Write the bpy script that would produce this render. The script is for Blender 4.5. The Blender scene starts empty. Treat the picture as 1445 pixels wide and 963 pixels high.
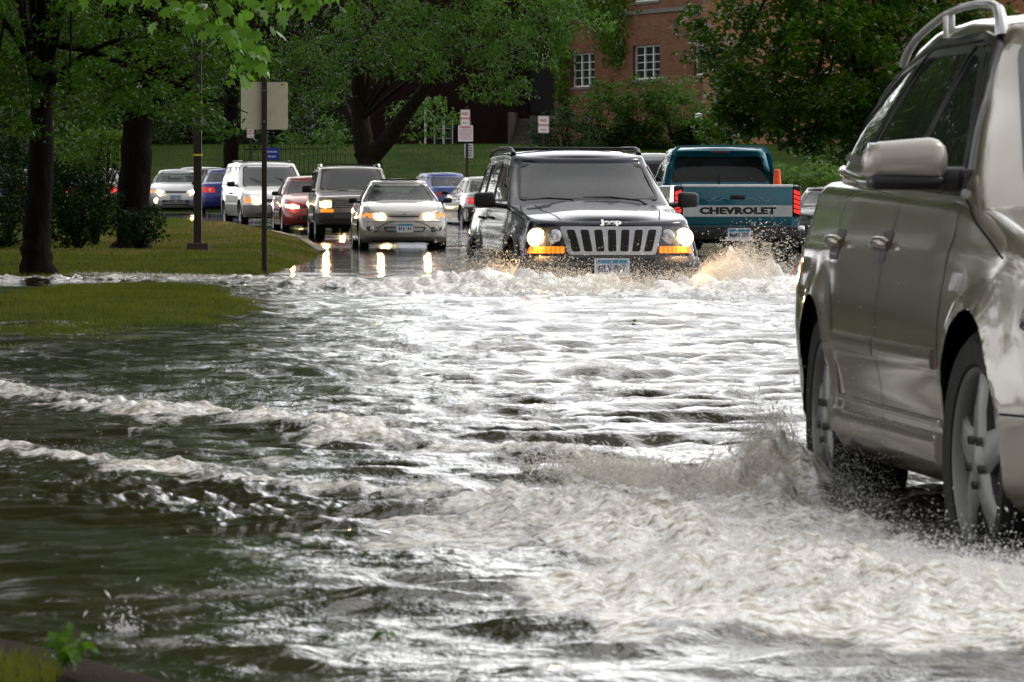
import bpy, bmesh, math, random
import numpy as np
from mathutils import Vector, Matrix
from mathutils.bvhtree import BVHTree
from mathutils.geometry import delaunay_2d_cdt
R = math.radians
rng = np.random.default_rng(7)
random.seed(7)
scene = bpy.context.scene
COL = scene.collection
# ------------------------------------------------------------------ camera
EYE = 0.83; F = 8000.0; YH = 292.0; W0 = 1445.0
cam_d = bpy.data.cameras.new("camera")
cam_d.sensor_width = 36.0
cam_d.lens = F / W0 * 36.0
cam_d.shift_y = -(481.5 - YH) / W0
cam_d.clip_start = 0.2; cam_d.clip_end = 3000
cam_d.dof.use_dof = True
cam_d.dof.focus_distance = 52.0
cam_d.dof.aperture_fstop = 29.0
cam = bpy.data.objects.new("camera", cam_d); COL.objects.link(cam)
cam.location = (0, 0, EYE); cam.rotation_euler = (R(90), 0, 0)
scene.camera = cam

def P(px, py, D):
    "point that the photograph shows at pixel (px,py) if it is D metres away"
    return Vector(((px - 722.5) / F * D, D, EYE - (py - YH) / F * D))
def PX(px, D): return (px - 722.5) / F * D
def PZ(py, D): return EYE - (py - YH) / F * D

# ------------------------------------------------------------------ noise (numpy)
_perm = rng.permutation(256); _perm = np.concatenate([_perm, _perm, _perm])
_g2 = np.stack([np.cos(np.arange(256) * 2.399), np.sin(np.arange(256) * 2.399)], 1)
def perlin(x, y, seed=0):
    x = np.asarray(x, float) + seed * 17.31; y = np.asarray(y, float) + seed * 9.77
    xi = np.floor(x).astype(int); yi = np.floor(y).astype(int)
    xf = x - xi; yf = y - yi
    xi &= 255; yi &= 255
    u = xf * xf * xf * (xf * (xf * 6 - 15) + 10); v = yf * yf * yf * (yf * (yf * 6 - 15) + 10)
    def gr(ix, iy, dx, dy):
        g = _g2[_perm[_perm[ix & 255] + (iy & 255)]]
        return g[..., 0] * dx + g[..., 1] * dy
    a = gr(xi, yi, xf, yf); b = gr(xi + 1, yi, xf - 1, yf)
    c = gr(xi, yi + 1, xf, yf - 1); d = gr(xi + 1, yi + 1, xf - 1, yf - 1)
    return (a + u * (b - a)) * (1 - v) + (c + u * (d - c)) * v
def fbm(x, y, o=4, seed=0, gain=.5):
    s = 0; a = 1.
    for i in range(o):
        s = s + a * perlin(x * 2 ** i, y * 2 ** i, seed + i * 3); a *= gain
    return s

# ------------------------------------------------------------------ meshes
def new_obj(name, verts, faces, mat=None, parent=None, smooth=False, angle=None):
    me = bpy.data.meshes.new(name)
    me.from_pydata([tuple(v) for v in verts], [], [tuple(f) for f in faces])
    me.validate(); me.update()
    return link(name, me, mat, parent, smooth, angle)
def link(name, me, mat=None, parent=None, smooth=False, angle=None):
    if mat: me.materials.append(mat)
    o = bpy.data.objects.new(name, me); COL.objects.link(o)
    if parent: o.parent = parent
    if smooth or angle:
        me.shade_smooth()
        if angle: me.set_sharp_from_angle(angle=R(angle))
    return o
def np_mesh(name, V, Fq, mat=None, parent=None, smooth=False, attrs=None):
    "V (n,3), Fq (m,k) with constant k"
    me = bpy.data.meshes.new(name)
    V = np.ascontiguousarray(V, dtype=np.float32); Fq = np.ascontiguousarray(Fq, dtype=np.int32)
    me.vertices.add(len(V)); me.vertices.foreach_set("co", V.ravel())
    me.loops.add(Fq.size); me.loops.foreach_set("vertex_index", Fq.ravel())
    me.polygons.add(len(Fq))
    me.polygons.foreach_set("loop_start", np.arange(0, Fq.size, Fq.shape[1], dtype=np.int32))
    me.update(calc_edges=True)
    for k, a in (attrs or {}).items():
        at = me.attributes.new(k, 'FLOAT', 'POINT'); at.data.foreach_set("value", np.asarray(a, np.float32))
    return link(name, me, mat, parent, smooth)
def tag(o, label=None, cat=None, group=None, kind=None):
    if label: o["label"] = label
    if cat: o["category"] = cat
    if group: o["group"] = group
    if kind: o["kind"] = kind
    return o
def empty(name, loc=(0, 0, 0), rz=0, label=None, cat=None, group=None):
    o = bpy.data.objects.new(name, None); COL.objects.link(o)
    o.empty_display_size = .2
    o.location = loc; o.rotation_euler = (0, 0, rz)
    return tag(o, label, cat, group)
class MB:
    def __init__(s): s.v = []; s.f = []
    def add(s, vs, fs):
        n = len(s.v); s.v += [tuple(v) for v in vs]; s.f += [tuple(i + n for i in f) for f in fs]; return s
    def box(s, a, b, bev=0.0):
        x0, y0, z0 = a; x1, y1, z1 = b
        if bev <= 0:
            vs = [(x0,y0,z0),(x1,y0,z0),(x1,y1,z0),(x0,y1,z0),(x0,y0,z1),(x1,y0,z1),(x1,y1,z1),(x0,y1,z1)]
            return s.add(vs, [(0,3,2,1),(4,5,6,7),(0,1,5,4),(1,2,6,5),(2,3,7,6),(3,0,4,7)])
        bm = bmesh.new(); bmesh.ops.create_cube(bm, size=1)
        for v in bm.verts:
            v.co = Vector(((x0+x1)/2 + v.co.x*(x1-x0), (y0+y1)/2 + v.co.y*(y1-y0), (z0+z1)/2 + v.co.z*(z1-z0)))
        bmesh.ops.bevel(bm, geom=bm.edges[:], offset=bev, segments=3, profile=.5, affect='EDGES')
        bm.verts.index_update()
        s.add([v.co[:] for v in bm.verts], [[v.index for v in f.verts] for f in bm.faces]); bm.free(); return s
    def tube(s, pts, r, n=8, caps=True):
        pts = [Vector(p) for p in pts]
        if not hasattr(r, '__len__'): r = [r] * len(pts)
        rings = []; up = None
        for i, p in enumerate(pts):
            t = (pts[min(i+1, len(pts)-1)] - pts[max(i-1, 0)])
            t = t.normalized() if t.length > 1e-9 else Vector((0, 0, 1))
            if up is None: up = t.orthogonal().normalized()
            up = (up - t * up.dot(t)); up = up.normalized() if up.length > 1e-6 else t.orthogonal().normalized()
            b = t.cross(up)
            rings.append([p + (up * math.cos(2*math.pi*k/n) + b * math.sin(2*math.pi*k/n)) * r[i] for k in range(n)])
        vs = [v for ri in rings for v in ri]; fs = []
        for i in range(len(pts)-1):
            for k in range(n):
                k2 = (k+1) % n
                fs.append((i*n+k, i*n+k2, (i+1)*n+k2, (i+1)*n+k))
        if caps: fs.append(tuple(range(n))[::-1]); fs.append(tuple((len(pts)-1)*n + k for k in range(n)))
        return s.add(vs, fs)
    def lathe(s, prof, axis='y', c=(0, 0, 0), n=32, close=False):
        "prof: list of (radius, along-axis)"
        vs = []; m = len(prof)
        for k in range(n):
            a = 2*math.pi*k/n; ca, sa = math.cos(a), math.sin(a)
            for (r, h) in prof:
                if axis == 'y': vs.append((c[0]+r*ca, c[1]+h, c[2]+r*sa))
                elif axis == 'z': vs.append((c[0]+r*ca, c[1]+r*sa, c[2]+h))
                else: vs.append((c[0]+h, c[1]+r*ca, c[2]+r*sa))
        fs = []
        for k in range(n):
            k2 = (k+1) % n
            for i in range(m if close else m-1):
                j = (i+1) % m
                fs.append((k*m+i, k*m+j, k2*m+j, k2*m+i))
        return s.add(vs, fs)
    def sphere(s, c, r, n=16, m=10, sc=(1,1,1)):
        vs = []; fs = []
        for j in range(m+1):
            th = math.pi*j/m
            for k in range(n):
                a = 2*math.pi*k/n
                vs.append((c[0]+r*sc[0]*math.sin(th)*math.cos(a), c[1]+r*sc[1]*math.sin(th)*math.sin(a), c[2]+r*sc[2]*math.cos(th)))
        for j in range(m):
            for k in range(n):
                k2 = (k+1) % n
                fs.append((j*n+k, (j+1)*n+k, (j+1)*n+k2, j*n+k2))
        return s.add(vs, fs)
    def build(s, name, mat, parent=None, smooth=False, angle=None):
        o = new_obj(name, s.v, s.f, mat, parent, smooth, angle)
        bm = bmesh.new(); bm.from_mesh(o.data)
        bmesh.ops.recalc_face_normals(bm, faces=bm.faces[:])
        bm.to_mesh(o.data); bm.free()
        return o
_txt_cache = {}
def text_mesh(name, body, size, mat, parent, M, extrude=0.002, xs=1.0, bold=0.0, shear=0, align='CENTER', spacing=1.0):
    "lettering as a mesh: text plane XY is placed by matrix M"
    cu = bpy.data.curves.new(name, 'FONT'); cu.body = body; cu.size = size; cu.align_x = align; cu.align_y = 'CENTER'
    cu.extrude = extrude; cu.offset = bold; cu.shear = shear; cu.resolution_u = 3; cu.space_character = spacing
    to = bpy.data.objects.new("tmp_text", cu); COL.objects.link(to)
    dg = bpy.context.evaluated_depsgraph_get(); dg.update()
    me = bpy.data.meshes.new_from_object(to.evaluated_get(dg))
    bpy.data.objects.remove(to); bpy.data.curves.remove(cu)
    me.transform(Matrix.Diagonal((xs, 1, 1, 1))); me.transform(M)
    me.materials.clear()
    return link(name, me, mat, parent)

# ------------------------------------------------------------------ materials
MATS = {}
def nodes(name):
    m = bpy.data.materials.new(name); m.use_nodes = True; MATS[name] = m
    nt = m.node_tree; b = nt.nodes["Principled BSDF"]
    return m, nt, b
def L(nt, a, b): nt.links.new(a, b)
def N(nt, t, **kw):
    n = nt.nodes.new(t)
    for k, v in kw.items():
        if k.startswith('i_'):
            n.inputs[k[2:].replace('_', ' ')].default_value = v
        else: setattr(n, k, v)
    return n
def coords(nt, scale=(1, 1, 1), out='Object', rot=(0, 0, 0)):
    tc = N(nt, 'ShaderNodeTexCoord'); mp = N(nt, 'ShaderNodeMapping')
    mp.inputs['Scale'].default_value = scale; mp.inputs['Rotation'].default_value = rot
    L(nt, tc.outputs[out], mp.inputs[0]); return mp.outputs[0]
def noise(nt, vec, scale, detail=4, rough=.5, dist=0):
    n = N(nt, 'ShaderNodeTexNoise'); n.inputs['Scale'].default_value = scale
    n.inputs['Detail'].default_value = detail; n.inputs['Roughness'].default_value = rough
    n.inputs['Distortion'].default_value = dist
    if vec: L(nt, vec, n.inputs['Vector'])
    return n.outputs['Fac']
def ramp(nt, fac, stops):
    r = N(nt, 'ShaderNodeValToRGB'); e = r.color_ramp.elements
    while len(e) < len(stops): e.new(.5)
    for i, (p, c) in enumerate(stops):
        e[i].position = p; e[i].color = (c[0], c[1], c[2], 1) if hasattr(c, '__len__') else (c, c, c, 1)
    L(nt, fac, r.inputs[0]); return r.outputs[0]
def mixc(nt, fac, a, b):
    m = N(nt, 'ShaderNodeMix', data_type='RGBA')
    for s, v in ((0, fac), (6, a), (7, b)):
        if hasattr(v, 'is_linked'): L(nt, v, m.inputs[s])
        else: m.inputs[s].default_value = v if s == 0 else (v[0], v[1], v[2], 1)
    return m.outputs[2]
def mth(nt, op, a, b=0, c=None, clamp=False):
    m = N(nt, 'ShaderNodeMath', operation=op, use_clamp=clamp)
    for i, v in enumerate((a, b) if c is None else (a, b, c)):
        if hasattr(v, 'is_linked'): L(nt, v, m.inputs[i])
        else: m.inputs[i].default_value = v
    return m.outputs[0]
def bump(nt, b, h, strength=.3, dist=.01):
    n = N(nt, 'ShaderNodeBump'); n.inputs['Strength'].default_value = strength; n.inputs['Distance'].default_value = dist
    L(nt, h, n.inputs['Height']); L(nt, n.outputs[0], b.inputs['Normal']); return n
def setb(b, base=None, rough=None, metal=None, coat=None, crough=None, spec=None, em=None, ems=None, ior=None, trans=None, alpha=None):
    if base is not None: b.inputs['Base Color'].default_value = (*base, 1)
    if rough is not None: b.inputs['Roughness'].default_value = rough
    if metal is not None: b.inputs['Metallic'].default_value = metal
    if coat is not None: b.inputs['Coat Weight'].default_value = coat
    if crough is not None: b.inputs['Coat Roughness'].default_value = crough
    if spec is not None: b.inputs['Specular IOR Level'].default_value = spec
    if em is not None: b.inputs['Emission Color'].default_value = (*em, 1); b.inputs['Emission Strength'].default_value = ems
    if ior is not None: b.inputs['IOR'].default_value = ior
    if trans is not None: b.inputs['Transmission Weight'].default_value = trans
    if alpha is not None: b.inputs['Alpha'].default_value = alpha
def pm(name, base, rough=.5, metal=0, var=.12, bmp=0, nscale=8, **kw):
    "plain procedural material with a little colour and roughness variation"
    if name in MATS: return MATS[name]
    if 'spec' not in kw and not metal: kw['spec'] = .15 if rough > .55 else .35
    m, nt, b = nodes(name); setb(b, base, rough, metal, **kw)
    v = coords(nt); f = noise(nt, v, nscale, 5, .6)
    dark = tuple(c * (1 - var) for c in base); lite = tuple(min(1, c * (1 + var)) for c in base)
    L(nt, ramp(nt, f, [(.3, dark), (.7, lite)]), b.inputs['Base Color'])
    L(nt, mth(nt, 'MULTIPLY_ADD', f, .25, max(0, rough - .12), True), b.inputs['Roughness'])
    if bmp: bump(nt, b, noise(nt, v, nscale * 12, 3), bmp, .01)
    return m
def paint(name, base, metal=.55, rough=.38, dirt=.0, dirtcol=(.12, .11, .09), drops=.25, coat=1.0, crough=.035):
    "wet car paint: flake base, clear coat beaded with rain, road grime near the sills"
    m, nt, b = nodes(name); setb(b, base, rough, metal, coat=coat, crough=crough, spec=.15)
    v = coords(nt)
    f = noise(nt, v, 3.0, 4)
    c = ramp(nt, f, [(.3, tuple(x * .93 for x in base)), (.7, tuple(min(1, x * 1.05) for x in base))])
    if dirt:
        sp = N(nt, 'ShaderNodeSeparateXYZ'); L(nt, v, sp.inputs[0])
        g = mth(nt, 'MULTIPLY_ADD', sp.outputs[2], -2.4, 1.35, True)
        g = mth(nt, 'MULTIPLY', g, ramp(nt, noise(nt, v, 7, 6, .65), [(.35, 0), (.75, 1)]))
        g = mth(nt, 'MULTIPLY', g, dirt, clamp=True)
        c = mixc(nt, g, c, dirtcol)
        L(nt, mth(nt, 'MULTIPLY_ADD', g, .4, crough, True), b.inputs['Coat Roughness'])
    L(nt, c, b.inputs['Base Color'])
    vo = N(nt, 'ShaderNodeTexVoronoi'); vo.inputs['Scale'].default_value = 70; L(nt, v, vo.inputs['Vector'])
    d = ramp(nt, vo.outputs['Distance'], [(.12, 1), (.32, 0)])
    n2 = mth(nt, 'MULTIPLY', d, ramp(nt, noise(nt, v, 25, 2), [(.5, 0), (.6, 1)]))
    bu = N(nt, 'ShaderNodeBump'); bu.inputs['Strength'].default_value = drops; bu.inputs['Distance'].default_value = .004
    L(nt, n2, bu.inputs['Height']); L(nt, bu.outputs[0], b.inputs['Coat Normal'])
    return m
def glass(name, tint=(.55, .62, .58), alpha=.5, rough=.01, dropl=.0, bmpk=.05, ior=1.6):
    "car glass: a clear tinted pane with a mirror-like surface"
    m, nt, b = nodes(name)
    out = nt.nodes['Material Output']; nt.nodes.remove(b)
    tr = N(nt, 'ShaderNodeBsdfTransparent'); tr.inputs[0].default_value = (*tint, 1)
    gl = N(nt, 'ShaderNodeBsdfGlossy'); gl.inputs['Roughness'].default_value = rough
    df = N(nt, 'ShaderNodeBsdfDiffuse'); df.inputs[0].default_value = (.4, .42, .42, 1)
    fr = N(nt, 'ShaderNodeFresnel'); fr.inputs['IOR'].default_value = ior
    v = coords(nt)
    h = noise(nt, v, 2.2, 2)
    h2 = ramp(nt, noise(nt, v, 60, 2), [(.55, 0), (.68, 1)])
    bu = N(nt, 'ShaderNodeBump'); bu.inputs['Strength'].default_value = bmpk + dropl; bu.inputs['Distance'].default_value = .004
    L(nt, mth(nt, 'ADD', h, h2), bu.inputs['Height'])
    L(nt, bu.outputs[0], gl.inputs['Normal']); L(nt, bu.outputs[0], fr.inputs['Normal'])
    m0 = N(nt, 'ShaderNodeMixShader'); m0.inputs[0].default_value = .04
    L(nt, tr.outputs[0], m0.inputs[1]); L(nt, df.outputs[0], m0.inputs[2])
    m1 = N(nt, 'ShaderNodeMixShader'); L(nt, fr.outputs[0], m1.inputs[0]); L(nt, m0.outputs[0], m1.inputs[1]); L(nt, gl.outputs[0], m1.inputs[2])
    L(nt, m1.outputs[0], out.inputs[0]); return m
def emis(name, col, s, base=(.8, .8, .8), ribs=0):
    m, nt, b = nodes(name); setb(b, base, .15, em=col, ems=s)
    v = coords(nt); f = noise(nt, v, 60, 2)
    e_ = mth(nt, 'MULTIPLY_ADD', f, s * .8, s * .6)
    if ribs:
        wv = N(nt, 'ShaderNodeTexWave', bands_direction='Y'); wv.inputs['Scale'].default_value = ribs / 6.28; wv.inputs['Distortion'].default_value = .6; L(nt, v, wv.inputs['Vector'])
        e_ = mth(nt, 'MULTIPLY', e_, mth(nt, 'MULTIPLY_ADD', wv.outputs['Fac'], .9, .35))
    L(nt, e_, b.inputs['Emission Strength']); return m
EXPO = -0.52
# ------------------------------------------------------------------ car bodies
def tab(t, x):
    xs = [a for a, _ in t]; ys = [b for _, b in t]
    return np.interp(x, xs, ys)
def stab(t, x, s=.06):
    "smoothed table lookup"
    return sum(tab(t, x + d) for d in (-s, -s/2, 0, s/2, s)) / 5
def shell(q, K=9, M=40, T=16, FN=5, C=7):
    """one lofted shell. q: xf,xr tables over t; w table over t; wx table over x; zlo,zhi tables over x;
    Lf,nf,Lr,nr corner shapes; fil fillet radius; crown; topf(x, y/w) extra height"""
    lev = []
    for i in range(T):
        t = i / (T - 1); lev.append((t, 0.0, 0.0))
    for i in range(1, FN + 1):
        a = math.pi/2 * i / FN
        lev.append((1.0, q['fil'] * (1 - math.cos(a)), q['fil'] * math.sin(a)))
    rows = []
    for (t, ins, rise) in lev:
        xf = tab(q['xf'], t) - ins; xr = tab(q['xr'], t) + ins; w = tab(q['w'], t) 
        Lf, Lr = q['Lf'], q['Lr']
        pts = []
        for k in range(K):
            th = (k / K) * math.pi/2
            pts.append((xf - Lf + Lf * math.cos(th) ** (2/q['nf']), math.sin(th) ** (2/q['nf2'])))
        for k in range(M + 1):
            pts.append((xf - Lf + (xr + Lr - xf + Lf) * k / M, 1.0))
        for k in range(K - 1, -1, -1):
            th = (k / K) * math.pi/2
            pts.append((xr + Lr - Lr * math.cos(th) ** (2/q['nr']), math.sin(th) ** (2/q['nr2'])))
        row = []
        for (x, s) in pts:
            wx = stab(q['wx'], x) if 'wx' in q else 1.0
            y = max(0.0, s * (w * wx - ins))
            zl = stab(q['zlo'], x); zh = stab(q['zhi'], x) - q['fil']
            row.append((x, y, zl + (zh - zl) * t + rise))
        rows.append(row)
    n = len(rows[0]); V = []; Fc = []
    ids = {}
    for side in (1, -1):
        for i, row in enumerate(rows):
            for j, (x, y, z) in enumerate(row):
                if side == -1 and (j == 0 or j == n - 1):
                    ids[(side, i, j)] = ids[(1, i, j)]; continue
                ids[(side, i, j)] = len(V); V.append([x, y * side, z])
        for i in range(len(rows) - 1):
            for j in range(n - 1):
                f = (ids[(side, i, j)], ids[(side, i, j+1)], ids[(side, i+1, j+1)], ids[(side, i+1, j)])
                Fc.append(f if side == 1 else f[::-1])
    top = len(rows) - 1
    wmax = max(p[1] for p in rows[top])
    prev = None
    for j in range(n):
        x, y, z = rows[top][j]
        line = [ids[(1, top, j)]]
        if 0 < j < n - 1:
            for c in range(1, C):
                s = 1 - 2 * c / C
                cr = q['crown'] * (1 - s * s) * min(1, (y / wmax)) ** 1.0
                ex = q['topf'](x, abs(s)) * min(1, y / wmax) if 'topf' in q else 0
                line.append(len(V)); V.append([x, y * s, z + cr + ex])
            line.append(ids[(-1, top, j)])
        else: line = line * (C + 1)
        if prev:
            for c in range(C):
                f = (prev[c], line[c], line[c+1], prev[c+1])
                f = tuple(dict.fromkeys(f))
                if len(f) > 2: Fc.append(f)
        prev = line
    # underside
    row0 = rows[0]
    for j in range(n - 1):
        f = tuple(dict.fromkeys((ids[(1, 0, j)], ids[(-1, 0, j)], ids[(-1, 0, j+1)], ids[(1, 0, j+1)])))
        if len(f) > 2: Fc.append(f)
    return V, Fc
def inside(poly, x, y):
    c = False; n = len(poly); j = n - 1
    for i in range(n):
        xi, yi = poly[i]; xj, yj = poly[j]
        if (yi > y) != (yj > y) and x < (xj - xi) * (y - yi) / (yj - yi) + xi: c = not c
        j = i
    return c
def roundpoly(poly, r=.03, k=4):
    out = []; n = len(poly)
    for i in range(n):
        p0 = Vector(poly[i-1]); p1 = Vector(poly[i]); p2 = Vector(poly[(i+1) % n])
        a = (p0 - p1); b = (p2 - p1); d = min(r, a.length * .45, b.length * .45)
        A = p1 + a.normalized() * d; B = p1 + b.normalized() * d
        for s in range(k + 1):
            t = s / k
            q = A * (1-t)**2 + p1 * 2*t*(1-t) + B * t*t
            out.append((q.x, q.y))
    return out
def shrink(poly, d):
    n = len(poly); out = []
    area = sum(poly[i-1][0]*poly[i][1] - poly[i][0]*poly[i-1][1] for i in range(n))
    sg = 1 if area > 0 else -1
    for i in range(n):
        p0 = Vector(poly[i-1]); p1 = Vector(poly[i]); p2 = Vector(poly[(i+1) % n])
        e1 = (p1 - p0).normalized() if (p1-p0).length > 1e-9 else Vector((0, 0)); e2 = (p2 - p1).normalized() if (p2-p1).length > 1e-9 else e1
        nn = Vector((-(e1.y + e2.y), e1.x + e2.x)) * sg
        if nn.length > 1e-6: nn.normalize()
        out.append((p1.x + nn.x * d, p1.y + nn.y * d))
    return out
class Car:
    def __init__(s, low, up, wheels=None, res=1.0):
        s.K = max(5, int(9 * res)); s.V, s.Fc = [], []
        for q, M, T in ((low, int(90 * res), int(18 * res)), (up, int(44 * res), int(12 * res))):
            if q is None: continue
            v, f = shell(q, s.K, M, T, 4 if res > .6 else 3, 9 if res > .6 else 7)
            n = len(s.V); s.V += v; s.Fc += [tuple(i + n for i in x) for x in f]
        s.low = low
    def bvh(s): s.B = BVHTree.FromPolygons([Vector(v) for v in s.V], s.Fc)
    def displace(s, fn):
        for v in s.V:
            d = fn(*v); v[0] += d[0]; v[1] += d[1]; v[2] += d[2]
    def arches(s, cx, cz, r, ymin=.5, flare=.0, fw=.05, squash=1.0):
        "cut the wheel arch and pull its lip outwards"
        for v in s.V:
            if abs(v[1]) < ymin or v[2] > cz + r + .35: continue
            d = math.hypot(v[0] - cx, (v[2] - cz) / squash)
            if flare and d >= r * .7:
                v[1] += math.copysign(flare * math.exp(-((max(0, d - r)) / fw) ** 2), v[1])
        keep = []; touched = set()
        def ins(i):
            v = s.V[i]; return abs(v[1]) > ymin and math.hypot(v[0] - cx, (v[2] - cz) / squash) < r and v[2] < cz + r
        for f in s.Fc:
            k = [ins(i) for i in f]
            if all(k): continue
            for i, b in zip(f, k):
                if b: touched.add(i)
            keep.append(f)
        for i in touched:
            v = s.V[i]; dx, dz = v[0] - cx, (v[2] - cz) / squash; d = math.hypot(dx, dz) or 1
            v[0] = cx + dx / d * r; v[2] = cz + dz / d * r * squash
        s.Fc = keep
    def ray(s, a, b, view):
        if view == 'right': o, d = (a, -5, b), (0, 1, 0)
        elif view == 'left': o, d = (a, 5, b), (0, -1, 0)
        elif view == 'front': o, d = (9, a, b), (-1, 0, 0)
        elif view == 'rear': o, d = (-12, a, b), (1, 0, 0)
        else: o, d = (a, b, 5), (0, 0, -1)
        h, n, i, dist = s.B.ray_cast(Vector(o), Vector(d))
        if h is None:
            if view in ('left', 'right'): q = Vector((a, -.8 if view == 'right' else .8, b))
            elif view == 'front': q = Vector((0, a, b))
            elif view == 'rear': q = Vector((-4.5, a, b))
            else: q = Vector((a, b, 1))
            h, n, i, dist = s.B.find_nearest(q)
        if n.dot(Vector(d)) > 0: n = -n
        return h, n
    def patch(s, poly, view, off=.005, thick=.02, grid=.08):
        xs = [p[0] for p in poly]; ys = [p[1] for p in poly]
        pts = []; n = len(poly)
        for i in range(n):
            a = Vector(poly[i]); b = Vector(poly[(i+1) % n]); m = max(1, int((b-a).length / grid))
            for k in range(m): pts.append(a.lerp(b, k / m))
        nb = len(pts)
        inner = shrink([tuple(p) for p in pts], grid * .35)
        gx = np.arange(min(xs), max(xs), grid); gy = np.arange(min(ys), max(ys), grid)
        for x in gx:
            for y in gy:
                if inside(inner, x, y): pts.append(Vector((x, y)))
        r = delaunay_2d_cdt([Vector(p) for p in pts], [], [list(range(nb))], 1, 1e-6)
        V2, F2 = r[0], r[2]
        hv = [s.ray(p[0], p[1], view) for p in V2]
        V = [h + nn * off for h, nn in hv]; back = [h - nn * (thick - off) for h, nn in hv]
        m = len(V); cnt = {}
        for f in F2:
            for i in range(len(f)):
                e = (f[i], f[(i+1) % len(f)]); cnt[e] = 1
        Fo = [tuple(f) for f in F2]
        for (a, b) in list(cnt):
            if (b, a) not in cnt: Fo.append((a, b, b + m, a + m))
        return V + back, Fo
    def panel(s, name, poly, view, mat, parent, off=.005, thick=.02, grid=.08, rnd=.03, smooth=True, rim=None):
        if rnd: poly = roundpoly(poly, rnd)
        V, Fo = s.patch(poly, view, off, thick, grid)
        mb = MB(); mb.add(V, Fo); return mb.build(name, mat, parent, angle=35 if smooth else None)
    def window(s, name, poly, view, mat, parent, rimmat=None, rnd=.05, grid=.08, cut=True, rim=.022, off=.004, both=False):
        "glass pane with dark surround; the body behind it is opened"
        poly = roundpoly(poly, rnd)
        V, Fo = s.patch(shrink(poly, rim * .5), view, off, .006, grid)
        mb = MB(); mb.add(V, Fo); g = mb.build(name, mat, parent, angle=35)
        if rimmat:
            outer = poly; inn = shrink(poly, rim)
            n = len(poly); V = []; Fr = []
            for i in range(n):
                for j, (pp, o2) in enumerate(((outer[i], .001), (outer[i], off + .006), (inn[i], off + .006), (inn[i], .0))):
                    h, nn = s.ray(pp[0], pp[1], view); V.append(h + nn * o2)
            for i in range(n):
                k = (i + 1) % n
                for j in range(3): Fr.append((i*4+j, k*4+j, k*4+j+1, i*4+j+1))
            mb = MB(); mb.add(V, Fr); mb.build('window_trim', rimmat, g, angle=40)
        if cut: s.cuts.append((shrink(poly, rim * .4), view))
        return g
    cuts = None
    def apply_cuts(s):
        for poly, view in s.cuts:
            keep = []
            for f in s.Fc:
                c = [sum(s.V[i][k] for i in f) / len(f) for k in range(3)]
                if view in ('left', 'right'):
                    a, b = c[0], c[2]; ok = (c[1] > .3) if view == 'left' else (c[1] < -.3)
                elif view in ('front', 'rear'):
                    a, b = c[1], c[2]; ok = (c[0] > s.midx) if view == 'front' else (c[0] < s.midx)
                else: a, b = c[0], c[1]; ok = c[2] > .8
                if ok and s.minz < c[2] and all(inside(poly, *( (s.V[i][0], s.V[i][2]) if view in ('left','right') else (s.V[i][1], s.V[i][2]))) for i in f): continue
                keep.append(f)
            s.Fc = keep
    def line(s, pts, view, mat, parent, w=.006, off=.0015, name='panel_gap', step=.05):
        P2 = []
        for i in range(len(pts) - 1):
            a = Vector(pts[i]); b = Vector(pts[i+1]); m = max(1, int((b-a).length / step))
            for k in range(m): P2.append(a.lerp(b, k/m))
        P2.append(Vector(pts[-1])); V = []; Fr = []
        for i, p in enumerate(P2):
            t = P2[min(i+1, len(P2)-1)] - P2[max(0, i-1)]; t = t.normalized() if t.length > 0 else Vector((1, 0)); n2 = Vector((-t.y, t.x))
            for sg in (-1, 1):
                q = p + n2 * sg * w / 2; h, nn = s.ray(q.x, q.y, view); V.append(h + nn * off)
        for i in range(len(P2) - 1): Fr.append((2*i, 2*i+1, 2*i+3, 2*i+2))
        return new_obj('shut_line', V, Fr, GAP, parent)
    def moulding(s, name, pts, view, mat, parent, w=.04, off=.012, step=.06):
        P2 = []
        for i in range(len(pts) - 1):
            a = Vector(pts[i]); b = Vector(pts[i+1]); m = max(1, int((b-a).length / step))
            for k in range(m): P2.append(a.lerp(b, k/m))
        P2.append(Vector(pts[-1])); V = []; Fr = []
        prof = ((-.5, 0), (-.42, .8), (-.2, 1), (.2, 1), (.42, .8), (.5, 0))
        for i, p in enumerate(P2):
            t = P2[min(i+1, len(P2)-1)] - P2[max(0, i-1)]; t = t.normalized(); n2 = Vector((-t.y, t.x))
            for a, o in prof:
                q = p + n2 * a * w; h, nn = s.ray(q.x, q.y, view); V.append(h + nn * (o * off + .0005))
        m = len(prof)
        for i in range(len(P2) - 1):
            for k in range(m - 1): Fr.append((m*i+k, m*i+k+1, m*(i+1)+k+1, m*(i+1)+k))
        Fr.append(tuple(range(m))); Fr.append(tuple(range(len(V)-m, len(V))))
        mb = MB(); mb.add(V, Fr); return mb.build(name, mat, parent, angle=50)
    def finish(s, name, mat, parent, angle=38):
        s.apply_cuts()
        used = sorted({i for f in s.Fc for i in f}); mp = {o: n for n, o in enumerate(used)}
        mb = MB(); mb.add([s.V[i] for i in used], [tuple(mp[i] for i in f) for f in s.Fc])
        return mb.build(name, mat, parent, angle=angle)

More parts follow.
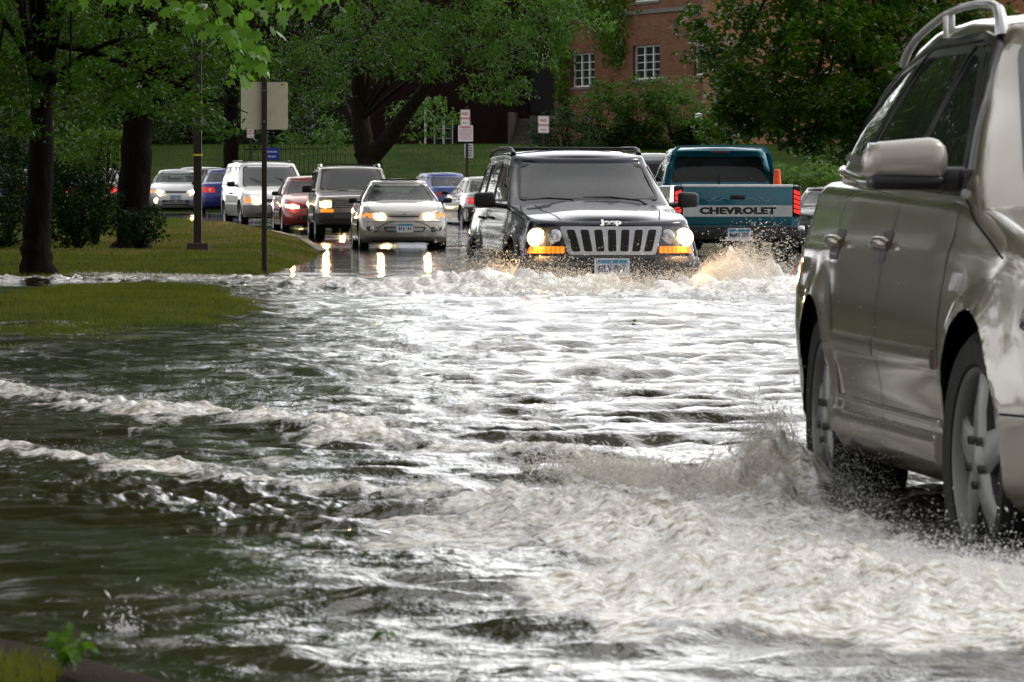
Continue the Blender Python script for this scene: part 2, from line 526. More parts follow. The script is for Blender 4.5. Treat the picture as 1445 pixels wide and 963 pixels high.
BLK = pm('black_plastic', (.006, .006, .0065), .4, bmp=.15, nscale=20)
TRIM = pm('window_rubber', (.008, .008, .009), .35)
GAP = pm('panel_gap', (.002, .002, .002), .8)
TYRE = pm('tyre_rubber', (.006, .006, .006), .7, bmp=.3, nscale=15, spec=.2)
WELL = pm('wheel_well', (.004, .004, .004), .9)
CHROME = pm('chrome', (.75, .76, .78), .12, 1.0, nscale=5)
ALLOY = pm('alloy_rim', (.33, .34, .35), .35, .85, nscale=6)
STEEL = pm('grey_steel_rim', (.22, .22, .23), .5, .6)
SEAT = pm('seat_cloth', (.045, .045, .05), .9)
SEATL = pm('pale_seat_cloth', (.22, .2, .18), .9)
LENS = glass('lamp_lens', (.9, .9, .9), rough=.03)
REFL = pm('lamp_reflector', (.6, .6, .62), .12, 1.0)
HEAD = emis('lit_headlamp', (1, .68, .30), 3.4)
BULB = emis('lamp_bulb', (1, .63, .27), 3000)
HEADW = emis('lit_headlamp_bright', (1, .70, .34), 3.8)
FOG = emis('lit_fog_lamp', (1, .62, .25), 8)
AMBER = emis('lit_amber_lamp', (1, .22, .012), 1.9, (.7, .2, .02), 45)
REDL = emis('lit_tail_lamp', (1, .02, .012), .55, (.45, .01, .01))
REDB = emis('lit_brake_lamp', (1, .03, .02), 1.6, (.6, .02, .02))
REDD = pm('dark_red_lens', (.25, .008, .008), .12, coat=1.0)
AMBD = pm('amber_lens', (.55, .16, .01), .12, coat=1.0)
PLATE = pm('plate_white', (.62, .66, .7), .4)
PLBLUE = pm('plate_blue', (.06, .28, .5), .4)
PLDARK = pm('plate_ink', (.03, .03, .18), .5)
DASH = pm('dashboard', (.02, .02, .022), .7)

def bulb(parent, x, y, z, r):
    mb = MB(); mb.lathe([(.001, r*.35), (r*.7, r*.25), (r, 0), (.001, -.004)], 'x', (x, y, z), 16); return mb.build('bulb', BULB, parent, angle=60)
def bulbs(e, c, y, z, r=.045):
    for sd in (-1, 1):
        hh, nn = c.ray(sd*y, z, 'front'); bulb(e, hh.x + .012, sd*y, z, r)
def wheel(parent, x, y, r, w, rimr, style, side, steer=0, tyre_name='wheel', rimmat=None):
    "side=+1 left, -1 right; outer face away from the car"
    root = bpy.data.objects.new('wheel', None)
    mb = MB()
    h = w / 2
    prof = [(rimr*.97, -h*.8), (rimr*1.03, -h*.95), (r*.9, -h), (r*.975, -h*.82), (r, -h*.6), (r, h*.6), (r*.975, h*.82), (r*.9, h), (rimr*1.03, h*.95), (rimr*.97, h*.8)]
    mb.lathe(prof, 'y', n=56)
    # tread blocks
    for k in range(56):
        a = 2*math.pi*k/56
        for yy in (-h*.45, 0, h*.45):
            c = Vector((math.cos(a)*r, yy, math.sin(a)*r)); t = Vector((-math.sin(a), 0, math.cos(a)))*.011; u = Vector((0, h*.18, 0)); o = Vector((math.cos(a), 0, math.sin(a)))*.006
            mb.add([c-t-u-o, c+t-u-o, c+t+u-o, c-t+u-o, c-t-u+o, c+t-u+o, c+t+u+o, c-t+u+o], [(4,5,6,7),(0,1,5,4),(1,2,6,5),(2,3,7,6),(3,0,4,7)])
    ty = mb.build(tyre_name, TYRE, parent, angle=40)
    ty.location = (x, y, r); ty.rotation_euler = (0, 0, steer)
    rm = MB(); s = side
    R0 = rimr
    rm.lathe([(R0*1.0, s*h*.86), (R0*.985, s*h*.92), (R0*.94, s*h*.84), (R0*.9, s*h*.55), (R0*.86, -s*h*.7)], 'y', n=48)
    def spoke(a, w0, w1, r0, r1, d0=.8, d1=.66, th=.02):
        ca, sa = math.cos(a), math.sin(a); vs = []
        for (rr, ww, dd) in ((r0, w0, d0), ((r0+r1)/2, (w0+w1)/2*.92, (d0+d1)/2+.06), (r1, w1, d1)):
            for (o, yy) in ((-1, -th), (-1, 0), (-.7, .009), (.7, .009), (1, 0), (1, -th)):
                vs.append((rr*ca - o*ww*sa, s*(h*dd + yy), rr*sa + o*ww*ca))
        fs = []
        for i in range(2):
            for k in range(5): fs.append((i*6+k, i*6+k+1, (i+1)*6+k+1, (i+1)*6+k))
        rm.add(vs, fs)
    if style == 'five':
        for k in range(5): spoke(2*math.pi*k/5 + .3, R0*.26, R0*.17, R0*.12, R0*.95)
        for k in range(5):
            a = 2*math.pi*(k+.5)/5 + .3; rm.lathe([(0.0, 0), (.011, 0), (.011, s*.018)], 'y', (math.cos(a)*R0*.26, s*h*.83, math.sin(a)*R0*.26), 10)
    elif style == 'multi':
        for k in range(10): spoke(2*math.pi*k/10, R0*.07, R0*.06, R0*.12, R0*.95)
    else:
        rm.lathe([(R0*.9, s*h*.5), (R0*.7, s*h*.75), (R0*.62, s*h*.62), (R0*.3, s*h*.6), (R0*.25, s*h*.8), (0.001, s*h*.85)], 'y', n=32)
        for k in range(8): spoke(2*math.pi*k/8, R0*.09, R0*.08, R0*.4, R0*.8, .7, .7)
    rm.lathe([(R0*.24, s*h*.6), (R0*.23, s*h*.86), (R0*.17, s*h*.93), (0.001, s*h*.95)], 'y', n=24)
    o = rm.build('rim', rimmat or ALLOY, ty, angle=35)
    dk = MB(); dk.lathe([(R0*.9, s*h*.1), (R0*.55, s*h*.22), (0.001, s*h*.22)], 'y', n=32)
    dk.build('brake_disc', pm('brake_disc', (.05, .05, .05), .5, .7), ty)
    return ty
def seats(parent, x, y, w=.48, h=1.2, z=.45, mat=None, tilt=.18, head=True):
    mb = MB()
    mb.box((x - .05, y - w/2, z - .2), (x + .5, y + w/2, z + .02), .05)
    n = len(mb.v)
    mb.box((x - .12, y - w/2, z - .05), (x + .02, y + w/2, h - .2), .05)
    if head: mb.box((x - .1, y - .13, h - .17), (x + .0, y + .13, h + .02), .04)
    for i in range(n, len(mb.v)):
        a = mb.v[i]; mb.v[i] = (a[0] - (a[2] - z) * tilt, a[1], a[2])
    return mb.build('seat', mat or SEAT, parent, angle=40)
def interior(parent, dash_x, dash_z, seat_x, half, rear_x, head_z, floor_z=.35, mat=None, rear=True):
    mb = MB(); mb.box((dash_x - .35, -half, floor_z), (dash_x + .1, half, dash_z), .06); mb.build('dashboard', DASH, parent, angle=40)
    for y in (-.36, .36): seats(parent, seat_x, y, .5, head_z, floor_z + .22, mat)
    if rear:
        seats(parent, rear_x, 0, 1.2, head_z - .12, floor_z + .25, mat, head=False)
    sw = MB(); c = Vector((dash_x - .42, .36, dash_z - .02)); pts = []
    for k in range(25):
        a = 2*math.pi*k/24; v = Vector((0, math.cos(a)*.185, math.sin(a)*.185)); v.rotate(Matrix.Rotation(R(-25), 3, 'Y')); pts.append(c + v)
    sw.tube(pts, .016, 8, False); sw.tube([c + Vector((.2, 0, -.08)), c], .03, 8); sw.tube([pts[0], c, pts[12]], .013, 6)
    sw.build('steering_wheel', DASH, parent, angle=60)
def mirror(car, parent, x, y, z, side, w=.2, h=.13, mat=None, arm=.1, d=.09):
    mb = MB(); y0 = y + side*arm; y1 = y0 + side*w
    mb.box((x - d/2, min(y0, y1), z), (x + d/2, max(y0, y1), z + h), min(d, h)*.38)
    for i, v in enumerate(mb.v):
        t = (abs(v[1]) - abs(y0)) / w
        mb.v[i] = (v[0] - t * .03, v[1], v[2] + (v[2] - z - h*.5) * (-.12 * t))
    mb.tube([(x, y - side*.02, z + .02), (x, y0 + side*.04, z + .04)], .025, 8)
    return mb.build('wing_mirror', mat or BLK, parent, angle=40)
def wells(parent, x, r, half, depth=.28):
    for sd in (1, -1):
        mb = MB(); y0 = sd*(half - .02); y1 = sd*(half - depth); m = 20; vs = []
        for k in range(m + 1):
            a = math.pi * k / m; vs += [(x + math.cos(a)*r*1.02, y0, .33 + math.sin(a)*r*1.02), (x + math.cos(a)*r*1.02, y1, .33 + math.sin(a)*r*1.02)]
        fs = [(2*k, 2*k+1, 2*k+3, 2*k+2) for k in range(m)]
        n = len(vs); vs += [(x, y1, .33)]; fs += [(2*k+1, 2*k+3, n) for k in range(m)]
        mb.add(vs, fs); mb.build('wheel_well', WELL, parent)
def wiper(parent, pts, name='wiper'):
    mb = MB(); mb.tube(pts, [.013] + [.011]*(len(pts)-2) + [.006], 6); return mb.build(name, BLK, parent)
def plate(parent, x, y, z, sgn, text=None, rows=True, w=.305, h=.152):
    "number plate facing +x (sgn=1) or -x (sgn=-1)"
    mb = MB(); mb.box((x - .006, y - w/2, z - h/2), (x + .006, y + w/2, z + h/2), .003)
    p = mb.build('number_plate', PLATE, parent)
    xf = x + sgn*.0065
    mb = MB(); mb.box((min(xf, xf+sgn*.002), y - w/2 + .004, z + h*.26), (max(xf, xf+sgn*.002), y + w/2 - .004, z + h/2 - .004)); mb.build('plate_band', PLBLUE, p)
    M = Matrix.Translation((xf + sgn*.003, y, z - .012)) @ Matrix.Rotation(R(90*sgn), 4, 'Z') @ Matrix.Rotation(R(90), 4, 'X')
    if text: text_mesh('lettering', text, .095, PLDARK, p, M, .001, .82, .003)
    else:
        mb = MB()
        for k in range(6):
            if k == 3: continue
            yy = y - w*.36 + k*w*.144; mb.box((min(xf, xf+sgn*.003), yy - .012, z - .045 + (k % 2)*.012), (max(xf, xf+sgn*.003), yy + .012, z + .022 - (k % 3)*.008))
        mb.build('lettering', PLDARK, p)
    mb = MB(); e = .012
    for (a, b) in (((-w/2-e, -h/2-e), (w/2+e, -h/2)), ((-w/2-e, h/2), (w/2+e, h/2+e)), ((-w/2-e, -h/2), (-w/2, h/2)), ((w/2, -h/2), (w/2+e, h/2))):
        mb.box((x-.01, y+a[0], z+a[1]), (x+.01, y+b[0], z+b[1]))
    mb.build('plate_frame', CHROME, p)
    return p
def mirrored(poly): return [(-a, b) for a, b in poly][::-1]
def start_car(name, label, cat, low, up, ref_x, X, D, z, yaw, away=False, res=1.0, group=None, arches=(), midx=-2, minz=.5, disp=None, sq=1.0):
    """ref_x: local x of the reference point that stands at world (X, D). yaw: degrees, positive swings the tail to the left seen
    from the camera when the car comes towards it"""
    # local +x = forward. oncoming: forward = -y world
    ang = R(-90 + yaw) if not away else R(90 + yaw)
    fwd = Vector((math.cos(ang), math.sin(ang), 0))
    loc = Vector((X, D, z)) - fwd * ref_x
    e = empty(name, loc, ang, label, cat, group)
    c = Car(low, up, res=res); c.cuts = []; c.gaps = MB(); c.midx = midx; c.minz = minz
    if disp: c.displace(disp)
    c.bvh_full = BVHTree.FromPolygons([Vector(v) for v in c.V], c.Fc)
    for (cx, cz, r, fl) in arches: c.arches(cx, cz, r, .5, fl, .06, sq)
    c.bvh()
    return e, c
def end_car(e, c, mat, angle=38):
    b = c.finish('body', mat, e, angle)
    return b
# ------------------------------------------------------------------ daylight: overcast, sun behind thick cloud
w = bpy.data.worlds.new("World"); scene.world = w; w.use_nodes = True
nt = w.node_tree; bg = nt.nodes["Background"]
sky = nt.nodes.new('ShaderNodeTexSky'); sky.sky_type = 'NISHITA'; sky.sun_disc = False
SUN_EL, SUN_AZ = 52.0, 72.0
sky.sun_elevation = R(SUN_EL); sky.sun_rotation = R(SUN_AZ); sky.air_density = 1.2; sky.dust_density = 6; sky.ozone_density = 1.0
hs = nt.nodes.new('ShaderNodeHueSaturation'); hs.inputs['Saturation'].default_value = .22
sky.dust_density = 3
nt.links.new(sky.outputs[0], hs.inputs['Color'])
# the cloud layer in front of the clear sky: thin and thick patches
tcw = nt.nodes.new('ShaderNodeTexCoord'); nzw = nt.nodes.new('ShaderNodeTexNoise'); nzw.inputs['Scale'].default_value = 2.6; nzw.inputs['Detail'].default_value = 5
nt.links.new(tcw.outputs['Generated'], nzw.inputs['Vector'])
cl = ramp(nt, nzw.outputs['Fac'], [(.32, (.55, .56, .585)), (.68, (1, .98, .95))])
mulw = nt.nodes.new('ShaderNodeVectorMath'); mulw.operation = 'SCALE'; nt.links.new(cl, mulw.inputs[0]); 
spw = nt.nodes.new('ShaderNodeSeparateXYZ'); nt.links.new(tcw.outputs['Generated'], spw.inputs[0])
# brighter where the cloud thins towards the horizon ahead, duller overhead and behind
elv = ramp(nt, spw.outputs[2], [(.0, .9), (.08, 1.0), (.35, .85), (.85, .5)])
fwd = mth(nt, 'MULTIPLY_ADD', spw.outputs[1], .45, .62)
L(nt, mth(nt, 'MULTIPLY', mth(nt, 'MULTIPLY', elv, fwd), 50.0), mulw.inputs['Scale'])
nt.links.new(mixc(nt, .72, hs.outputs[0], mulw.outputs[0]), bg.inputs[0]); bg.inputs[1].default_value = .15
sd = bpy.data.lights.new('sun', 'SUN'); sd.energy = 1.5; sd.angle = R(14); sd.color = (1, .95, .87)
so = bpy.data.objects.new('sun', sd); COL.objects.link(so)
# sky.sun_rotation turns clockwise from +Y: the sun stands at azimuth SUN_AZ (towards +x)
dv = Vector((math.sin(R(SUN_AZ)) * math.cos(R(SUN_EL)), math.cos(R(SUN_AZ)) * math.cos(R(SUN_EL)), math.sin(R(SUN_EL))))
so.rotation_euler = dv.to_track_quat('Z', 'Y').to_euler()
scene.view_settings.view_transform = 'Standard'; scene.view_settings.look = 'None'; scene.view_settings.gamma = 1
scene.view_settings.exposure = EXPO
# ------------------------------------------------------------------ heights
ROADZ = [(-60, -.10), (9, -.10), (20, -.13), (40, -.28), (58, -.31), (75, -.12), (88, -.045), (98, -.03), (108, -.0), (112, -.015), (123, .08), (137, .2), (145, .3), (160, .45), (174, .59), (200, .75), (400, 1.0)]
ROADZ = [(-60, -.10), (9, -.10), (20, -.13), (40, -.28), (58, -.31), (75, -.12), (88, -.045), (98, -.035), (110, -.03), (123, .08), (137, .2), (145, .3), (160, .45), (174, .59), (200, .75), (400, 1.0)]
def kerb_x(D):
    "x of the left kerb line along the road"
    return np.interp(D, [-60, 9, 14, 30, 36, 45, 57, 61, 80, 100, 112, 125, 137, 150, 160, 170, 400],
        [-1.6, -1.6, -1.62, -.3, -.3, -.5, -1.3, -2.0, -2.55, -3.2, -3.8, -4.6, -5.7, -7.8, -11, -18, -60])
def hgt(x, D):
    "ground height"
    x = np.asarray(x, float); D = np.asarray(D, float)
    r = np.interp(D, [a for a, _ in ROADZ], [b for _, b in ROADZ])
    # left verge: low bank near, higher lawn beyond
    k = kerb_x(D)
    s = np.clip((k - x) / np.interp(D, [56, 64], [2.0, 1.2]), 0, 1); s = s * s * (3 - 2 * s)
    bank = np.interp(D, [-60, 30, 36, 42, 50, 57, 61, 64.5, 70, 80, 90, 105, 125, 150, 158, 163, 400], [-.05, -.06, -.02, .025, .038, .02, -.05, .0, .05, .10, .13, .2, .32, .50, .56, .58, 1.0])
    n = fbm(x * .5, D * .35, 3, 5) * .06 + fbm(x * 2, D * 1.2, 2, 9) * .025
    l = bank + n * np.clip((D - 30) / 10, 0, 1)
    h = r + (l - r) * s
    # near kerb corner bottom-left
    kk = (x < -1.12 - (D - 11.6) * .30) & (D < 13.6) & (D > 4)
    # far lawn rising to the buildings, beyond the cross street
    far = np.clip((D - 183 - np.clip(-x, 0, 40) * .1) / 30, 0, 1); far = far * far * (3 - 2 * far)
    h = h + far * 2.4
    far2 = np.clip((D - 240) / 200, 0, 1) * 3
    return h + far2
# ------------------------------------------------------------------ ground sheet (asphalt where the road runs, grass elsewhere)
def grid_mesh(name, xs, ys, zf, mat, kind='structure'):
    X, Y = np.meshgrid(xs, ys); Z = zf(X, Y)
    V = np.stack([X.ravel(), Y.ravel(), Z.ravel()], 1); nx, ny = len(xs), len(ys)
    i = (np.arange(ny - 1)[:, None] * nx + np.arange(nx - 1)[None, :]).ravel()
    Fq = np.stack([i, i + 1, i + nx + 1, i + nx], 1)
    o = np_mesh(name, V, Fq, mat, None, True); tag(o, kind=kind); return o
m, nt, b = nodes('lawn_soil'); GR = m
v = coords(nt)
f1 = noise(nt, v, .45, 5, .6); f2 = noise(nt, v, 6, 5, .7); f3 = noise(nt, v, 60, 3, .7)
col = ramp(nt, f1, [(.35, (.010, .026, .002)), (.5, (.020, .042, .003)), (.64, (.034, .052, .006)), (.76, (.055, .05, .014))])
col = mixc(nt, ramp(nt, f2, [(.5, 0), (.7, .6)]), col, (.035, .028, .015))
L(nt, col, b.inputs['Base Color']); b.inputs['Roughness'].default_value = .9; b.inputs['Specular IOR Level'].default_value = .03
bump(nt, b, mth(nt, 'ADD', f2, f3), .8, .03)
xs = np.concatenate([np.linspace(-400, -30, 20), np.linspace(-28, 20, 193), np.linspace(22, 400, 20)])
ys = np.concatenate([np.linspace(-60, 6, 12), np.linspace(8, 240, 465), np.linspace(245, 400, 20), np.linspace(450, 2500, 10)])
grid_mesh('ground', xs, ys, lambda X, Y: hgt(X, Y) - .02 * ((X > kerb_x(Y) + .05) & (Y < 185)), GR)
# road
m, nt, b = nodes('wet_asphalt'); RD = m
v = coords(nt); f = noise(nt, v, 1.2, 5, .6); g = noise(nt, v, 180, 2, .6); big = noise(nt, v, .25, 3)
L(nt, ramp(nt, f, [(.3, (.022, .021, .02)), (.7, (.045, .042, .04))]), b.inputs['Base Color'])
L(nt, ramp(nt, big, [(.35, .03), (.65, .22)]), b.inputs['Roughness'])
b.inputs['Coat Weight'].default_value = .5; b.inputs['Coat Roughness'].default_value = .05; b.inputs['Specular IOR Level'].default_value = .2
bump(nt, b, g, .15, .003)
ys = np.concatenate([np.linspace(-60, 4, 10), np.linspace(6, 184, 357)])
V = []; nx = 41
for D in ys:
    k0 = float(kerb_x(D)); x1 = 9.0 if D < 150 else 9 + (D - 150) * 1.4
    if D > 158: k0 = -60
    for j in range(nx):
        t = j / (nx - 1); x = k0 + (x1 - k0) * t
        V.append((x, D, 0))
V = np.array(V); rz = np.interp(V[:, 1], [a for a, _ in ROADZ], [b2 for _, b2 in ROADZ])
V[:, 2] = rz + .004
i = (np.arange(len(ys) - 1)[:, None] * nx + np.arange(nx - 1)[None, :]).ravel()
o = np_mesh('road', V, np.stack([i, i + 1, i + nx + 1, i + nx], 1), RD, None, True); tag(o, kind='structure')
CONC = pm('kerb_concrete', (.05, .045, .038), .7, var=.35, bmp=.4, nscale=6)
# kerb along the left verge
mb = MB(); pk = []
for D in np.linspace(104, 168, 60):
    x = float(kerb_x(D)); pk.append((x, D, float(np.interp(D, [a for a, _ in ROADZ], [b2 for _, b2 in ROADZ]))))
vs = []
for (x, D, z) in pk: vs += [(x + .03, D, z - .05), (x + .03, D, z + .05), (x - .14, D, z + .06), (x - .14, D, z - .05)]
mb.add(vs, [(4*i+k, 4*i+k+1, 4*i+5+k, 4*i+4+k) for i in range(len(pk)-1) for k in range(3)])
mb.build('kerb', CONC, None); tag(bpy.context.scene.objects['kerb'], kind='structure')
# near kerb corner, bottom left, with muddy soil behind
m, nt, b = nodes('muddy_kerb'); MUD = m
v = coords(nt); f = noise(nt, v, 5, 6, .7); g = noise(nt, v, 90, 3, .7)
L(nt, ramp(nt, f, [(.3, (.006, .004, .002)), (.6, (.020, .012, .006)), (.75, (.045, .03, .016))]), b.inputs['Base Color'])
b.inputs['Roughness'].default_value = .7; b.inputs['Specular IOR Level'].default_value = .06; bump(nt, b, mth(nt, 'ADD', f, g), .9, .02)
kz = [.04, .038, .035, .03, .024, .014, .004, -.012, -.03, -.06, -.09]
kp = [(-3.0, 12.2)] + [(PX(px, (EYE - z)*F/(py - YH)), (EYE - z)*F/(py - YH)) for (px, py), z in zip(((-80, 880), (0, 897), (75, 913), (135, 930), (200, 948), (250, 965), (330, 995), (430, 1040), (560, 1120), (700, 1300)), kz[1:])]
KY = [p[1] for p in kp][::-1]; KX = [p[0] for p in kp][::-1]
vs = []; fs = []
for i, (x, D) in enumerate(kp):
    zc = kz[i]
    for dx, dz in ((.02, -.14), (.01, -.008), (-.02, .0), (-.15, .004), (-.17, -.02)): vs.append((x + dx, D + dx*.4, zc + dz))
for i in range(len(kp)-1):
    for k in range(4): fs.append((5*i+k, 5*i+5+k, 5*i+6+k, 5*i+1+k))
mb = MB(); mb.add(vs, fs); o = mb.build('near_kerb', MUD, None, angle=60); tag(o, kind='structure')
vs = []; fs = []; rngl = random.Random(3)
for i, (x, D) in enumerate(kp):
    for j in range(14):
        xx = x - .16 - j * .16; vs.append((xx, D - j*.05, kz[i] - .006 + .012*math.sin(j*1.3 + i*2) + .008 * math.sin(j*3.1+i)))
for i in range(len(kp)-1):
    for j in range(13): fs.append((14*i+j, 14*i+14+j, 14*i+15+j, 14*i+1+j))
mb = MB(); mb.add(vs, fs); o = mb.build('near_soil', MUD, None, smooth=True); tag(o, kind='structure')
# ------------------------------------------------------------------ grass
def blades(name, n, sampler, hmin, hmax, wid, mat, label=None):
    x, y, z = sampler(n); n = len(x)
    a = rng.uniform(0, 2*np.pi, n); h = rng.uniform(hmin, hmax, n); ln = rng.normal(0, .45, n) * h; a2 = rng.uniform(0, 2*np.pi, n)
    wv = np.stack([np.cos(a), np.sin(a), 0*a], 1) * (wid * rng.uniform(.6, 1.3, n))[:, None]
    base = np.stack([x, y, z - .01], 1)
    lean = np.stack([np.cos(a2)*ln, np.sin(a2)*ln, h], 1)
    V = np.concatenate([base - wv, base + wv, base + lean*.55 + wv*.7, base + lean*.55 - wv*.7, base + lean*np.array([1.3, 1.3, 1.0]) ], 1).reshape(-1, 3)
    i = np.arange(n) * 5
    Fq = np.concatenate([np.stack([i, i+1, i+2], 1), np.stack([i, i+2, i+3], 1), np.stack([i+3, i+2, i+4], 1)])
    o = np_mesh(name, V, Fq, mat, None, False, {'rnd': np.repeat(rng.random(n), 5)}); tag(o, label, kind='stuff'); return o
def leafmat(name, c0, c1, c2, rough=.4, transl=.35, spec=.5):
    m, nt, b = nodes(name); out = nt.nodes['Material Output']
    at = N(nt, 'ShaderNodeAttribute', attribute_name='rnd')
    c = ramp(nt, at.outputs['Fac'], [(0, c0), (.55, c1), (1, c2)])
    big = noise(nt, coords(nt), 1.1, 3)
    c = mixc(nt, ramp(nt, big, [(.42, 0), (.66, .75)]), c, tuple(x * 1.25 for x in c2))
    L(nt, c, b.inputs['Base Color']); setb(b, rough=rough, spec=spec)
    t = N(nt, 'ShaderNodeBsdfTranslucent'); L(nt, mixc(nt, .5, c, tuple(min(1, x*1.6) for x in c2)), t.inputs[0])
    mx = N(nt, 'ShaderNodeMixShader'); mx.inputs[0].default_value = transl
    L(nt, b.outputs[0], mx.inputs[1]); L(nt, t.outputs[0], mx.inputs[2]); L(nt, mx.outputs[0], out.inputs[0]); return m
GRASS = leafmat('grass_blades', (.024, .050, .003), (.048, .080, .006), (.115, .125, .014), .6, .35, .1)
GRASSY = leafmat('straw_grass', (.06, .075, .015), (.12, .11, .03), (.22, .16, .07), .6, .3, .2)
def samp(x0, x1, y0, y1, cond=None, zmin=-.02):
    def f(n):
        x = rng.uniform(x0, x1, n); y = np.sqrt(rng.uniform(y0**2, y1**2, n)) if y0 > 0 else rng.uniform(y0, y1, n)
        z = hgt(x, y); ok = (x < kerb_x(y) - .12) & (z > zmin + fbm(x*3, y*3, 2, 4)*.03)
        if cond: ok &= cond(x, y)
        return x[ok], y[ok], z[ok]
    return f
blades('grass', 110000, samp(-4.6, -.3, 34, 62, zmin=-.04), .02, .06, .0035, GRASS)
blades('grass', 170000, samp(-9, -2.0, 63, 120), .025, .07, .006, GRASS)
blades('grass', 60000, samp(-16, -3.5, 120, 168), .03, .08, .009, GRASS)
blades('dry_grass', 110000, samp(-9, -3, 84, 160, lambda x, y: fbm(x*.35, y*.12, 3, 21) > .0), .03, .075, .008, GRASSY)
def lawn_far(n):
    x = rng.uniform(-26, 14, n); y = rng.uniform(184, 226, n); return x, y, hgt(x, y)
LAWNM = leafmat('lawn_blades', (.012, .036, .002), (.022, .056, .003), (.042, .080, .007), .6, .35, .08)
blades('lawn_grass', 150000, lawn_far, .02, .06, .012, LAWNM)
# ------------------------------------------------------------------ flood water
def seg_dist(X, Y, pl):
    "distance to a polyline, the parameter along it and the signed side"
    best = np.full(X.shape, 1e9); par = np.zeros(X.shape); sg = np.zeros(X.shape); acc = 0
    for (x0, y0), (x1, y1) in zip(pl[:-1], pl[1:]):
        dx, dy = x1 - x0, y1 - y0; l2 = dx*dx + dy*dy; ln = math.sqrt(l2)
        t = np.clip(((X - x0)*dx + (Y - y0)*dy) / l2, 0, 1)
        px, py = X - (x0 + t*dx), Y - (y0 + t*dy); d = np.hypot(px, py)
        k = d < best; best[k] = d[k]; par[k] = (acc + t*ln)[k]; sg[k] = np.sign(dx*py - dy*px)[k]; acc += ln
    return best, par, sg, acc
yrow = np.concatenate([[1960, 1600, 1300, 1150, 1060], np.linspace(1010, 620, 520), np.linspace(619.4, 352, 640), np.linspace(351.5, 335, 16)])
Dr = EYE * F / (yrow - YH)
u = np.concatenate([-np.geomspace(.1, 1.6, 60)[::-1][:-1] , np.linspace(-.1, .1, 430), np.geomspace(.1, 1.6, 60)[1:]])
U, DD = np.meshgrid(u, Dr); X = U * DD; Y = DD
rowsp = np.gradient(-Dr) * -1; rowsp = np.abs(np.gradient(Dr)); RS = np.repeat(rowsp[:, None], len(u), 1)
H = np.zeros_like(X)
# many crossing ripples; short ones fade out where the mesh is too coarse for them
wr = np.random.default_rng(11)
act = .55 + .75 * np.clip((X + 1.2) / 2.0, 0, 1)      # the carriageway is more disturbed than the quiet left side
wx_ = X + .22 * fbm(X*.5, Y*.3, 3, 60); wy_ = Y + .5 * fbm(X*.45, Y*.25, 3, 61)
for i in range(72):
    lam = .10 * (1.062 ** i) 
    if lam > 3.6: break
    th = wr.normal(math.pi/2, .66); k = 2*math.pi/lam; ph = wr.uniform(0, 6.28)
    a = lam * (.0024 if lam > .9 else .0066 if lam > .3 else .0068) * (1 if lam > .9 else np.interp(Y, [10, 15, 22, 60], [.75, .85, 1.3, 1.5]))
    env = .45 + 1.1 * np.clip(.5 + 1.2 * perlin(X*.7/lam**.5 + i, Y*.28/lam**.5, i), 0, 1)
    fade = np.clip((lam / (RS * 2.2) - .7), 0, 1)
    s = np.sin((wx_*math.cos(th) + wy_*math.sin(th))*k + ph)
    H += a * act * np.interp(Y, [62, 74], [1, .45]) * env * fade * (s + .25*(np.abs(s) - .637))
H += .006 * fbm(X*1.1, Y*.5, 4, 33) * act
H = .042*np.tanh(H/.042)
foam = np.zeros_like(X)
# long smooth swells running out over the quiet left side
calm = np.clip((-.1 - X)/1.2, 0, 1) * np.clip((24 - Y)/5, 0, 1)
for lam, th, a, ph in ((.9, 1.75, .0075, 0), (1.35, 1.45, .010, 2), (.62, 1.6, .0035, 4), (1.9, 1.7, .009, 1)):
    H += calm * a * np.sin((wx_*math.cos(th) + wy_*math.sin(th))*2*math.pi/lam + ph) * np.clip(.6 + 1.2*perlin(X*.8 + ph, Y*.4, 81), 0, 1.5)
chop = (1 - .62 * calm) * np.interp(Y, [58, 72], [1, .4]) * (1 - .45*np.clip((-.2 - X)/1.5, 0, 1)*np.clip((Y - 26)/8, 0, 1))
def ridge(pl, w, h, seed, fo=1.0, back=1.6, lump=.6, fq=3.4, q=1.0):
    "a broken crest that runs along a line"
    global H, foam
    Xs = X + .14 * fbm(X*1.6, Y*1.1, 3, seed) ; Ys = Y + .35 * fbm(X*1.2, Y*.8, 3, seed + 5)
    d, p, sg, ln = seg_dist(Xs, Ys, pl)
    ww = np.where(sg > 0, w, w*back)
    along = np.clip(.6 + lump * 1.9 * fbm(p*fq, p*0 + seed, 4, seed, .65), .05, 1.9)
    endf = np.clip(np.minimum(p, ln - p) / .5, 0, 1) ** .5
    g = np.exp(-(d/ww)**2) * along * endf
    tur = .55 + .9*np.abs(fbm(X*6*q, Y*3.4*q, 3, seed + 7)) + .4 * fbm(X*14*q, Y*7*q, 4, seed + 2, .6)
    H += h * g * tur
    foam = np.maximum(foam, fo * np.exp(-(d/(ww*1.2))**2) * np.clip(.15 + 1.05*along*(.6 + 1.1*np.abs(fbm(X*3.1*q, Y*1.9*q, 3, seed + 12))*1.6), 0, 1.1) * endf)
A_R = Vector((.76, 16.1)); A_F = Vector((.98, 13.3))
R1 = [(.82, 16.0), (.55, 16.9), (.15, 18.3), (-.3, 19.6), (-.75, 20.9), (-1.25, 22.2), (-1.7, 23.4), (-2.35, 25.3), (-3.1, 27.4)]
R2 = [(.72, 13.8), (.28, 14.6), (-.05, 15.35), (-.4, 16.1), (-.8, 16.9), (-1.25, 17.9), (-1.75, 19.0), (-2.4, 20.4)]
ridge(R1, .15, .044, 3, 1.1, lump=.5)
ridge([(x - .1, y + 1.2) for x, y in R1[2:]], .3, .012, 8, .5)
ridge(R2, .13, .042, 4, 1.1, lump=.42)
ridge([(x - .05, y - 1.0) for x, y in R2[3:]], .25, .022, 9, .25)
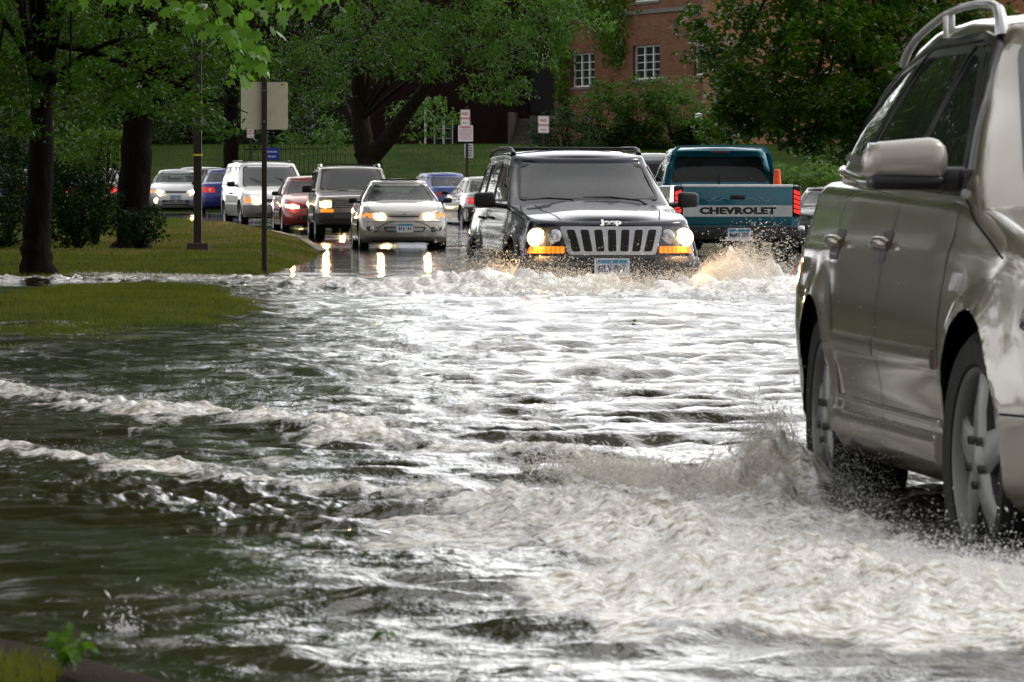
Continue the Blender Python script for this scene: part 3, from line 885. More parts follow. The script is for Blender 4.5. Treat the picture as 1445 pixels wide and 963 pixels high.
ridge([(x - .0, y - 1.9) for x, y in R2[3:]], .3, .018, 10, .1)
# the churned water thrown out beside the wagon
def blob(cx, cy, rx, ry, h, fo, seed, rot=0, turb=1.0):
    global H, foam
    ca, sa = math.cos(rot), math.sin(rot); dx, dy = X - cx, Y - cy
    a = (dx*ca + dy*sa)/rx; b = (-dx*sa + dy*ca)/ry
    d = np.sqrt(a*a + b*b) + .32 * fbm(X*2.2, Y*1.1, 3, seed)
    g = np.clip(1 - d, 0, 1); g = g*g*(3 - 2*g)
    t = .4 + 1.1*np.abs(fbm(X*4.5, Y*2.2, 4, seed + 1)) + .7*fbm(X*11, Y*6, 3, seed + 2)*turb + .28*fbm(X*27, Y*13, 3, seed + 4)*turb
    H += h * g * t
    foam = np.maximum(foam, fo * np.clip(2.8*g, 0, 1))
blob(.48, 13.3, .60, 2.0, .058, 1.15, 40, .12)
blob(.58, 12.0, .85, 1.35, .052, 1.35, 41)
blob(1.15, 11.8, .85, 1.1, .040, 1.4, 45)
blob(.35, 15.0, .75, 2.2, .055, .95, 42, .2)
blob(.70, 15.9, .26, .8, .17, 1.2, 43)
blob(.05, 14.3, .7, 1.7, .025, .8, 46)
blob(1.2, 14.5, .5, 3.2, .02, .4, 44)
# aerated streaks left in the wake, whole middle of the road
wake = np.clip(1 - np.abs((X - .3 + (Y - 15)*.02) / (1.1 + (Y - 12)*.055)), 0, 1) * np.clip((Y - 11) / 2, 0, 1) * np.clip((58 - Y)/25, 0, 1)
streak = np.clip(fbm(X*2.2, Y*.55, 5, 70, .6) * 1.6 + .12, 0, 1)
foam = np.maximum(foam, wake * streak * 1.05)
H += .010 * wake * fbm(X*6, Y*3.2, 4, 75) 
left = np.clip(1 - np.abs((X + 1.0)/1.6), 0, 1) * np.clip((Y - 13)/4, 0, 1)*np.clip((27 - Y)/5, 0, 1)
foam = np.maximum(foam, left * np.clip(fbm(X*2.6, Y*.7, 5, 71, .6)*1.5 - .12, 0, 1))
# bow wave of the off-road car: a broken roller across its nose and out to both sides
B0 = [(-5.0, 66.0), (-3.6, 64.2), (-2.3, 60.8), (-1.2, 56.8), (-.35, 53.4), (.35, 51.9), (1.2, 51.2), (2.1, 51.6), (2.8, 53.0), (3.6, 55.5), (4.6, 59)]
ridge(B0, .75, .12, 50, 1.25, back=2.2, lump=.45, fq=1.3, q=.45)
ridge([(-.1, 55.2), (.8, 54.0), (1.6, 53.8), (2.4, 54.6), (3.1, 56.4)], .9, .16, 51, 1.3, back=2.2, lump=.4, fq=1.3, q=.5)
blob(2.25, 57.0, .75, 2.6, .34, 1.3, 52, -.15)
blob(1.2, 53, 3.2, 3.2, .03, 1.0, 58)
blob(-.05, 57.2, .5, 2.6, .14, 1.2, 53, .2)
blob(.2, 60, 1.6, 5, .04, .8, 54)
blob(2.9, 60, 1.5, 4, .07, .9, 55)
foam *= np.where(Y > 45, np.clip((X + 4.6)/3.8, .18, 1), 1); H *= np.where(Y > 45, np.clip((X + 5.5)/4.5, .35, 1), 1)
ridge([(-6.5, 64.6), (-4.5, 63.4), (-3.0, 62.6), (-1.8, 61.5)], .5, .055, 56, .9, back=1.5, q=.5)
# keep water below the lawns and let it thin out at the far edge
Z = H * np.clip(np.minimum((108 - Y)/14, 1), 0, 1) + 0.0
foam *= (Y < 100)
n = len(u)
V = np.stack([X.ravel(), Y.ravel(), Z.ravel()], 1)
i = (np.arange(len(Dr) - 1)[:, None]*n + np.arange(n - 1)[None, :]).ravel()
m, nt, b = nodes('muddy_water'); WAT = m
at = N(nt, 'ShaderNodeAttribute', attribute_name='foam'); v = coords(nt)
va = coords(nt, (1, .45, 1))
vf = coords(nt, (.75, 2.0, 1), rot=(0, 0, R(-28)))
n1 = noise(nt, va, 9, 7, .68, .4); n2 = noise(nt, v, 45, 5, .72, .2); n3 = noise(nt, v, 3, 4); n4 = noise(nt, vf, 20, 7, .62, .35)
fm = mth(nt, 'MULTIPLY_ADD', at.outputs['Fac'], 1.25, mth(nt, 'MULTIPLY_ADD', n1, 2.4, -1.52))
fm = mth(nt, 'ADD', fm, mth(nt, 'MULTIPLY_ADD', n2, .9, -.48))
fm = mth(nt, 'MULTIPLY', ramp(nt, fm, [(.22, 0), (.62, .78), (.95, 1)]), mth(nt, 'MULTIPLY', at.outputs['Fac'], 3, clamp=True))
FOAMC = ramp(nt, n4, [(.34, (.20, .16, .12)), (.43, (.56, .51, .44)), (.51, (.84, .82, .79)), (.60, (.93, .93, .92))])
MUDC = ramp(nt, n3, [(.3, (.016, .014, .006)), (.7, (.030, .025, .013))])
FOAMC = mixc(nt, ramp(nt, n2, [(.36, .75), (.50, 0)]), FOAMC, (.24, .19, .14))
L(nt, mixc(nt, fm, MUDC, FOAMC), b.inputs['Base Color'])
L(nt, mth(nt, 'MULTIPLY_ADD', fm, .35, .03), b.inputs['Roughness']); b.inputs['IOR'].default_value = 1.333
bh = mth(nt, 'ADD', mth(nt, 'MULTIPLY', noise(nt, coords(nt, (1, .6, 1)), 10, 4, .6, .4), .9), mth(nt, 'MULTIPLY', noise(nt, coords(nt, (1, .8, 1)), 34, 4, .6), .35))
bh = mth(nt, 'ADD', bh, mth(nt, 'MULTIPLY', mth(nt, 'MULTIPLY', mth(nt, 'ADD', n2, n4), fm), .8))
ch = N(nt, 'ShaderNodeAttribute', attribute_name='chop')
bump(nt, b, mth(nt, 'MULTIPLY', bh, ch.outputs['Fac']), .8, .014)
WATER = np_mesh('water', V, np.stack([i, i+1, i+n+1, i+n], 1)[:, ::-1], WAT, None, True, {'foam': foam.ravel(), 'chop': chop.ravel()})
tag(WATER, kind='structure')
# flood beyond the fine grid: behind and beside the viewpoint
mb = MB(); mb.add([(-300, -60, -.03), (300, -60, -.03), (300, 3.98, -.03), (-300, 3.98, -.03)], [(0, 1, 2, 3)])
o = mb.build('water', WAT, None); tag(o, kind='structure')
from mathutils.kdtree import KDTree
_Zi = Z
def water_z(x, y):
    uu = x / y; yi = EYE*F/y + YH
    a = np.interp(yi, yrow[::-1], np.arange(len(yrow))[::-1]); bq = np.interp(uu, u, np.arange(len(u)))
    return _Zi[np.clip(np.round(a).astype(int), 0, len(yrow)-1), np.clip(np.round(bq).astype(int), 0, len(u)-1)]
# ------------------------------------------------------------------ spray: drops and torn threads of water in flight
def spraymat(name, c):
    m, nt, b = nodes(name); out = nt.nodes['Material Output']
    setb(b, c, .12, ior=1.333, spec=.8)
    v = coords(nt); f = noise(nt, v, 6, 4, .6)
    cc = ramp(nt, f, [(.3, tuple(x*.75 for x in c)), (.7, tuple(min(1, x*1.2) for x in c))])
    L(nt, cc, b.inputs['Base Color'])
    t = N(nt, 'ShaderNodeBsdfTranslucent'); L(nt, cc, t.inputs[0])
    tr = N(nt, 'ShaderNodeBsdfTransparent')
    m1 = N(nt, 'ShaderNodeMixShader'); m1.inputs[0].default_value = .45; L(nt, b.outputs[0], m1.inputs[1]); L(nt, t.outputs[0], m1.inputs[2])
    m2 = N(nt, 'ShaderNodeMixShader'); m2.inputs[0].default_value = .35; L(nt, m1.outputs[0], m2.inputs[1]); L(nt, tr.outputs[0], m2.inputs[2])
    L(nt, m2.outputs[0], out.inputs[0]); return m
SPRAY = spraymat('spray_drops', (.82, .79, .73)); SPRAYW = spraymat('white_spray', (.92, .92, .91))
def bits(pos, vel, rad, stretch):
    n = len(pos); sp = np.linalg.norm(vel, axis=1, keepdims=True) + 1e-6; d = vel / sp
    a = np.cross(d, np.array([.3, .2, .93])); a /= np.linalg.norm(a, axis=1, keepdims=True) + 1e-9; c = np.cross(d, a)
    r = rad[:, None]; l = (rad*stretch)[:, None]
    t = rng.uniform(.6, 1.0, (n, 1))
    V = np.stack([pos - d*l, pos + a*r, pos + c*r*t, pos - a*r*t, pos - c*r, pos + d*l], 1).reshape(-1, 3)
    base = np.arange(n)[:, None]*6
    fq = np.array([[0,2,1],[0,3,2],[0,4,3],[0,1,4],[5,1,2],[5,2,3],[5,3,4],[5,4,1]])
    return V, (base[:, :, None] + fq[None]).reshape(-1, 3)
def spray(name, label, sources, mat, cat='splash'):
    Vs = []; Fs = []; off = 0
    for s in sources:
        n = s['n']; t = rng.random(n)
        pl = np.array(s['line'], float); idx = t*(len(pl) - 1); k = np.minimum(idx.astype(int), len(pl)-2); fr = (idx - k)[:, None]
        p = pl[k]*(1 - fr) + pl[k+1]*fr
        p = p + rng.normal(0, 1, (n, 3))*np.array(s.get('spread', (.03, .06, .01)))
        v = np.array(s['vel'])[None]*rng.uniform(.25, 1.05, (n, 1))**s.get('pw', 1) + rng.normal(0, 1, (n, 3))*np.array(s.get('vs', (.25, .3, .3)))
        # clump the jets so that they leave gaps
        cl = perlin(t*s.get('cl', 14) + s.get('seed', 0), rng.random(n)*.3, s.get('seed', 0))*1.6
        v[:, 2] *= np.clip(1 + .8*cl, .3, 1.8); v[:, 2] = np.abs(v[:, 2])
        T = rng.random(n)*(2*v[:, 2]/9.81*1.02)
        pos = p + v*T[:, None]; pos[:, 2] -= 4.905*T*T
        vel = v.copy(); vel[:, 2] -= 9.81*T
        pos[:, 2] += np.maximum(0, 0)
        rad = s['r'][0]*(s['r'][1]/s['r'][0])**(rng.random(n)**s.get('rp', 2.2))
        ok = (pos[:, 2] > p[:, 2] - .02)
        V2, F2 = bits(pos[ok], vel[ok], rad[ok], rng.uniform(*s.get('st', (1.5, 5)), ok.sum()))
        Vs.append(V2); Fs.append(F2 + off); off += len(V2)
    o = np_mesh(name, np.concatenate(Vs), np.concatenate(Fs), mat, None, True)
    return tag(o, label, cat, kind='stuff')
SP_REAR = [dict(n=60000, line=[(.82, 16.6, .0), (.76, 16.0, .02), (.72, 15.5, .02)], vel=(-.24, .1, 1.55), vs=(.12, .25, .14), r=(.0006, .0026), st=(2, 7), pw=.8, seed=1),
           dict(n=12000, line=[(.78, 16.2, .0), (.60, 15.3, .03)], vel=(-.35, -.2, .9), vs=(.25, .4, .25), r=(.0009, .004), st=(3, 9), seed=2),
           dict(n=9000, line=[(.7, 15.6, .03), (.2, 17.6, .03)], vel=(-.35, .15, .55), vs=(.25, .4, .2), spread=(.12, .25, .01), r=(.0008, .0038), st=(3, 9), seed=3)]
spray('splash', 'pale brown splash thrown up beside the rear wheel of the station wagon', SP_REAR, SPRAY)
SP_FR = [dict(n=28000, line=[(.98, 13.0, .0), (.9, 12.6, .03), (1.05, 12.1, .04), (1.45, 11.9, .04)], vel=(-.5, -.8, .75), vs=(.4, .5, .25), spread=(.08, .15, .02), r=(.0006, .0022), st=(1.3, 4), seed=4),
         dict(n=30000, line=[(.95, 13.3, .02), (.6, 13.2, .05), (.45, 12.4, .04), (.6, 11.8, .03), (.9, 11.5, .02)], vel=(-.7, -.35, .7), vs=(.5, .5, .3), spread=(.12, .25, .02), r=(.0006, .0021), st=(1.3, 4), seed=5, cl=25),
         dict(n=22000, line=[(.8, 14.4, .03), (.35, 14.2, .04), (.15, 15.2, .03)], vel=(-.5, .1, .6), vs=(.5, .5, .3), spread=(.15, .35, .02), r=(.0006, .0021), st=(1.3, 4), seed=6, cl=25),
         dict(n=22000, line=[(.15, 12.9, .04), (.3, 12.2, .04), (.6, 11.7, .04), (1.0, 11.5, .04), (1.5, 11.4, .04)], vel=(-.15, -.15, .55), vs=(.3, .4, .2), spread=(.15, .45, .02), r=(.0005, .0017), st=(1.2, 3), seed=17, cl=30),
         dict(n=5000, line=[(.93, 14.2, .05), (.9, 15.1, .05), (.87, 15.7, .08)], vel=(-.05, -.3, 1.5), vs=(.12, .3, .5), spread=(.03, .2, .02), r=(.0004, .0014), st=(1.2, 2.6), seed=7)]
spray('splash', 'white churned splash at the front wheel of the station wagon, bottom right', SP_FR, SPRAYW)
SP_J = [dict(n=30000, line=[(-.1, 55.8, .08), (.4, 54.4, .1), (1.2, 53.8, .1), (2.0, 54.4, .1), (2.5, 55.6, .12)], vel=(0, -1.6, 1.5), vs=(.7, .5, .5), spread=(.1, .5, .05), r=(.0015, .006), st=(1.5, 4), seed=8, cl=18),
        dict(n=42000, line=[(1.9, 56.0, .1), (2.1, 57.2, .12), (1.95, 58.2, .1)], vel=(1.7, -.3, 1.9), vs=(.35, .4, .3), spread=(.06, .4, .05), r=(.0015, .006), st=(1.5, 4.5), seed=9),
        dict(n=12000, line=[(.1, 56.0, .05), (-.1, 57.4, .1), (-.3, 59.0, .1)], vel=(-1.1, -.3, 1.6), vs=(.5, .5, .5), spread=(.06, .4, .05), r=(.002, .009), st=(1.5, 4), seed=10),
        dict(n=26000, line=[(-1.2, 59, .05), (-.35, 54, .08), (.35, 52.4, .06), (1.2, 51.6, .06), (2.1, 52, .06), (2.8, 53.5, .06), (3.6, 56, .04)], vel=(0, -1.2, .85), vs=(.5, .5, .3), spread=(.15, .5, .02), r=(.002, .008), st=(1.5, 4), seed=11, cl=30)]
spray('splash', 'churning bow wave of muddy foam in front of the navy off-road car', SP_J, SPRAY)
SP_W = [dict(n=6000, line=[(x, y, .03) for x, y in R1[3:]], vel=(-.1, -.2, .65), vs=(.2, .2, .2), spread=(.08, .15, .01), r=(.0006, .002), st=(1.1, 2.2), seed=12, cl=30),
        dict(n=6000, line=[(x, y, .03) for x, y in R2[1:8]], vel=(-.1, -.25, .6), vs=(.2, .2, .2), spread=(.06, .12, .01), r=(.0005, .0016), st=(1.1, 2.2), seed=13, cl=30)]
spray('splash', 'drops along the two breaking wake crests on the left', SP_W, SPRAYW)
SP_L = [dict(n=12000, line=[(x, y, .04) for x, y in B0[:4]], vel=(-.1, -.4, .5), vs=(.3, .3, .15), spread=(.15, .4, .01), r=(.0015, .005), seed=14, cl=20)]
spray('splash', 'low foam crest lapping along the grass edge', SP_L, SPRAY)
px, py = PX(175, 11.1), 11.1
SP_D = [dict(n=160, line=[(px - .015, py, .0), (px + .015, py, .0)], vel=(0, 0, .85), vs=(.18, .18, .2), spread=(.012, .012, .002), r=(.0008, .0028), seed=15)]
spray('splash', 'small upright splash of a raindrop near the muddy kerb', SP_D, SPRAYW)
# ------------------------------------------------------------------ station wagon close by on the right
DALLOY = pm('grimy_alloy', (.13, .135, .13), .4, .5)
PALEB = paint('pale_beige_paint', (.36, .33, .29), .3, .36, drops=0, crough=.13)
BEIGE = paint('beige_silver_paint', (.165, .14, .105), .45, .34, dirt=.35, dirtcol=(.06, .05, .035), drops=.0, crough=.08)
GLD = glass('tinted_car_glass', (.035, .045, .04), rough=.015, bmpk=.02, ior=1.42)
GLC = glass('clear_car_glass', (.5, .56, .54), rough=.02, bmpk=.03, ior=1.38)
GLW = glass('wet_windshield', (.45, .52, .49), rough=.012, bmpk=.06, ior=1.72)
low = dict(xf=[(0, -.06), (.15, 0), (.55, 0), (.8, -.05), (1, -.14)], xr=[(0, -4.46), (.2, -4.54), (.55, -4.53), (.7, -4.47), (1, -4.43)],
    w=[(0, .80), (.06, .845), (.12, .862), (.3, .873), (.45, .885), (.62, .884), (.76, .872), (.88, .848), (1, .822)],
    wx=[(-4.54, .93), (-4.0, .965), (-3.2, .99), (-1.6, 1), (-.8, .99), (-.3, .955), (0, .93)],
    zlo=[(-4.54, .27), (-3.9, .25), (-3.0, .225), (-1.2, .225), (-.4, .2), (0, .2)],
    zhi=[(-4.54, 1.0), (-4.2, 1.0), (-3.2, .985), (-1.6, .95), (-1.25, .925), (-.8, .86), (-.4, .78), (0, .66)],
    Lf=.55, nf=2.4, nf2=2.6, Lr=.42, nr=2.8, nr2=2.6, fil=.06, crown=.05)
up = dict(xf=[(0, -1.10), (.5, -1.57), (1, -2.07)], xr=[(0, -4.42), (.4, -4.34), (1, -4.06)],
    w=[(0, .80), (.15, .785), (.5, .715), (.85, .63), (1, .575)], wx=[(-4.45, .86), (-4.0, .93), (-3.3, .98), (-2.6, 1), (-1.2, 1)],
    zlo=[(-4.5, .96), (-3.2, .95), (-1.6, .915), (-1.1, .89)], zhi=[(-4.3, 1.345), (-4.0, 1.375), (-3.4, 1.425), (-2.8, 1.435), (-2.2, 1.41), (-1.9, 1.37)],
    Lf=.14, nf=2.4, nf2=3.4, Lr=.25, nr=2.4, nr2=3, fil=.05, crown=.035)
def disp(x, y, z):
    # shoulder crease and the scallop above the sill
    s = 1 if y > 0 else -1
    if abs(y) > .6 and -4.0 < x < -.6:
        k = .008 * math.exp(-((z - .80) / .03) ** 2) - .008 * math.exp(-((z - .42) / .07) ** 2)
        return (0, s * k, 0)
    return (0, 0, 0)
e, c = start_car('station_wagon', 'beige silver station wagon throwing up water close by at the right edge', 'car', low, up,
    -.93, 1.088 + .885 * math.cos(R(5.2)), 13.56 + .885 * math.sin(R(5.2)), -.093, 5.2, res=1.5,
    arches=[(-.93, .316, .362, .022), (-3.58, .316, .358, .018)], disp=disp)
WAGON = e
for sd, vw in ((-1, 'right'), (1, 'left')):
    wheel(e, -.93, sd*(.885 - .118), .316, .215, .225, 'five', sd, R(5), rimmat=DALLOY)
    wheel(e, -3.58, sd*(.865 - .12), .316, .215, .225, 'five', sd, rimmat=DALLOY)
    c.window('side_window', [(-1.56, .985), (-1.60, 1.02), (-2.2, 1.325), (-2.36, 1.345), (-2.365, 1.01)], vw, GLD, e, TRIM, .04)
    c.window('side_window', [(-2.41, 1.012), (-2.41, 1.348), (-3.12, 1.352), (-3.33, 1.03)], vw, GLD, e, TRIM, .03)
    c.window('side_window', [(-3.38, 1.035), (-3.19, 1.348), (-3.65, 1.31), (-4.05, 1.18), (-4.17, 1.06)], vw, GLD, e, TRIM, .05)
    # black frame between the panes
    c.panel('pillar_trim', [(-2.345, 1.0), (-2.345, 1.352), (-2.43, 1.352), (-2.43, 1.0)], vw, TRIM, e, .0035, .008, rnd=.01)
    c.panel('pillar_trim', [(-3.31, 1.02), (-3.10, 1.355), (-3.21, 1.355), (-3.40, 1.02)], vw, TRIM, e, .0035, .008, rnd=.01)
    for pts in ([(-1.50, .955), (-2.2, .972), (-3.3, .995), (-4.18, 1.03)],): c.moulding('chrome_strip', pts, vw, CHROME, e, .022, .012)
    c.moulding('window_frame', [(-1.53, .985), (-1.9, 1.19), (-2.2, 1.352), (-2.4, 1.374), (-3.2, 1.376), (-3.7, 1.33), (-4.1, 1.19), (-4.22, 1.04)], vw, TRIM, e, .03, .012, .03)
    c.moulding('door_moulding', [(-1.42, .545), (-2.36, .553)], vw, BEIGE, e, .055, .013)
    c.moulding('door_moulding', [(-2.39, .553), (-3.12, .558)], vw, BEIGE, e, .055, .013)
    c.moulding('side_skirt', [(-1.34, .325), (-2.4, .33), (-3.18, .335)], vw, BEIGE, e, .07, .022)
    c.moulding('side_skirt_strip', [(-1.34, .385), (-2.4, .39), (-3.16, .395)], vw, CHROME if False else BEIGE, e, .02, .01)
    # door shut lines
    c.line([(-1.40, .30), (-1.38, .6), (-1.40, .8), (-1.47, .95)], vw, GAP, e, .008)
    c.line([(-2.375, .30), (-2.375, .99)], vw, GAP, e, .007)
    c.line([(-3.16, .36), (-3.16, .52), (-3.22, .66), (-3.33, .75), (-3.37, .9), (-3.33, 1.0)], vw, GAP, e, .007)
    c.line([(-1.38, .30), (-3.16, .30)], vw, GAP, e, .007)
    c.line([(-.55, .44), (-.1, .44)], vw, GAP, e, .006)
    c.line([(-1.47, .94), (-1.2, .88), (-.8, .80)], vw, GAP, e, .006)
    for hx in (-2.43 + .01, -3.26 + .0):
        dd = hx
        h = c.panel('handle_recess', [(dd-.10, .775), (dd+.09, .775), (dd+.09, .86), (dd-.10, .86)], vw, BLK, e, .002, .02, .03, .03)
        pts = []
        for k in range(9):
            t = k / 8; hh, nn = c.ray(dd - .11 + .22*t, .82, vw); pts.append(hh + nn * (.006 + .016 * math.sin(math.pi*t)**.6))
        mb = MB(); mb.tube(pts, [.012] + [.017]*7 + [.012], 8); mb.build('door_handle', BEIGE, e, angle=50)
    hh, nn = c.ray(-1.22, .74, vw)
    c.panel('side_repeater', [(-1.26, .715), (-1.17, .715), (-1.17, .76), (-1.26, .76)], vw, pm('clear_repeater', (.6, .6, .6), .1, coat=1.0), e, .01, .015, .02, .02)
    # roof rail
    ctl = [(-2.20, 1.37), (-2.215, 1.41), (-2.26, 1.442), (-2.36, 1.458), (-2.6, 1.468), (-2.9, 1.469), (-3.2, 1.458), (-3.5, 1.433), (-3.75, 1.405), (-3.9, 1.375), (-4.0, 1.34)]
    pts = [(x, sd*(.572 - .028*(-2.2 - x)/-1.88 * -1), z) for x, z in ctl]
    mb = MB(); mb.tube(pts, [.02, .018, .015, .012, .0105, .010, .010, .0105, .011, .012, .012], 12)
    mb.box((-3.17, sd*.555 - .012, 1.36), (-3.09, sd*.555 + .010, 1.458), .006)
    mb.build('roof_rail', pm('satin_aluminium', (.5, .5, .5), .35, .9), e, angle=40)
    # rear lamp, head lamp
    c.panel('tail_lamp', [(-4.54, .72), (-4.54, .95), (-4.28, .96), (-4.25, .74)], vw, REDD, e, .006, .02, .06, .03)
    c.panel('headlight', [(-.10, .56), (-.12, .66), (-.55, .74), (-.52, .64)], vw, LENS, e, .006, .02, .06, .03)
mb = None
# wing mirrors: shell, black foot and arm
for sd in (-1, 1):
    mb = MB(); y0 = sd*.815; y1 = sd*1.025
    mb.box((-1.70, min(y0, y1), .985), (-1.57, max(y0, y1), 1.097), .045)
    for i, v in enumerate(mb.v):
        t = (abs(v[1]) - .815) / .21; zc = 1.045
        mb.v[i] = (v[0] - .03*t, v[1], zc + (v[2] - zc) * (1.03 - .22*t*t) - .006*t)
    m = mb.build('wing_mirror', PALEB, e, angle=60)
    mb = MB(); mb.box((-1.69, min(y0, y1*1.0) + .01, .965), (-1.58, max(y0, y1) - .012, 1.002), .016)
    mb.tube([(-1.62, sd*.74, .985), (-1.63, sd*.78, .99), (-1.64, sd*.86, .995)], [.045, .035, .03], 10)
    mb.box((-1.70, sd*.765 - .025, .955), (-1.52, sd*.765 + .02, 1.02), .02)
    mb.build('mirror_foot', BLK, m, angle=45)
    mb = MB(); mb.box((-1.712, min(y0, y1) + .02, 1.0), (-1.702, max(y0, y1) - .02, 1.085), .004); mb.build('mirror_glass', CHROME, m)
c.window('windshield', [(-.68, .97), (.68, .97), (.54, 1.355), (-.54, 1.355)], 'front', GLC, e, TRIM, .06, rim=.05)
c.window('rear_window', [(-.56, 1.0), (.56, 1.0), (.46, 1.32), (-.46, 1.32)], 'rear', GLD, e, TRIM, .06)
c.panel('grille', [(-.3, .46), (.3, .46), (.33, .6), (-.33, .6)], 'front', BLK, e, .006, .02)
c.panel('air_intake', [(-.6, .26), (.6, .26), (.55, .36), (-.55, .36)], 'front', BLK, e, .006, .02)
plate(e, .02, 0, .42, 1)
interior(e, -1.75, .92, -2.6, .68, -3.4, 1.2, .3)
wells(e, -.93, .37, .84); wells(e, -3.58, .37, .82)
wiper(e, [(-1.22, -.5, .925), (-1.3, -.1, .96), (-1.36, .4, .97)])
mb = MB(); mb.box((-4.3, -.6, .2), (-.3, .6, .26)); mb.build('underbody', WELL, e)
end_car(e, c, BEIGE, 45)

# ------------------------------------------------------------------ dark blue off-roader driving through the water
NAVY = paint('navy_paint', (.004, .005, .018), .0, .3, dirt=.25, dirtcol=(.03, .026, .022), drops=.07)
CLAD = pm('grey_cladding', (.03, .028, .030), .42, bmp=.1)
low = dict(xf=[(0, -.08), (.1, 0), (.42, 0), (.46, -.05), (.8, -.07), (1, -.10)], xr=[(0, -4.5), (.2, -4.6), (.5, -4.6), (.55, -4.53), (1, -4.5)],
    w=[(0, .88), (.08, .915), (.3, .925), (.42, .92), (.6, .905), (.8, .885), (1, .85)],
    wx=[(-4.6, .95), (-4.2, .985), (-3.5, 1), (-1.2, 1), (-.6, .985), (-.25, .955), (0, .935)],
    zlo=[(-4.6, .42), (-3, .38), (-1, .38), (0, .36)],
    zhi=[(-4.6, 1.16), (-3, 1.165), (-1.6, 1.155), (-1.38, 1.145), (-1.1, 1.11), (-.6, 1.06), (-.12, .985), (0, .96)],
    Lf=.30, nf=2.6, nf2=3.0, Lr=.22, nr=2.8, nr2=3, fil=.055, crown=.035,
    topf=lambda x, s: (.022 * max(0, 1 - ((s - .0) / .62) ** 8) if x > -1.35 and s < .62 else 0))
up = dict(xf=[(0, -1.34), (.5, -1.72), (1, -2.12)], xr=[(0, -4.5), (.5, -4.42), (1, -4.28)],
    w=[(0, .845), (.1, .835), (.5, .785), (.85, .73), (1, .70)], wx=[(-4.5, .95), (-4, .98), (-2, 1), (-1.3, 1)],
    zlo=[(-4.6, 1.13), (-1.6, 1.12), (-1.3, 1.10)], zhi=[(-4.4, 1.66), (-3.6, 1.70), (-2.8, 1.70), (-2.35, 1.675), (-2.1, 1.63), (-1.9, 1.60)],
    Lf=.24, nf=2.4, nf2=3.2, Lr=.2, nr=2.6, nr2=3, fil=.05, crown=.035)
e, c = start_car('off_road_car', 'dark navy off-road car with lit headlights ploughing a bow wave', 'car', low, up,
    0, 1.01, 56.7, -.305, 8, res=1.25, arches=[(-.82, .40, .44, .02), (-3.51, .40, .43, .02)], sq=.95)
for sd, vw in ((-1, 'right'), (1, 'left')):
    wheel(e, -.82, sd*.79, .36, .23, .21, 'five', sd)
    wheel(e, -3.51, sd*.79, .36, .23, .21, 'five', sd)
    c.window('side_window', [(-1.75, 1.19), (-2.22, 1.56), (-2.72, 1.585), (-2.74, 1.19)], vw, GLD, e, TRIM, .03)
    c.window('side_window', [(-2.82, 1.19), (-2.82, 1.59), (-3.42, 1.59), (-3.52, 1.3), (-3.42, 1.19)], vw, GLD, e, TRIM, .03)
    c.window('side_window', [(-3.62, 1.19), (-3.55, 1.58), (-4.2, 1.56), (-4.28, 1.19)], vw, GLD, e, TRIM, .03)
    c.moulding('cladding', [(-1.3, .50), (-3.05, .50)], vw, CLAD, e, .2, .02)
    c.moulding('cladding', [(-3.98, .55), (-4.45, .55)], vw, CLAD, e, .2, .02)
    for x0 in (-1.42, -2.78, -3.2): c.line([(x0, .45), (x0, 1.15)], vw, GAP, e, .008)
    for hx in (-2.62, -3.3):
        pts = []
        for k in range(7):
            t = k/6; hh, nn = c.ray(hx - .1 + .2*t, 1.02, vw); pts.append(hh + nn*(.004 + .03*math.sin(math.pi*t)**.7))
        mb = MB(); mb.tube(pts, .014, 8); mb.build('door_handle', BLK, e, angle=50)
    # wheel arch flare
    for ax in (-.82, -3.51):
        pts = [(ax + .47*math.cos(a), .40 + .45*math.sin(a)) for a in np.linspace(.15, math.pi-.15, 15)]
        c.moulding('arch_flare', pts, vw, CLAD, e, .05, .025, .2)
    # roof rail
    pts = [(-2.45, sd*.66, 1.68), (-2.55, sd*.665, 1.725), (-2.7, sd*.665, 1.742), (-3.5, sd*.66, 1.75), (-4.1, sd*.64, 1.725), (-4.3, sd*.63, 1.67)]
    mb = MB(); mb.tube(pts, [.03, .026, .022, .022, .026, .03], 8); mb.build('roof_rail', BLK, e, angle=50)
    mirror(c, e, -1.72, sd*.86, 1.12, sd, .22, .17, BLK, .09, .11)
    # lamps
    f = 1 if sd == 1 else -1
    pl = [(f*.47, .66), (f*.875, .685), (f*.905, .93), (f*.445, .935)]
    if f < 0: pl = pl[::-1]
    hb = c.panel('lamp_housing', pl, 'front', pm('smoked_reflector', (.09, .09, .10), .15, .8), e, .006, .03, .05, .03)
    mb = MB(); hh, nn = c.ray(f*.735, .825, 'front'); mb.lathe([(.001, .012), (.07, .010), (.09, .004), (.098, 0)], 'x', (hh.x + .014, f*.748, .825), 24)
    hl = mb.build('headlight', HEAD, e, angle=60); bulb(hl, hh.x + .028, f*.748, .825, .045)
    mb = MB(); hh, nn = c.ray(f*.57, .825, 'front'); mb.lathe([(.001, .002), (.05, .012), (.068, .004), (.075, 0)], 'x', (hh.x + .010, f*.57, .835), 20)
    mb.build('high_beam', REFL, e, angle=60)
    pl = [(f*.475, .668), (f*.83, .668), (f*.80, .735), (f*.475, .735)]
    if f < 0: pl = pl[::-1]
    c.panel('turn_signal', pl, 'front', AMBER, e, .022, .02, .05, .015)
    pl = [(f*.62, .40), (f*.72, .40), (f*.72, .48), (f*.62, .48)]
    if f < 0: pl = pl[::-1]
    c.panel('fog_lamp', pl, 'front', REFL, e, .03, .03, .04, .03)
c.window('windshield', [(-.735, 1.20), (.735, 1.20), (.655, 1.575), (-.655, 1.575)], 'front', GLW, e, TRIM, .06, rim=.03)
c.window('rear_window', [(-.62, 1.2), (.62, 1.2), (.56, 1.58), (-.56, 1.58)], 'rear', GLD, e, TRIM, .06)
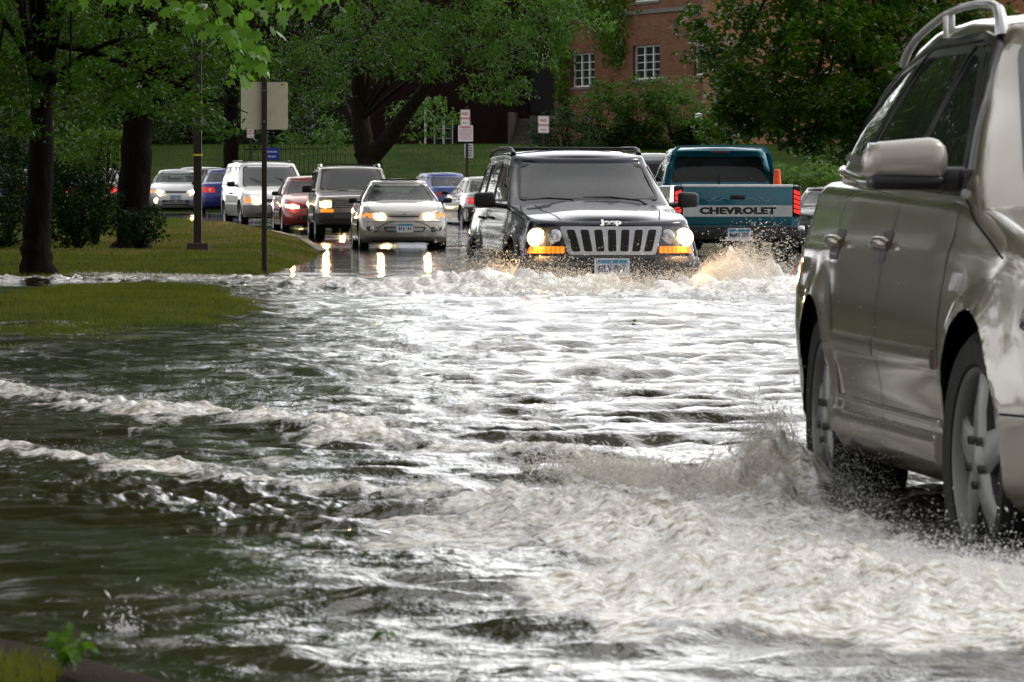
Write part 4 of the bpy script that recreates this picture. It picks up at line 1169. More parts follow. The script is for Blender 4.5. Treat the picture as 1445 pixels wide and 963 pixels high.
# bumper
bp = [(-.90, .45), (.90, .45), (.915, .63), (.5, .645), (-.5, .645), (-.915, .63)]
c.panel('bumper', bp, 'front', CLAD, e, .02, .05, .06, .03)
c.panel('air_intake', [(-.42, .47), (.42, .47), (.42, .6), (-.42, .6)], 'front', BLK, e, .024, .02, .06, .02)
# grille: chrome surround with seven slots
gp = [(-.44, .65), (.44, .65), (.52, .935), (-.52, .935)]
g = c.panel('grille', gp, 'front', pm('grille_chrome', (.42, .42, .43), .2, .95), e, .018, .03, .05, .03)
for k in range(7):
    y = -.36 + .12*k; w = .041
    sk = .055 * (y / .36)
    sl = [(y - w + 0, .685), (y + w + 0, .685), (y + w + sk, .90), (y - w + sk, .90)]
    V, Fo = c.patch(roundpoly(sl, .02), 'front', .0225, .01, .06)
    mb = MB(); mb.add(V, Fo); mb.build('grille_slot', pm('grille_black', (.003, .003, .003), .5), g)
    for q in range(1, 5):
        zz = .685 + .043*q; hh, nn = c.ray(y, zz, 'front'); mb = MB(); mb.box((hh.x + .02, y - w*.8 + sk*q/5, zz - .003), (hh.x + .028, y + w*.8 + sk*q/5, zz + .003)); mb.build('grille_bar', BLK, g)
hh, nn = c.ray(0, .955, 'front')
hh, nn = c.ray(0, .972, 'front'); MX_ = Matrix((Vector((0, 1, 0)), nn.cross(Vector((0, 1, 0))), nn)).transposed().to_4x4()
text_mesh('badge', 'Jeep', .095, pm('bright_badge', (.9, .9, .9), .3, .3), e, Matrix.Translation(hh + nn*.008) @ MX_, .004, 1.25, .005)
hh, nn = c.ray(0, .53, 'front')
plate(e, hh.x + .05, -.02, .525, 1, 'GLV·027', w=.33, h=.165)
for sd in (-1, 1):
    c.line([(-1.3, sd*.60), (-.75, sd*.60), (-.2, sd*.50)], 'top', GAP, e, .012)
    c.line([(-1.36, sd*.74), (-.9, sd*.80), (-.15, sd*.80)], 'top', GAP, e, .01)
c.line([(-.13, -.8), (-.105, -.4), (-.1, 0), (-.105, .4), (-.13, .8)], 'top', GAP, e, .01)
for xx in (-2.9, -3.9): mb = MB(); mb.box((xx - .04, -.655, 1.735), (xx + .04, .655, 1.76), .012); mb.build('roof_bar', BLK, e, angle=40)
wiper(e, [(-1.30, -.16, 1.165), (-1.43, -.2, 1.21), (-1.44, -.45, 1.225), (-1.42, -.68, 1.205)])
wiper(e, [(-1.30, .55, 1.16), (-1.42, .5, 1.20), (-1.45, .2, 1.235), (-1.44, -.08, 1.235)])
interior(e, -1.75, 1.13, -2.75, .72, -3.5, 1.52, .5, SEATL)
wells(e, -.82, .45, .88); wells(e, -3.51, .45, .88)
mb = MB(); mb.box((-4.4, -.7, .3), (-.2, .7, .42)); mb.build('underbody', WELL, e)
for sd in (-1, 1):
    pl = [(sd*.68, .9), (sd*.86, .9), (sd*.84, 1.12), (sd*.7, 1.12)]
    if sd < 0: pl = pl[::-1]
    c.panel('tail_lamp', pl, 'rear', REDD, e, .008, .02)
end_car(e, c, NAVY)
JEEP = e

# ------------------------------------------------------------------ teal pickup going away
TEAL = paint('teal_paint', (.0, .105, .15), .35, .33, dirt=.2, drops=.05)
low = dict(xf=[(0, -.05), (.3, 0), (.8, -.05), (1, -.1)], xr=[(0, -5.3), (.1, -5.4), (1, -5.4)],
    w=[(0, .93), (.2, .97), (.6, .975), (.85, .965), (1, .955)], wx=[(-5.4, .985), (-4.8, 1), (-.6, 1), (0, .95)],
    zlo=[(-5.4, .50), (-4, .5), (0, .4)], zhi=[(-5.4, 1.205), (-3.2, 1.205), (-1.9, 1.19), (-1.5, 1.18), (0, 1.08)],
    Lf=.25, nf=3, nf2=3, Lr=.06, nr=3, nr2=3, fil=.025, crown=.0)
up = dict(xf=[(0, -1.45), (1, -2.05)], xr=[(0, -3.3), (.5, -3.22), (1, -3.08)],
    w=[(0, .90), (.2, .88), (.6, .82), (1, .735)], zlo=[(-5, 1.17), (-1, 1.15)], zhi=[(-3.3, 1.76), (-2.6, 1.78), (-2, 1.74)],
    Lf=.2, nf=2.6, nf2=3, Lr=.12, nr=3, nr2=3, fil=.05, crown=.03)
e, c = start_car('pickup_truck', 'teal pickup truck seen from behind with silver tailgate stripe', 'truck', low, up,
    -5.4, 3.42, 86, -.045, 5, away=True, res=1.1, arches=[(-.9, .42, .46, .01), (-4.3, .42, .46, .01)], midx=-2.4, minz=1.2)
PICK = e
# open bed
c.Fc = [f for f in c.Fc if not (all(-5.32 < c.V[i][0] < -3.4 and abs(c.V[i][1]) < .9 and c.V[i][2] > 1.15 for i in f))]
mb = MB()
mb.box((-5.33, -.9, .75), (-3.35, .9, .8)); mb.box((-5.345, -.9, .75), (-5.325, .9, 1.19)); mb.box((-3.38, -.9, .75), (-3.34, .9, 1.19))
for sd in (-1, 1): mb.box((-5.33, sd*.9 - .015, .75), (-3.35, sd*.9 + .015, 1.19))
mb.build('bed_liner', BLK, e)
tg = MB(); tg.box((-5.425, -.84, .60), (-5.38, .84, 1.195), .012); tg = tg.build('tailgate', TEAL, e, angle=40)
mb = MB(); mb.box((-5.432, -.845, 1.172), (-5.33, .845, 1.212), .01); mb.build('tailgate_cap', pm('white_cap', (.8, .82, .84), .25), tg, angle=40)
mb = MB(); mb.box((-5.429, -.835, .725), (-5.4265, .835, .895)); mb.build('silver_stripe', pm('silver_stripe', (.5, .51, .53), .3, .5), tg)
MT = Matrix.Translation((-5.431, 0, .808)) @ Matrix.Rotation(R(-90), 4, 'Z') @ Matrix.Rotation(R(90), 4, 'X')
text_mesh('lettering', 'CHEVROLET', .135, pm('black_letter', (.01, .01, .01), .4), tg, MT, .002, 1.48, .009, spacing=1.06)
MT = Matrix.Translation((-5.4305, .0, .793)) @ Matrix.Rotation(R(-90), 4, 'Z') @ Matrix.Rotation(R(90), 4, 'X')
text_mesh('lettering', 'CHEVROLET', .135, pm('white_letter', (.85, .85, .85), .4), tg, MT, .0012, 1.48, .006, spacing=1.06)
mb = MB(); mb.box((-5.44, -.11, .985), (-5.42, .11, 1.05), .01); mb.build('tailgate_handle', BLK, tg, angle=40)
mb = MB()
for sd in (-1, 1):
    for (a, b2, ph) in ((.14, .34, 0), (.34, .5, 1.6)):
        pts = [(-5.4275, sd*(a + (b2-a)*t), .985 + .022*math.sin(t*5 + ph)) for t in np.linspace(0, 1, 14)]
        mb.tube(pts, .0035, 4)
    mb.tube([(-5.4275, sd*(.3 + .1*t), 1.0 + .05*(1-t)**2) for t in np.linspace(0, 1, 8)], .003, 4)
mb.build('pinstripe', pm('pale_pinstripe', (.35, .4, .45), .4), tg)
bm_ = MB(); bm_.box((-5.60, -.95, .36), (-5.42, .95, .565), .03); bm_ = bm_.build('rear_bumper', pm('black_bumper', (.015, .015, .016), .3, .3), e, angle=40)
mb = MB(); mb.box((-5.605, -.93, .545), (-5.42, .93, .572), .008); mb.build('bumper_step', CLAD, bm_, angle=40)
mb = MB()
for sd in (-1, 1): mb.box((-5.62, sd*.93 - .07, .50), (-5.42, sd*.93 + .04, .585), .02)
mb.tube([(-5.625, -.30, .365), (-5.625, .30, .365)], .013, 8)
mb.box((-5.63, -.17, .36), (-5.6, -.2, .42)); mb.box((-5.63, .17, .36), (-5.6, .2, .42))
mb.build('chrome_trim', CHROME, bm_, angle=40)
plate(bm_, -5.612, .0, .455, -1, 'MMS·385', h=.165, w=.33)
for sd, vw in ((-1, 'right'), (1, 'left')):
    wheel(e, -.9, sd*.83, .38, .24, .2, 'steel', sd, rimmat=STEEL)
    wheel(e, -4.3, sd*.83, .38, .24, .2, 'steel', sd, rimmat=STEEL)
    mb = MB(); mb.box((-5.412, sd*.905 - .065, .72), (-5.30, sd*.905 + .062, 1.19), .02); h = mb.build('lamp_housing', BLK, e, angle=40)
    mb = MB()
    for k in range(5):
        z0 = 1.12 - k*.072
        y0, y1 = sd*.86, sd*.955
        mb.add([(-5.418, y0, z0 - .04 ), (-5.418, y1, z0 - .075), (-5.418, y1, z0 - .02), (-5.418, y0, z0 + .012),
                (-5.40, y0, z0 - .04), (-5.40, y1, z0 - .075), (-5.40, y1, z0 - .02), (-5.40, y0, z0 + .012)], [(0,1,2,3),(4,7,6,5),(0,4,5,1),(1,5,6,2),(2,6,7,3),(3,7,4,0)])
    mb.build('tail_lamp', REDB, h)
    c.window('side_window', [(-2.0, 1.24), (-2.3, 1.66), (-2.95, 1.68), (-3.05, 1.24)], vw, GLD, e, TRIM, .04)
    mirror(c, e, -1.95, sd*.84, 1.22, sd, .1, .16, BLK, .03)
    mb = MB(); mb.box((-4.68, sd*.8 - .12, .14), (-4.66, sd*.8 + .12, .55)); mb.build('mud_flap', BLK, e)
c.window('rear_window', [(-.76, 1.25), (.76, 1.25), (.66, 1.66), (-.66, 1.66)], 'rear', GLD, e, TRIM, .07, rim=.02)
c.window('windshield', [(-.74, 1.25), (.74, 1.25), (.64, 1.66), (-.64, 1.66)], 'front', GLC, e, TRIM, .07)
# roof spoiler over the rear glass
mb = MB()
pts = [(-.79, 1.70), (-.72, 1.77), (-.66, 1.815), (-.2, 1.825), (.2, 1.825), (.66, 1.815), (.72, 1.77), (.79, 1.70)]
vs = []
for (y, z) in pts: vs += [(-3.08, y, z), (-3.42, y*1.0, z + .01), (-3.42, y*.97, z - .028), (-3.08, y*.97, z - .03)]
fs = [(4*i+k, 4*i+(k+1) % 4, 4*i+4+(k+1) % 4, 4*i+4+k) for i in range(len(pts)-1) for k in range(4)] + [(0,1,2,3), (len(vs)-4, len(vs)-1, len(vs)-2, len(vs)-3)]
mb.add(vs, fs)
for sd in (-1, 1):
    mb.add([(-3.16, sd*.76, 1.72), (-3.42, sd*.765, 1.73), (-3.32, sd*.86, 1.35), (-3.28, sd*.87, 1.22), (-3.18, sd*.87, 1.22),
            (-3.16, sd*.72, 1.72), (-3.42, sd*.725, 1.73), (-3.32, sd*.83, 1.35), (-3.28, sd*.84, 1.22), (-3.18, sd*.84, 1.22)],
           [(0,1,2,3,4), (9,8,7,6,5), (0,5,6,1), (1,6,7,2), (2,7,8,3), (3,8,9,4), (4,9,5,0)])
mb.build('roof_spoiler', TEAL, e, angle=40)
mb = MB(); mb.box((-3.20, -.16, 1.715), (-3.16, .16, 1.745), .008); mb.build('third_brake_lamp', REDD, e)
mb = MB(); mb.tube([(-3.3, .02, 1.2), (-3.31, .02, 1.33), (-3.3, .0, 1.4)], [.02, .012, .006], 6); mb.build('aerial', BLK, e)
interior(e, -1.9, 1.17, -2.75, .75, -2.9, 1.55, .6, rear=False)
mb = MB(); mb.box((-5.2, -.5, .32), (-.5, .5, .48)); mb.tube([(-4.3, -.75, .38), (-4.3, .75, .38)], .06, 8); mb.sphere((-4.3, 0, .38), .15)
mb.box((-4.9, -.42, .36), (-4.7, .3, .62)); mb.build('underbody', WELL, e)
mb = MB(); mb.box((-4.98, -.32, .2), (-4.96, .02, .36), .01); mb.build('hitch_plate', pm('pale_metal', (.4, .4, .4), .4, .5), e)
wells(e, -.9, .47, .93); wells(e, -4.3, .47, .93)
end_car(e, c, TEAL)
# traffic cone standing in the bed
Mw = Matrix.Translation(e.location) @ Matrix.Rotation(e.rotation_euler.z, 4, 'Z')
cl = Mw @ Vector((-5.0, -.66, .8))
cone = MB(); cone.lathe([(.0, .0), (.13, .0), (.125, .03), (.10, .035), (.058, .40), (.045, .56), (.03, .565), (.0, .565)], 'z', n=24)
CO = cone.build('traffic_cone', pm('orange_plastic', (.9, .10, .02), .4), None, angle=40)
CO.location = cl; CO.scale = (1.05, 1.05, 1.14); tag(CO, 'orange traffic cone standing upright in the bed of the teal pickup', 'traffic cone')
mb = MB(); mb.box((-.17, -.17, 0), (.17, .17, .025), .008); mb.build('cone_base', pm('orange_plastic', (.85, .09, .02), .4), CO)
# ------------------------------------------------------------------ the queue and the cars behind
def sedan_spec(L=4.5, W=.86, H=1.38, hood=.72, cowl=.95, belt=.93, deck=.97, wx=-1.12, hx=-1.85, rx=-3.25, bx=-3.95, fwd=.0, roofw=.56, baseW=.77, zlo=.2, hatch=False):
    low = dict(xf=[(0, -.08), (.15, 0), (.5, 0), (.75, -.06), (1, -.16)], xr=[(0, -L + .07), (.2, -L), (.5, -L), (.7, -L + .05), (1, -L + .08)],
        w=[(0, W*.93), (.1, W*.98), (.4, W), (.65, W*.995), (.85, W*.965), (1, W*.93)],
        wx=[(-L, .93), (-L + .5, .98), (-L + 1.2, 1), (-1.2, 1), (-.5, .98), (0, .92)],
        zlo=[(-L, .28), (-L + 1, .2), (-1, .2), (0, zlo)],
        zhi=[(-L, deck - .02), (-L + .3, deck), (bx + .1, max(belt, deck)), (-2, belt), (wx, cowl), (wx + .5, (cowl*.6 + hood*.4)), (-.2, hood), (0, hood - .05)],
        Lf=.55, nf=2.3, nf2=2.4, Lr=.42, nr=2.4, nr2=2.5, fil=.055, crown=.045)
    up = dict(xf=[(0, wx + .02), (.5, (wx + hx)/2 + .01), (1, hx)], xr=[(0, bx), (.5, (bx + rx)/2 - .02), (1, rx)],
        w=[(0, baseW), (.3, baseW - .03), (.8, roofw + .06), (1, roofw)], wx=[(bx, .93), (rx, .98), (-2.2, 1), (wx, 1)],
        zlo=[(-L, max(belt, deck) - .03), (bx, belt - .02), (wx, cowl - .045)], zhi=[(rx - .3, H - .06), (rx + .3, H - .01), (hx - .6, H), (hx, H - .025), (hx + .3, H - .07)],
        Lf=.32, nf=2.2, nf2=2.8, Lr=.32, nr=2.2, nr2=2.8, fil=.05, crown=.035)
    return low, up
def f_sym(c, name, pl, view, mat, e, **kw):
    out = []
    for sd in (-1, 1):
        q = [(sd*a, b) for a, b in pl]
        if sd < 0: q = q[::-1]
        out.append(c.panel(name, q, view, mat, e, **kw))
    return out
def sedan(name, label, col, X, D, z, yaw, away=False, front=None, rear=None, spec=None, res=.7, rim='multi', group=None, glassm=None, people=False, cat='car', drops=.15, sunroof=False):
    sp = dict(spec or {}); low, up = sedan_spec(**sp)
    L = sp.get('L', 4.5); W = sp.get('W', .86); H = sp.get('H', 1.38); wx = sp.get('wx', -1.12); hx = sp.get('hx', -1.85); rx = sp.get('rx', -3.25); bx = sp.get('bx', -3.95)
    belt = sp.get('belt', .93); cowl = sp.get('cowl', .95); deck = sp.get('deck', .97); hood = sp.get('hood', .72); rw = sp.get('roofw', .56); bw = sp.get('baseW', .77)
    ax = [-.88, -L + .98]
    e, c = start_car(name, label, cat, low, up, -L if away else 0, X, D, z, yaw, away, res, group, [(a, .31, .36, .012) for a in ax], midx=(hx + rx)/2, minz=belt - .06)
    g = glassm or GLC
    mat = col
    c.window('windshield', [(-bw + .1, cowl + .03), (bw - .1, cowl + .03), (rw - .05, H - .085), (-rw + .05, H - .085)], 'front', g, e, TRIM, .06, rim=.03)
    rz = max(belt, deck) + .03
    c.window('rear_window', [(-bw + .14, rz), (bw - .14, rz), (rw - .06, H - .1), (-rw + .06, H - .1)], 'rear', g, e, TRIM, .06, rim=.025)
    mid = (hx + rx)/2 - .05
    for sd, vw in ((-1, 'right'), (1, 'left')):
        zb = belt + .03; zt = H - .085
        c.window('side_window', [(wx - .28, zb), (hx - .1, zt - .02), (mid + .03, zt), (mid + .03, zb)], vw, g, e, TRIM, .03)
        c.window('side_window', [(mid - .04, zb), (mid - .04, zt), (rx + .12, zt - .015), (rx - .28, zb + .02)], vw, g, e, TRIM, .03)
        c.moulding('door_moulding', [(ax[0] - .42, .5), (ax[1] + .42, .5)], vw, BLK if front != 'plain' else mat, e, .05, .012)
        for x0 in (wx - .25, mid): c.line([(x0, .26), (x0, belt)], vw, GAP, e, .008)
        c.line([(ax[1] + .32, .6), (rx + .02, belt)], vw, GAP, e, .008)
        for hx2 in (mid + .14, rx + .12):
            pts = []
            for k in range(5):
                t = k/4; hh, nn = c.ray(hx2 - .08 + .16*t, .8, vw); pts.append(hh + nn*(.004 + .022*math.sin(math.pi*t)))
            mb = MB(); mb.tube(pts, .012, 6); mb.build('door_handle', BLK if front != 'plain' else mat, e, angle=50)
        for a in ax: wheel(e, a, sd*(W - .11), .305, .19, .19, rim, sd)
        mirror(c, e, wx - .42, sd*(W - .06), belt + .0, sd, .17, .11, BLK if name != 'blue_car' else mat, .05, .09)
    interior(e, wx - .5, cowl - .02, -2.35, W - .17, -3.15, H - .2, .28)
    for a in ax: wells(e, a, .37, W - .03)
    mb = MB(); mb.box((-L + .2, -W + .25, .17), (-.25, W - .25, .26)); mb.build('underbody', WELL, e)
    return e, c, sp
CARG = 'cars queuing in the street'
# silver compact saloon
SILV = paint('silver_paint', (.25, .235, .21), .5, .38, dirt=.15, drops=.1)
e, c, sp = sedan('sedan_car', 'silver sedan with lit headlights at the water edge behind the navy car', SILV, -2.07, 109.6, -.03, 4.5,
    spec=dict(L=4.55, W=.86, H=1.375, hood=.74, cowl=.955, belt=.93, deck=.98, roofw=.55), res=1.0, group=CARG)
f_sym(c, 'headlight', [(.34, .63), (.60, .635), (.60, .73), (.36, .70)], 'front', HEADW, e, off=.006, rnd=.02)
bulbs(e, c, .45, .675)
f_sym(c, 'turn_signal', [(.62, .635), (.80, .65), (.82, .74), (.62, .735)], 'front', AMBER, e, off=.006, rnd=.02)
c.panel('grille', [(-.27, .655), (.27, .655), (.30, .685), (-.30, .685)], 'front', BLK, e, rnd=.01)
f_sym(c, 'fog_lamp', [(.52, .36), (.72, .40), (.74, .48), (.50, .47)], 'front', BLK, e, rnd=.03)
for sd in (-1, 1):
    hh, nn = c.ray(sd*.61, .43, 'front'); mb = MB(); mb.lathe([(.001, .012), (.045, .01), (.052, 0)], 'x', (hh.x + .004, sd*.61, .425), 16); mb.build('fog_lamp_glass', REFL, e)
c.panel('lower_grille', [(-.36, .37), (.36, .37), (.42, .47), (-.42, .47)], 'front', BLK, e, rnd=.04)
hh, nn = c.ray(0, .72, 'front')
mb = MB(); mb.box((hh.x, -.055, .715), (hh.x + .012, .055, .73)); mb.box((hh.x, -.02, .705), (hh.x + .012, .02, .74)); mb.build('badge', CHROME, e)
hh, nn = c.ray(0, .46, 'front'); plate(e, hh.x + .02, -.0, .45, 1)
c.line([(-.10, -.55), (-.09, 0), (-.10, .55)], 'top', GAP, e, .01)
for sd in (-1, 1): c.line([(-1.05, sd*.72), (-.3, sd*.66)], 'top', GAP, e, .01)
c.panel('sunroof', [(-2.55, -.36), (-2.05, -.36), (-2.05, .36), (-2.55, .36)], 'top', TRIM, e, off=.01, rnd=.05)
mb = MB(); mb.box((-2.02, -.38, 1.385), (-1.98, .38, 1.41), .006); mb.build('sunroof_deflector', BLK, e)
wiper(e, [(-1.1, -.1, .97), (-1.2, -.5, .985), (-1.22, -.6, .985)])
c.moulding('bumper_strip', [(-.72, .585), (0, .585), (.72, .585)], 'front', SILV, e, .03, .01)
end_car(e, c, SILV); CAV = e
# tan off-roader
TAN = paint('champagne_paint', (.19, .17, .14), .5, .4, dirt=.3, drops=.1)
low = dict(xf=[(0, -.1), (.12, 0), (.4, 0), (.45, -.05), (1, -.08)], xr=[(0, -4.4), (1, -4.45)], w=[(0, .82), (.1, .86), (.5, .87), (.8, .86), (1, .845)],
    wx=[(-4.45, .97), (-4, 1), (-.6, 1), (0, .95)], zlo=[(-4.5, .4), (0, .36)], zhi=[(-4.5, 1.1), (-1.6, 1.08), (-1.3, 1.07), (-.1, .96), (0, .93)],
    Lf=.25, nf=3, nf2=3, Lr=.15, nr=3, nr2=3, fil=.04, crown=.03)
up = dict(xf=[(0, -1.35), (1, -1.98)], xr=[(0, -4.4), (1, -4.22)], w=[(0, .83), (.5, .775), (1, .70)], zlo=[(-4.5, 1.07), (-1.2, 1.04)], zhi=[(-4.4, 1.62), (-3, 1.64), (-2, 1.60)],
    Lf=.2, nf=2.6, nf2=3, Lr=.15, nr=3, nr2=3, fil=.05, crown=.03)
e, c = start_car('off_road_car', 'champagne coloured off-road car with roof rails queuing behind the silver sedan', 'car', low, up, 0, -3.37, 123, .08, 5,
    res=.8, arches=[(-.8, .38, .42, .015), (-3.55, .38, .42, .015)], group=CARG)
for sd, vw in ((-1, 'right'), (1, 'left')):
    for a in (-.8, -3.55): wheel(e, a, sd*.76, .36, .22, .2, 'steel', sd)
    c.window('side_window', [(-1.65, 1.12), (-2.1, 1.54), (-2.6, 1.55), (-2.6, 1.12)], vw, GLD, e, TRIM, .03)
    c.window('side_window', [(-2.68, 1.12), (-2.68, 1.55), (-3.3, 1.55), (-3.4, 1.12)], vw, GLD, e, TRIM, .03)
    c.window('side_window', [(-3.5, 1.12), (-3.45, 1.55), (-4.1, 1.53), (-4.2, 1.12)], vw, GLD, e, TRIM, .03)
    c.moulding('cladding', [(-1.25, .52), (-3.1, .52)], vw, CLAD, e, .14, .02)
    for x0 in (-1.4, -2.65): c.line([(x0, .45), (x0, 1.1)], vw, GAP, e)
    mirror(c, e, -1.6, sd*.83, 1.06, sd, .22, .17, BLK, .06, .1)
    mb = MB(); mb.tube([(-2.3, sd*.64, 1.62), (-2.4, sd*.64, 1.685), (-4.0, sd*.62, 1.69), (-4.1, sd*.62, 1.62)], .018, 8); mb.build('roof_rail', CHROME, e)
for xx in (-2.7, -3.7): mb = MB(); mb.box((xx-.03, -.64, 1.68), (xx+.03, .64, 1.70)); mb.build('roof_bar', BLK, e)
c.window('windshield', [(-.72, 1.12), (.72, 1.12), (.64, 1.56), (-.64, 1.56)], 'front', GLW, e, TRIM, .05, rim=.03)
c.window('rear_window', [(-.65, 1.15), (.65, 1.15), (.6, 1.52), (-.6, 1.52)], 'rear', GLD, e, TRIM, .05)
f_sym(c, 'headlight', [(.54, .74), (.78, .74), (.80, .87), (.54, .87)], 'front', HEAD, e, off=.006, rnd=.02)
bulbs(e, c, .66, .805)
f_sym(c, 'turn_signal', [(.50, .63), (.78, .63), (.78, .69), (.50, .69)], 'front', AMBER, e, off=.01, rnd=.01)
c.panel('grille', [(-.5, .73), (.5, .73), (.5, .88), (-.5, .88)], 'front', BLK, e, rnd=.01)
for k in range(3):
    hh, nn = c.ray(0, .76 + .045*k, 'front'); mb = MB(); mb.box((hh.x, -.49, .755 + .045*k), (hh.x + .015, .49, .765 + .045*k)); mb.build('grille_bar', CHROME, e)
c.panel('bumper', [(-.85, .42), (.85, .42), (.86, .6), (-.86, .6)], 'front', CLAD, e, off=.04, rnd=.03)
interior(e, -1.7, 1.06, -2.6, .68, -3.4, 1.45, .45)
wells(e, -.8, .43, .84); wells(e, -3.55, .43, .84)
wiper(e, [(-1.32, -.1, 1.1), (-1.42, -.6, 1.13)]); wiper(e, [(-1.32, .55, 1.1), (-1.43, .05, 1.14)])
mb = MB(); mb.box((-4.3, -.6, .28), (-.2, .6, .42)); mb.build('underbody', WELL, e)
end_car(e, c, TAN)
# red compact
RED = paint('red_paint', (.20, .008, .008), .3, .33, dirt=.1)
e, c, sp = sedan('compact_car', 'red compact car half hidden between the white minivan and the champagne off-road car', RED, -4.67, 137, .2, 7.5,
    spec=dict(L=4.2, W=.84, H=1.36, hood=.70, belt=.9, cowl=.92, deck=.95, rx=-3.1, bx=-3.7), group=CARG)
f_sym(c, 'headlight', [(.45, .58), (.76, .60), (.78, .69), (.46, .66)], 'front', HEAD, e, off=.006, rnd=.02)
bulbs(e, c, .6, .63)
c.panel('lower_grille', [(-.5, .3), (.5, .3), (.5, .4), (-.5, .4)], 'front', BLK, e, rnd=.03); c.panel('grille', [(-.4, .6), (.4, .6), (.4, .64), (-.4, .64)], 'front', BLK, e, rnd=.01)
end_car(e, c, RED)
# white minivan
WHITE = paint('white_paint', (.60, .60, .59), .0, .35, dirt=.2)
GREYP = pm('grey_bumper', (.16, .16, .16), .5)
low = dict(xf=[(0, -.1), (.2, 0), (.5, 0), (.8, -.06), (1, -.14)], xr=[(0, -4.5), (.3, -4.53), (1, -4.5)], w=[(0, .85), (.1, .89), (.5, .915), (.8, .90), (1, .88)],
    wx=[(-4.53, .97), (-4, 1), (-.7, 1), (0, .93)], zlo=[(-4.5, .3), (0, .25)], zhi=[(-4.5, 1.06), (-1.3, 1.02), (-1.0, .99), (-.4, .86), (0, .76)],
    Lf=.4, nf=2.6, nf2=2.8, Lr=.15, nr=3, nr2=3, fil=.05, crown=.04)
up = dict(xf=[(0, -1.0), (1, -1.85)], xr=[(0, -4.5), (1, -4.35)], w=[(0, .875), (.5, .82), (1, .73)], zlo=[(-4.5, 1.03), (-.9, .95)], zhi=[(-4.4, 1.64), (-3, 1.67), (-1.9, 1.62)],
    Lf=.3, nf=2.4, nf2=3, Lr=.15, nr=3, nr2=3, fil=.05, crown=.03)
e, c = start_car('minivan', 'white minivan with grey lower body and roof rack waiting in the queue', 'minivan', low, up, 0, -5.95, 145, .32, 11,
    res=.8, arches=[(-.85, .33, .38, .01), (-3.7, .33, .38, .01)], group=CARG)
for sd, vw in ((-1, 'right'), (1, 'left')):
    for a in (-.85, -3.7): wheel(e, a, sd*.80, .32, .2, .19, 'steel', sd)
    c.window('side_window', [(-1.5, 1.07), (-2.0, 1.54), (-2.4, 1.55), (-2.4, 1.07)], vw, GLD, e, TRIM, .03)
    c.window('side_window', [(-2.5, 1.07), (-2.5, 1.56), (-3.4, 1.56), (-3.4, 1.07)], vw, GLD, e, TRIM, .03)
    c.window('side_window', [(-3.45, 1.07), (-3.45, 1.56), (-4.25, 1.55), (-4.32, 1.07)], vw, GLD, e, TRIM, .03)
    c.panel('lower_side', [(-1.3, .27), (-3.3, .29), (-3.3, .58), (-1.3, .56)], vw, GREYP, e, .003, .01)
    for x0 in (-1.35, -2.45, -3.42): c.line([(x0, .3), (x0, 1.05)], vw, GAP, e)
    for hx in (-2.3, -2.6):
        hh, nn = c.ray(hx, .86, vw); mb = MB(); mb.box((hx-.07, min(hh.y, hh.y+sd*.03), .84), (hx+.07, max(hh.y, hh.y+sd*.03), .88), .008); mb.build('door_handle', BLK, e)
    mirror(c, e, -1.45, sd*.88, 1.02, sd, .2, .14, BLK, .06, .1)
    mb = MB(); mb.tube([(-2.2, sd*.62, 1.66), (-2.3, sd*.62, 1.70), (-4.1, sd*.6, 1.70), (-4.2, sd*.6, 1.66)], .015, 8); mb.build('roof_rail', BLK, e)
for xx in (-2.5, -3.2, -3.9): mb = MB(); mb.box((xx-.025, -.62, 1.69), (xx+.025, .62, 1.71)); mb.build('roof_bar', BLK, e)
c.window('windshield', [(-.77, 1.03), (.77, 1.03), (.66, 1.55), (-.66, 1.55)], 'front', GLW, e, TRIM, .07, rim=.03)
c.window('rear_window', [(-.68, 1.1), (.68, 1.1), (.62, 1.52), (-.62, 1.52)], 'rear', GLD, e, TRIM, .05)
f_sym(c, 'turn_signal', [(.70, .60), (.84, .62), (.86, .74), (.70, .73)], 'front', AMBER, e, off=.008, rnd=.02)
f_sym(c, 'headlight', [(.46, .60), (.69, .60), (.69, .73), (.46, .72)], 'front', HEAD, e, off=.006, rnd=.02)
bulbs(e, c, .58, .665)
c.panel('grille', [(-.42, .62), (.42, .62), (.42, .71), (-.42, .71)], 'front', BLK, e, rnd=.02)
c.panel('bumper', [(-.86, .28), (.86, .28), (.885, .55), (-.885, .55)], 'front', GREYP, e, off=.02, rnd=.03)
interior(e, -1.5, 1.0, -2.3, .72, -3.3, 1.45, .4); wells(e, -.85, .39, .87); wells(e, -3.7, .39, .87)
wiper(e, [(-1.0, .55, 1.05), (-1.3, .3, 1.2), (-1.45, .1, 1.28)]); wiper(e, [(-1.0, -.15, 1.05), (-1.3, -.4, 1.2), (-1.42, -.55, 1.25)])
mb = MB(); mb.box((-4.3, -.65, .22), (-.2, .65, .32)); mb.build('underbody', WELL, e)
hh, nn = c.ray(0, .42, 'front'); plate(e, hh.x + .03, 0, .42, 1)
end_car(e, c, WHITE)
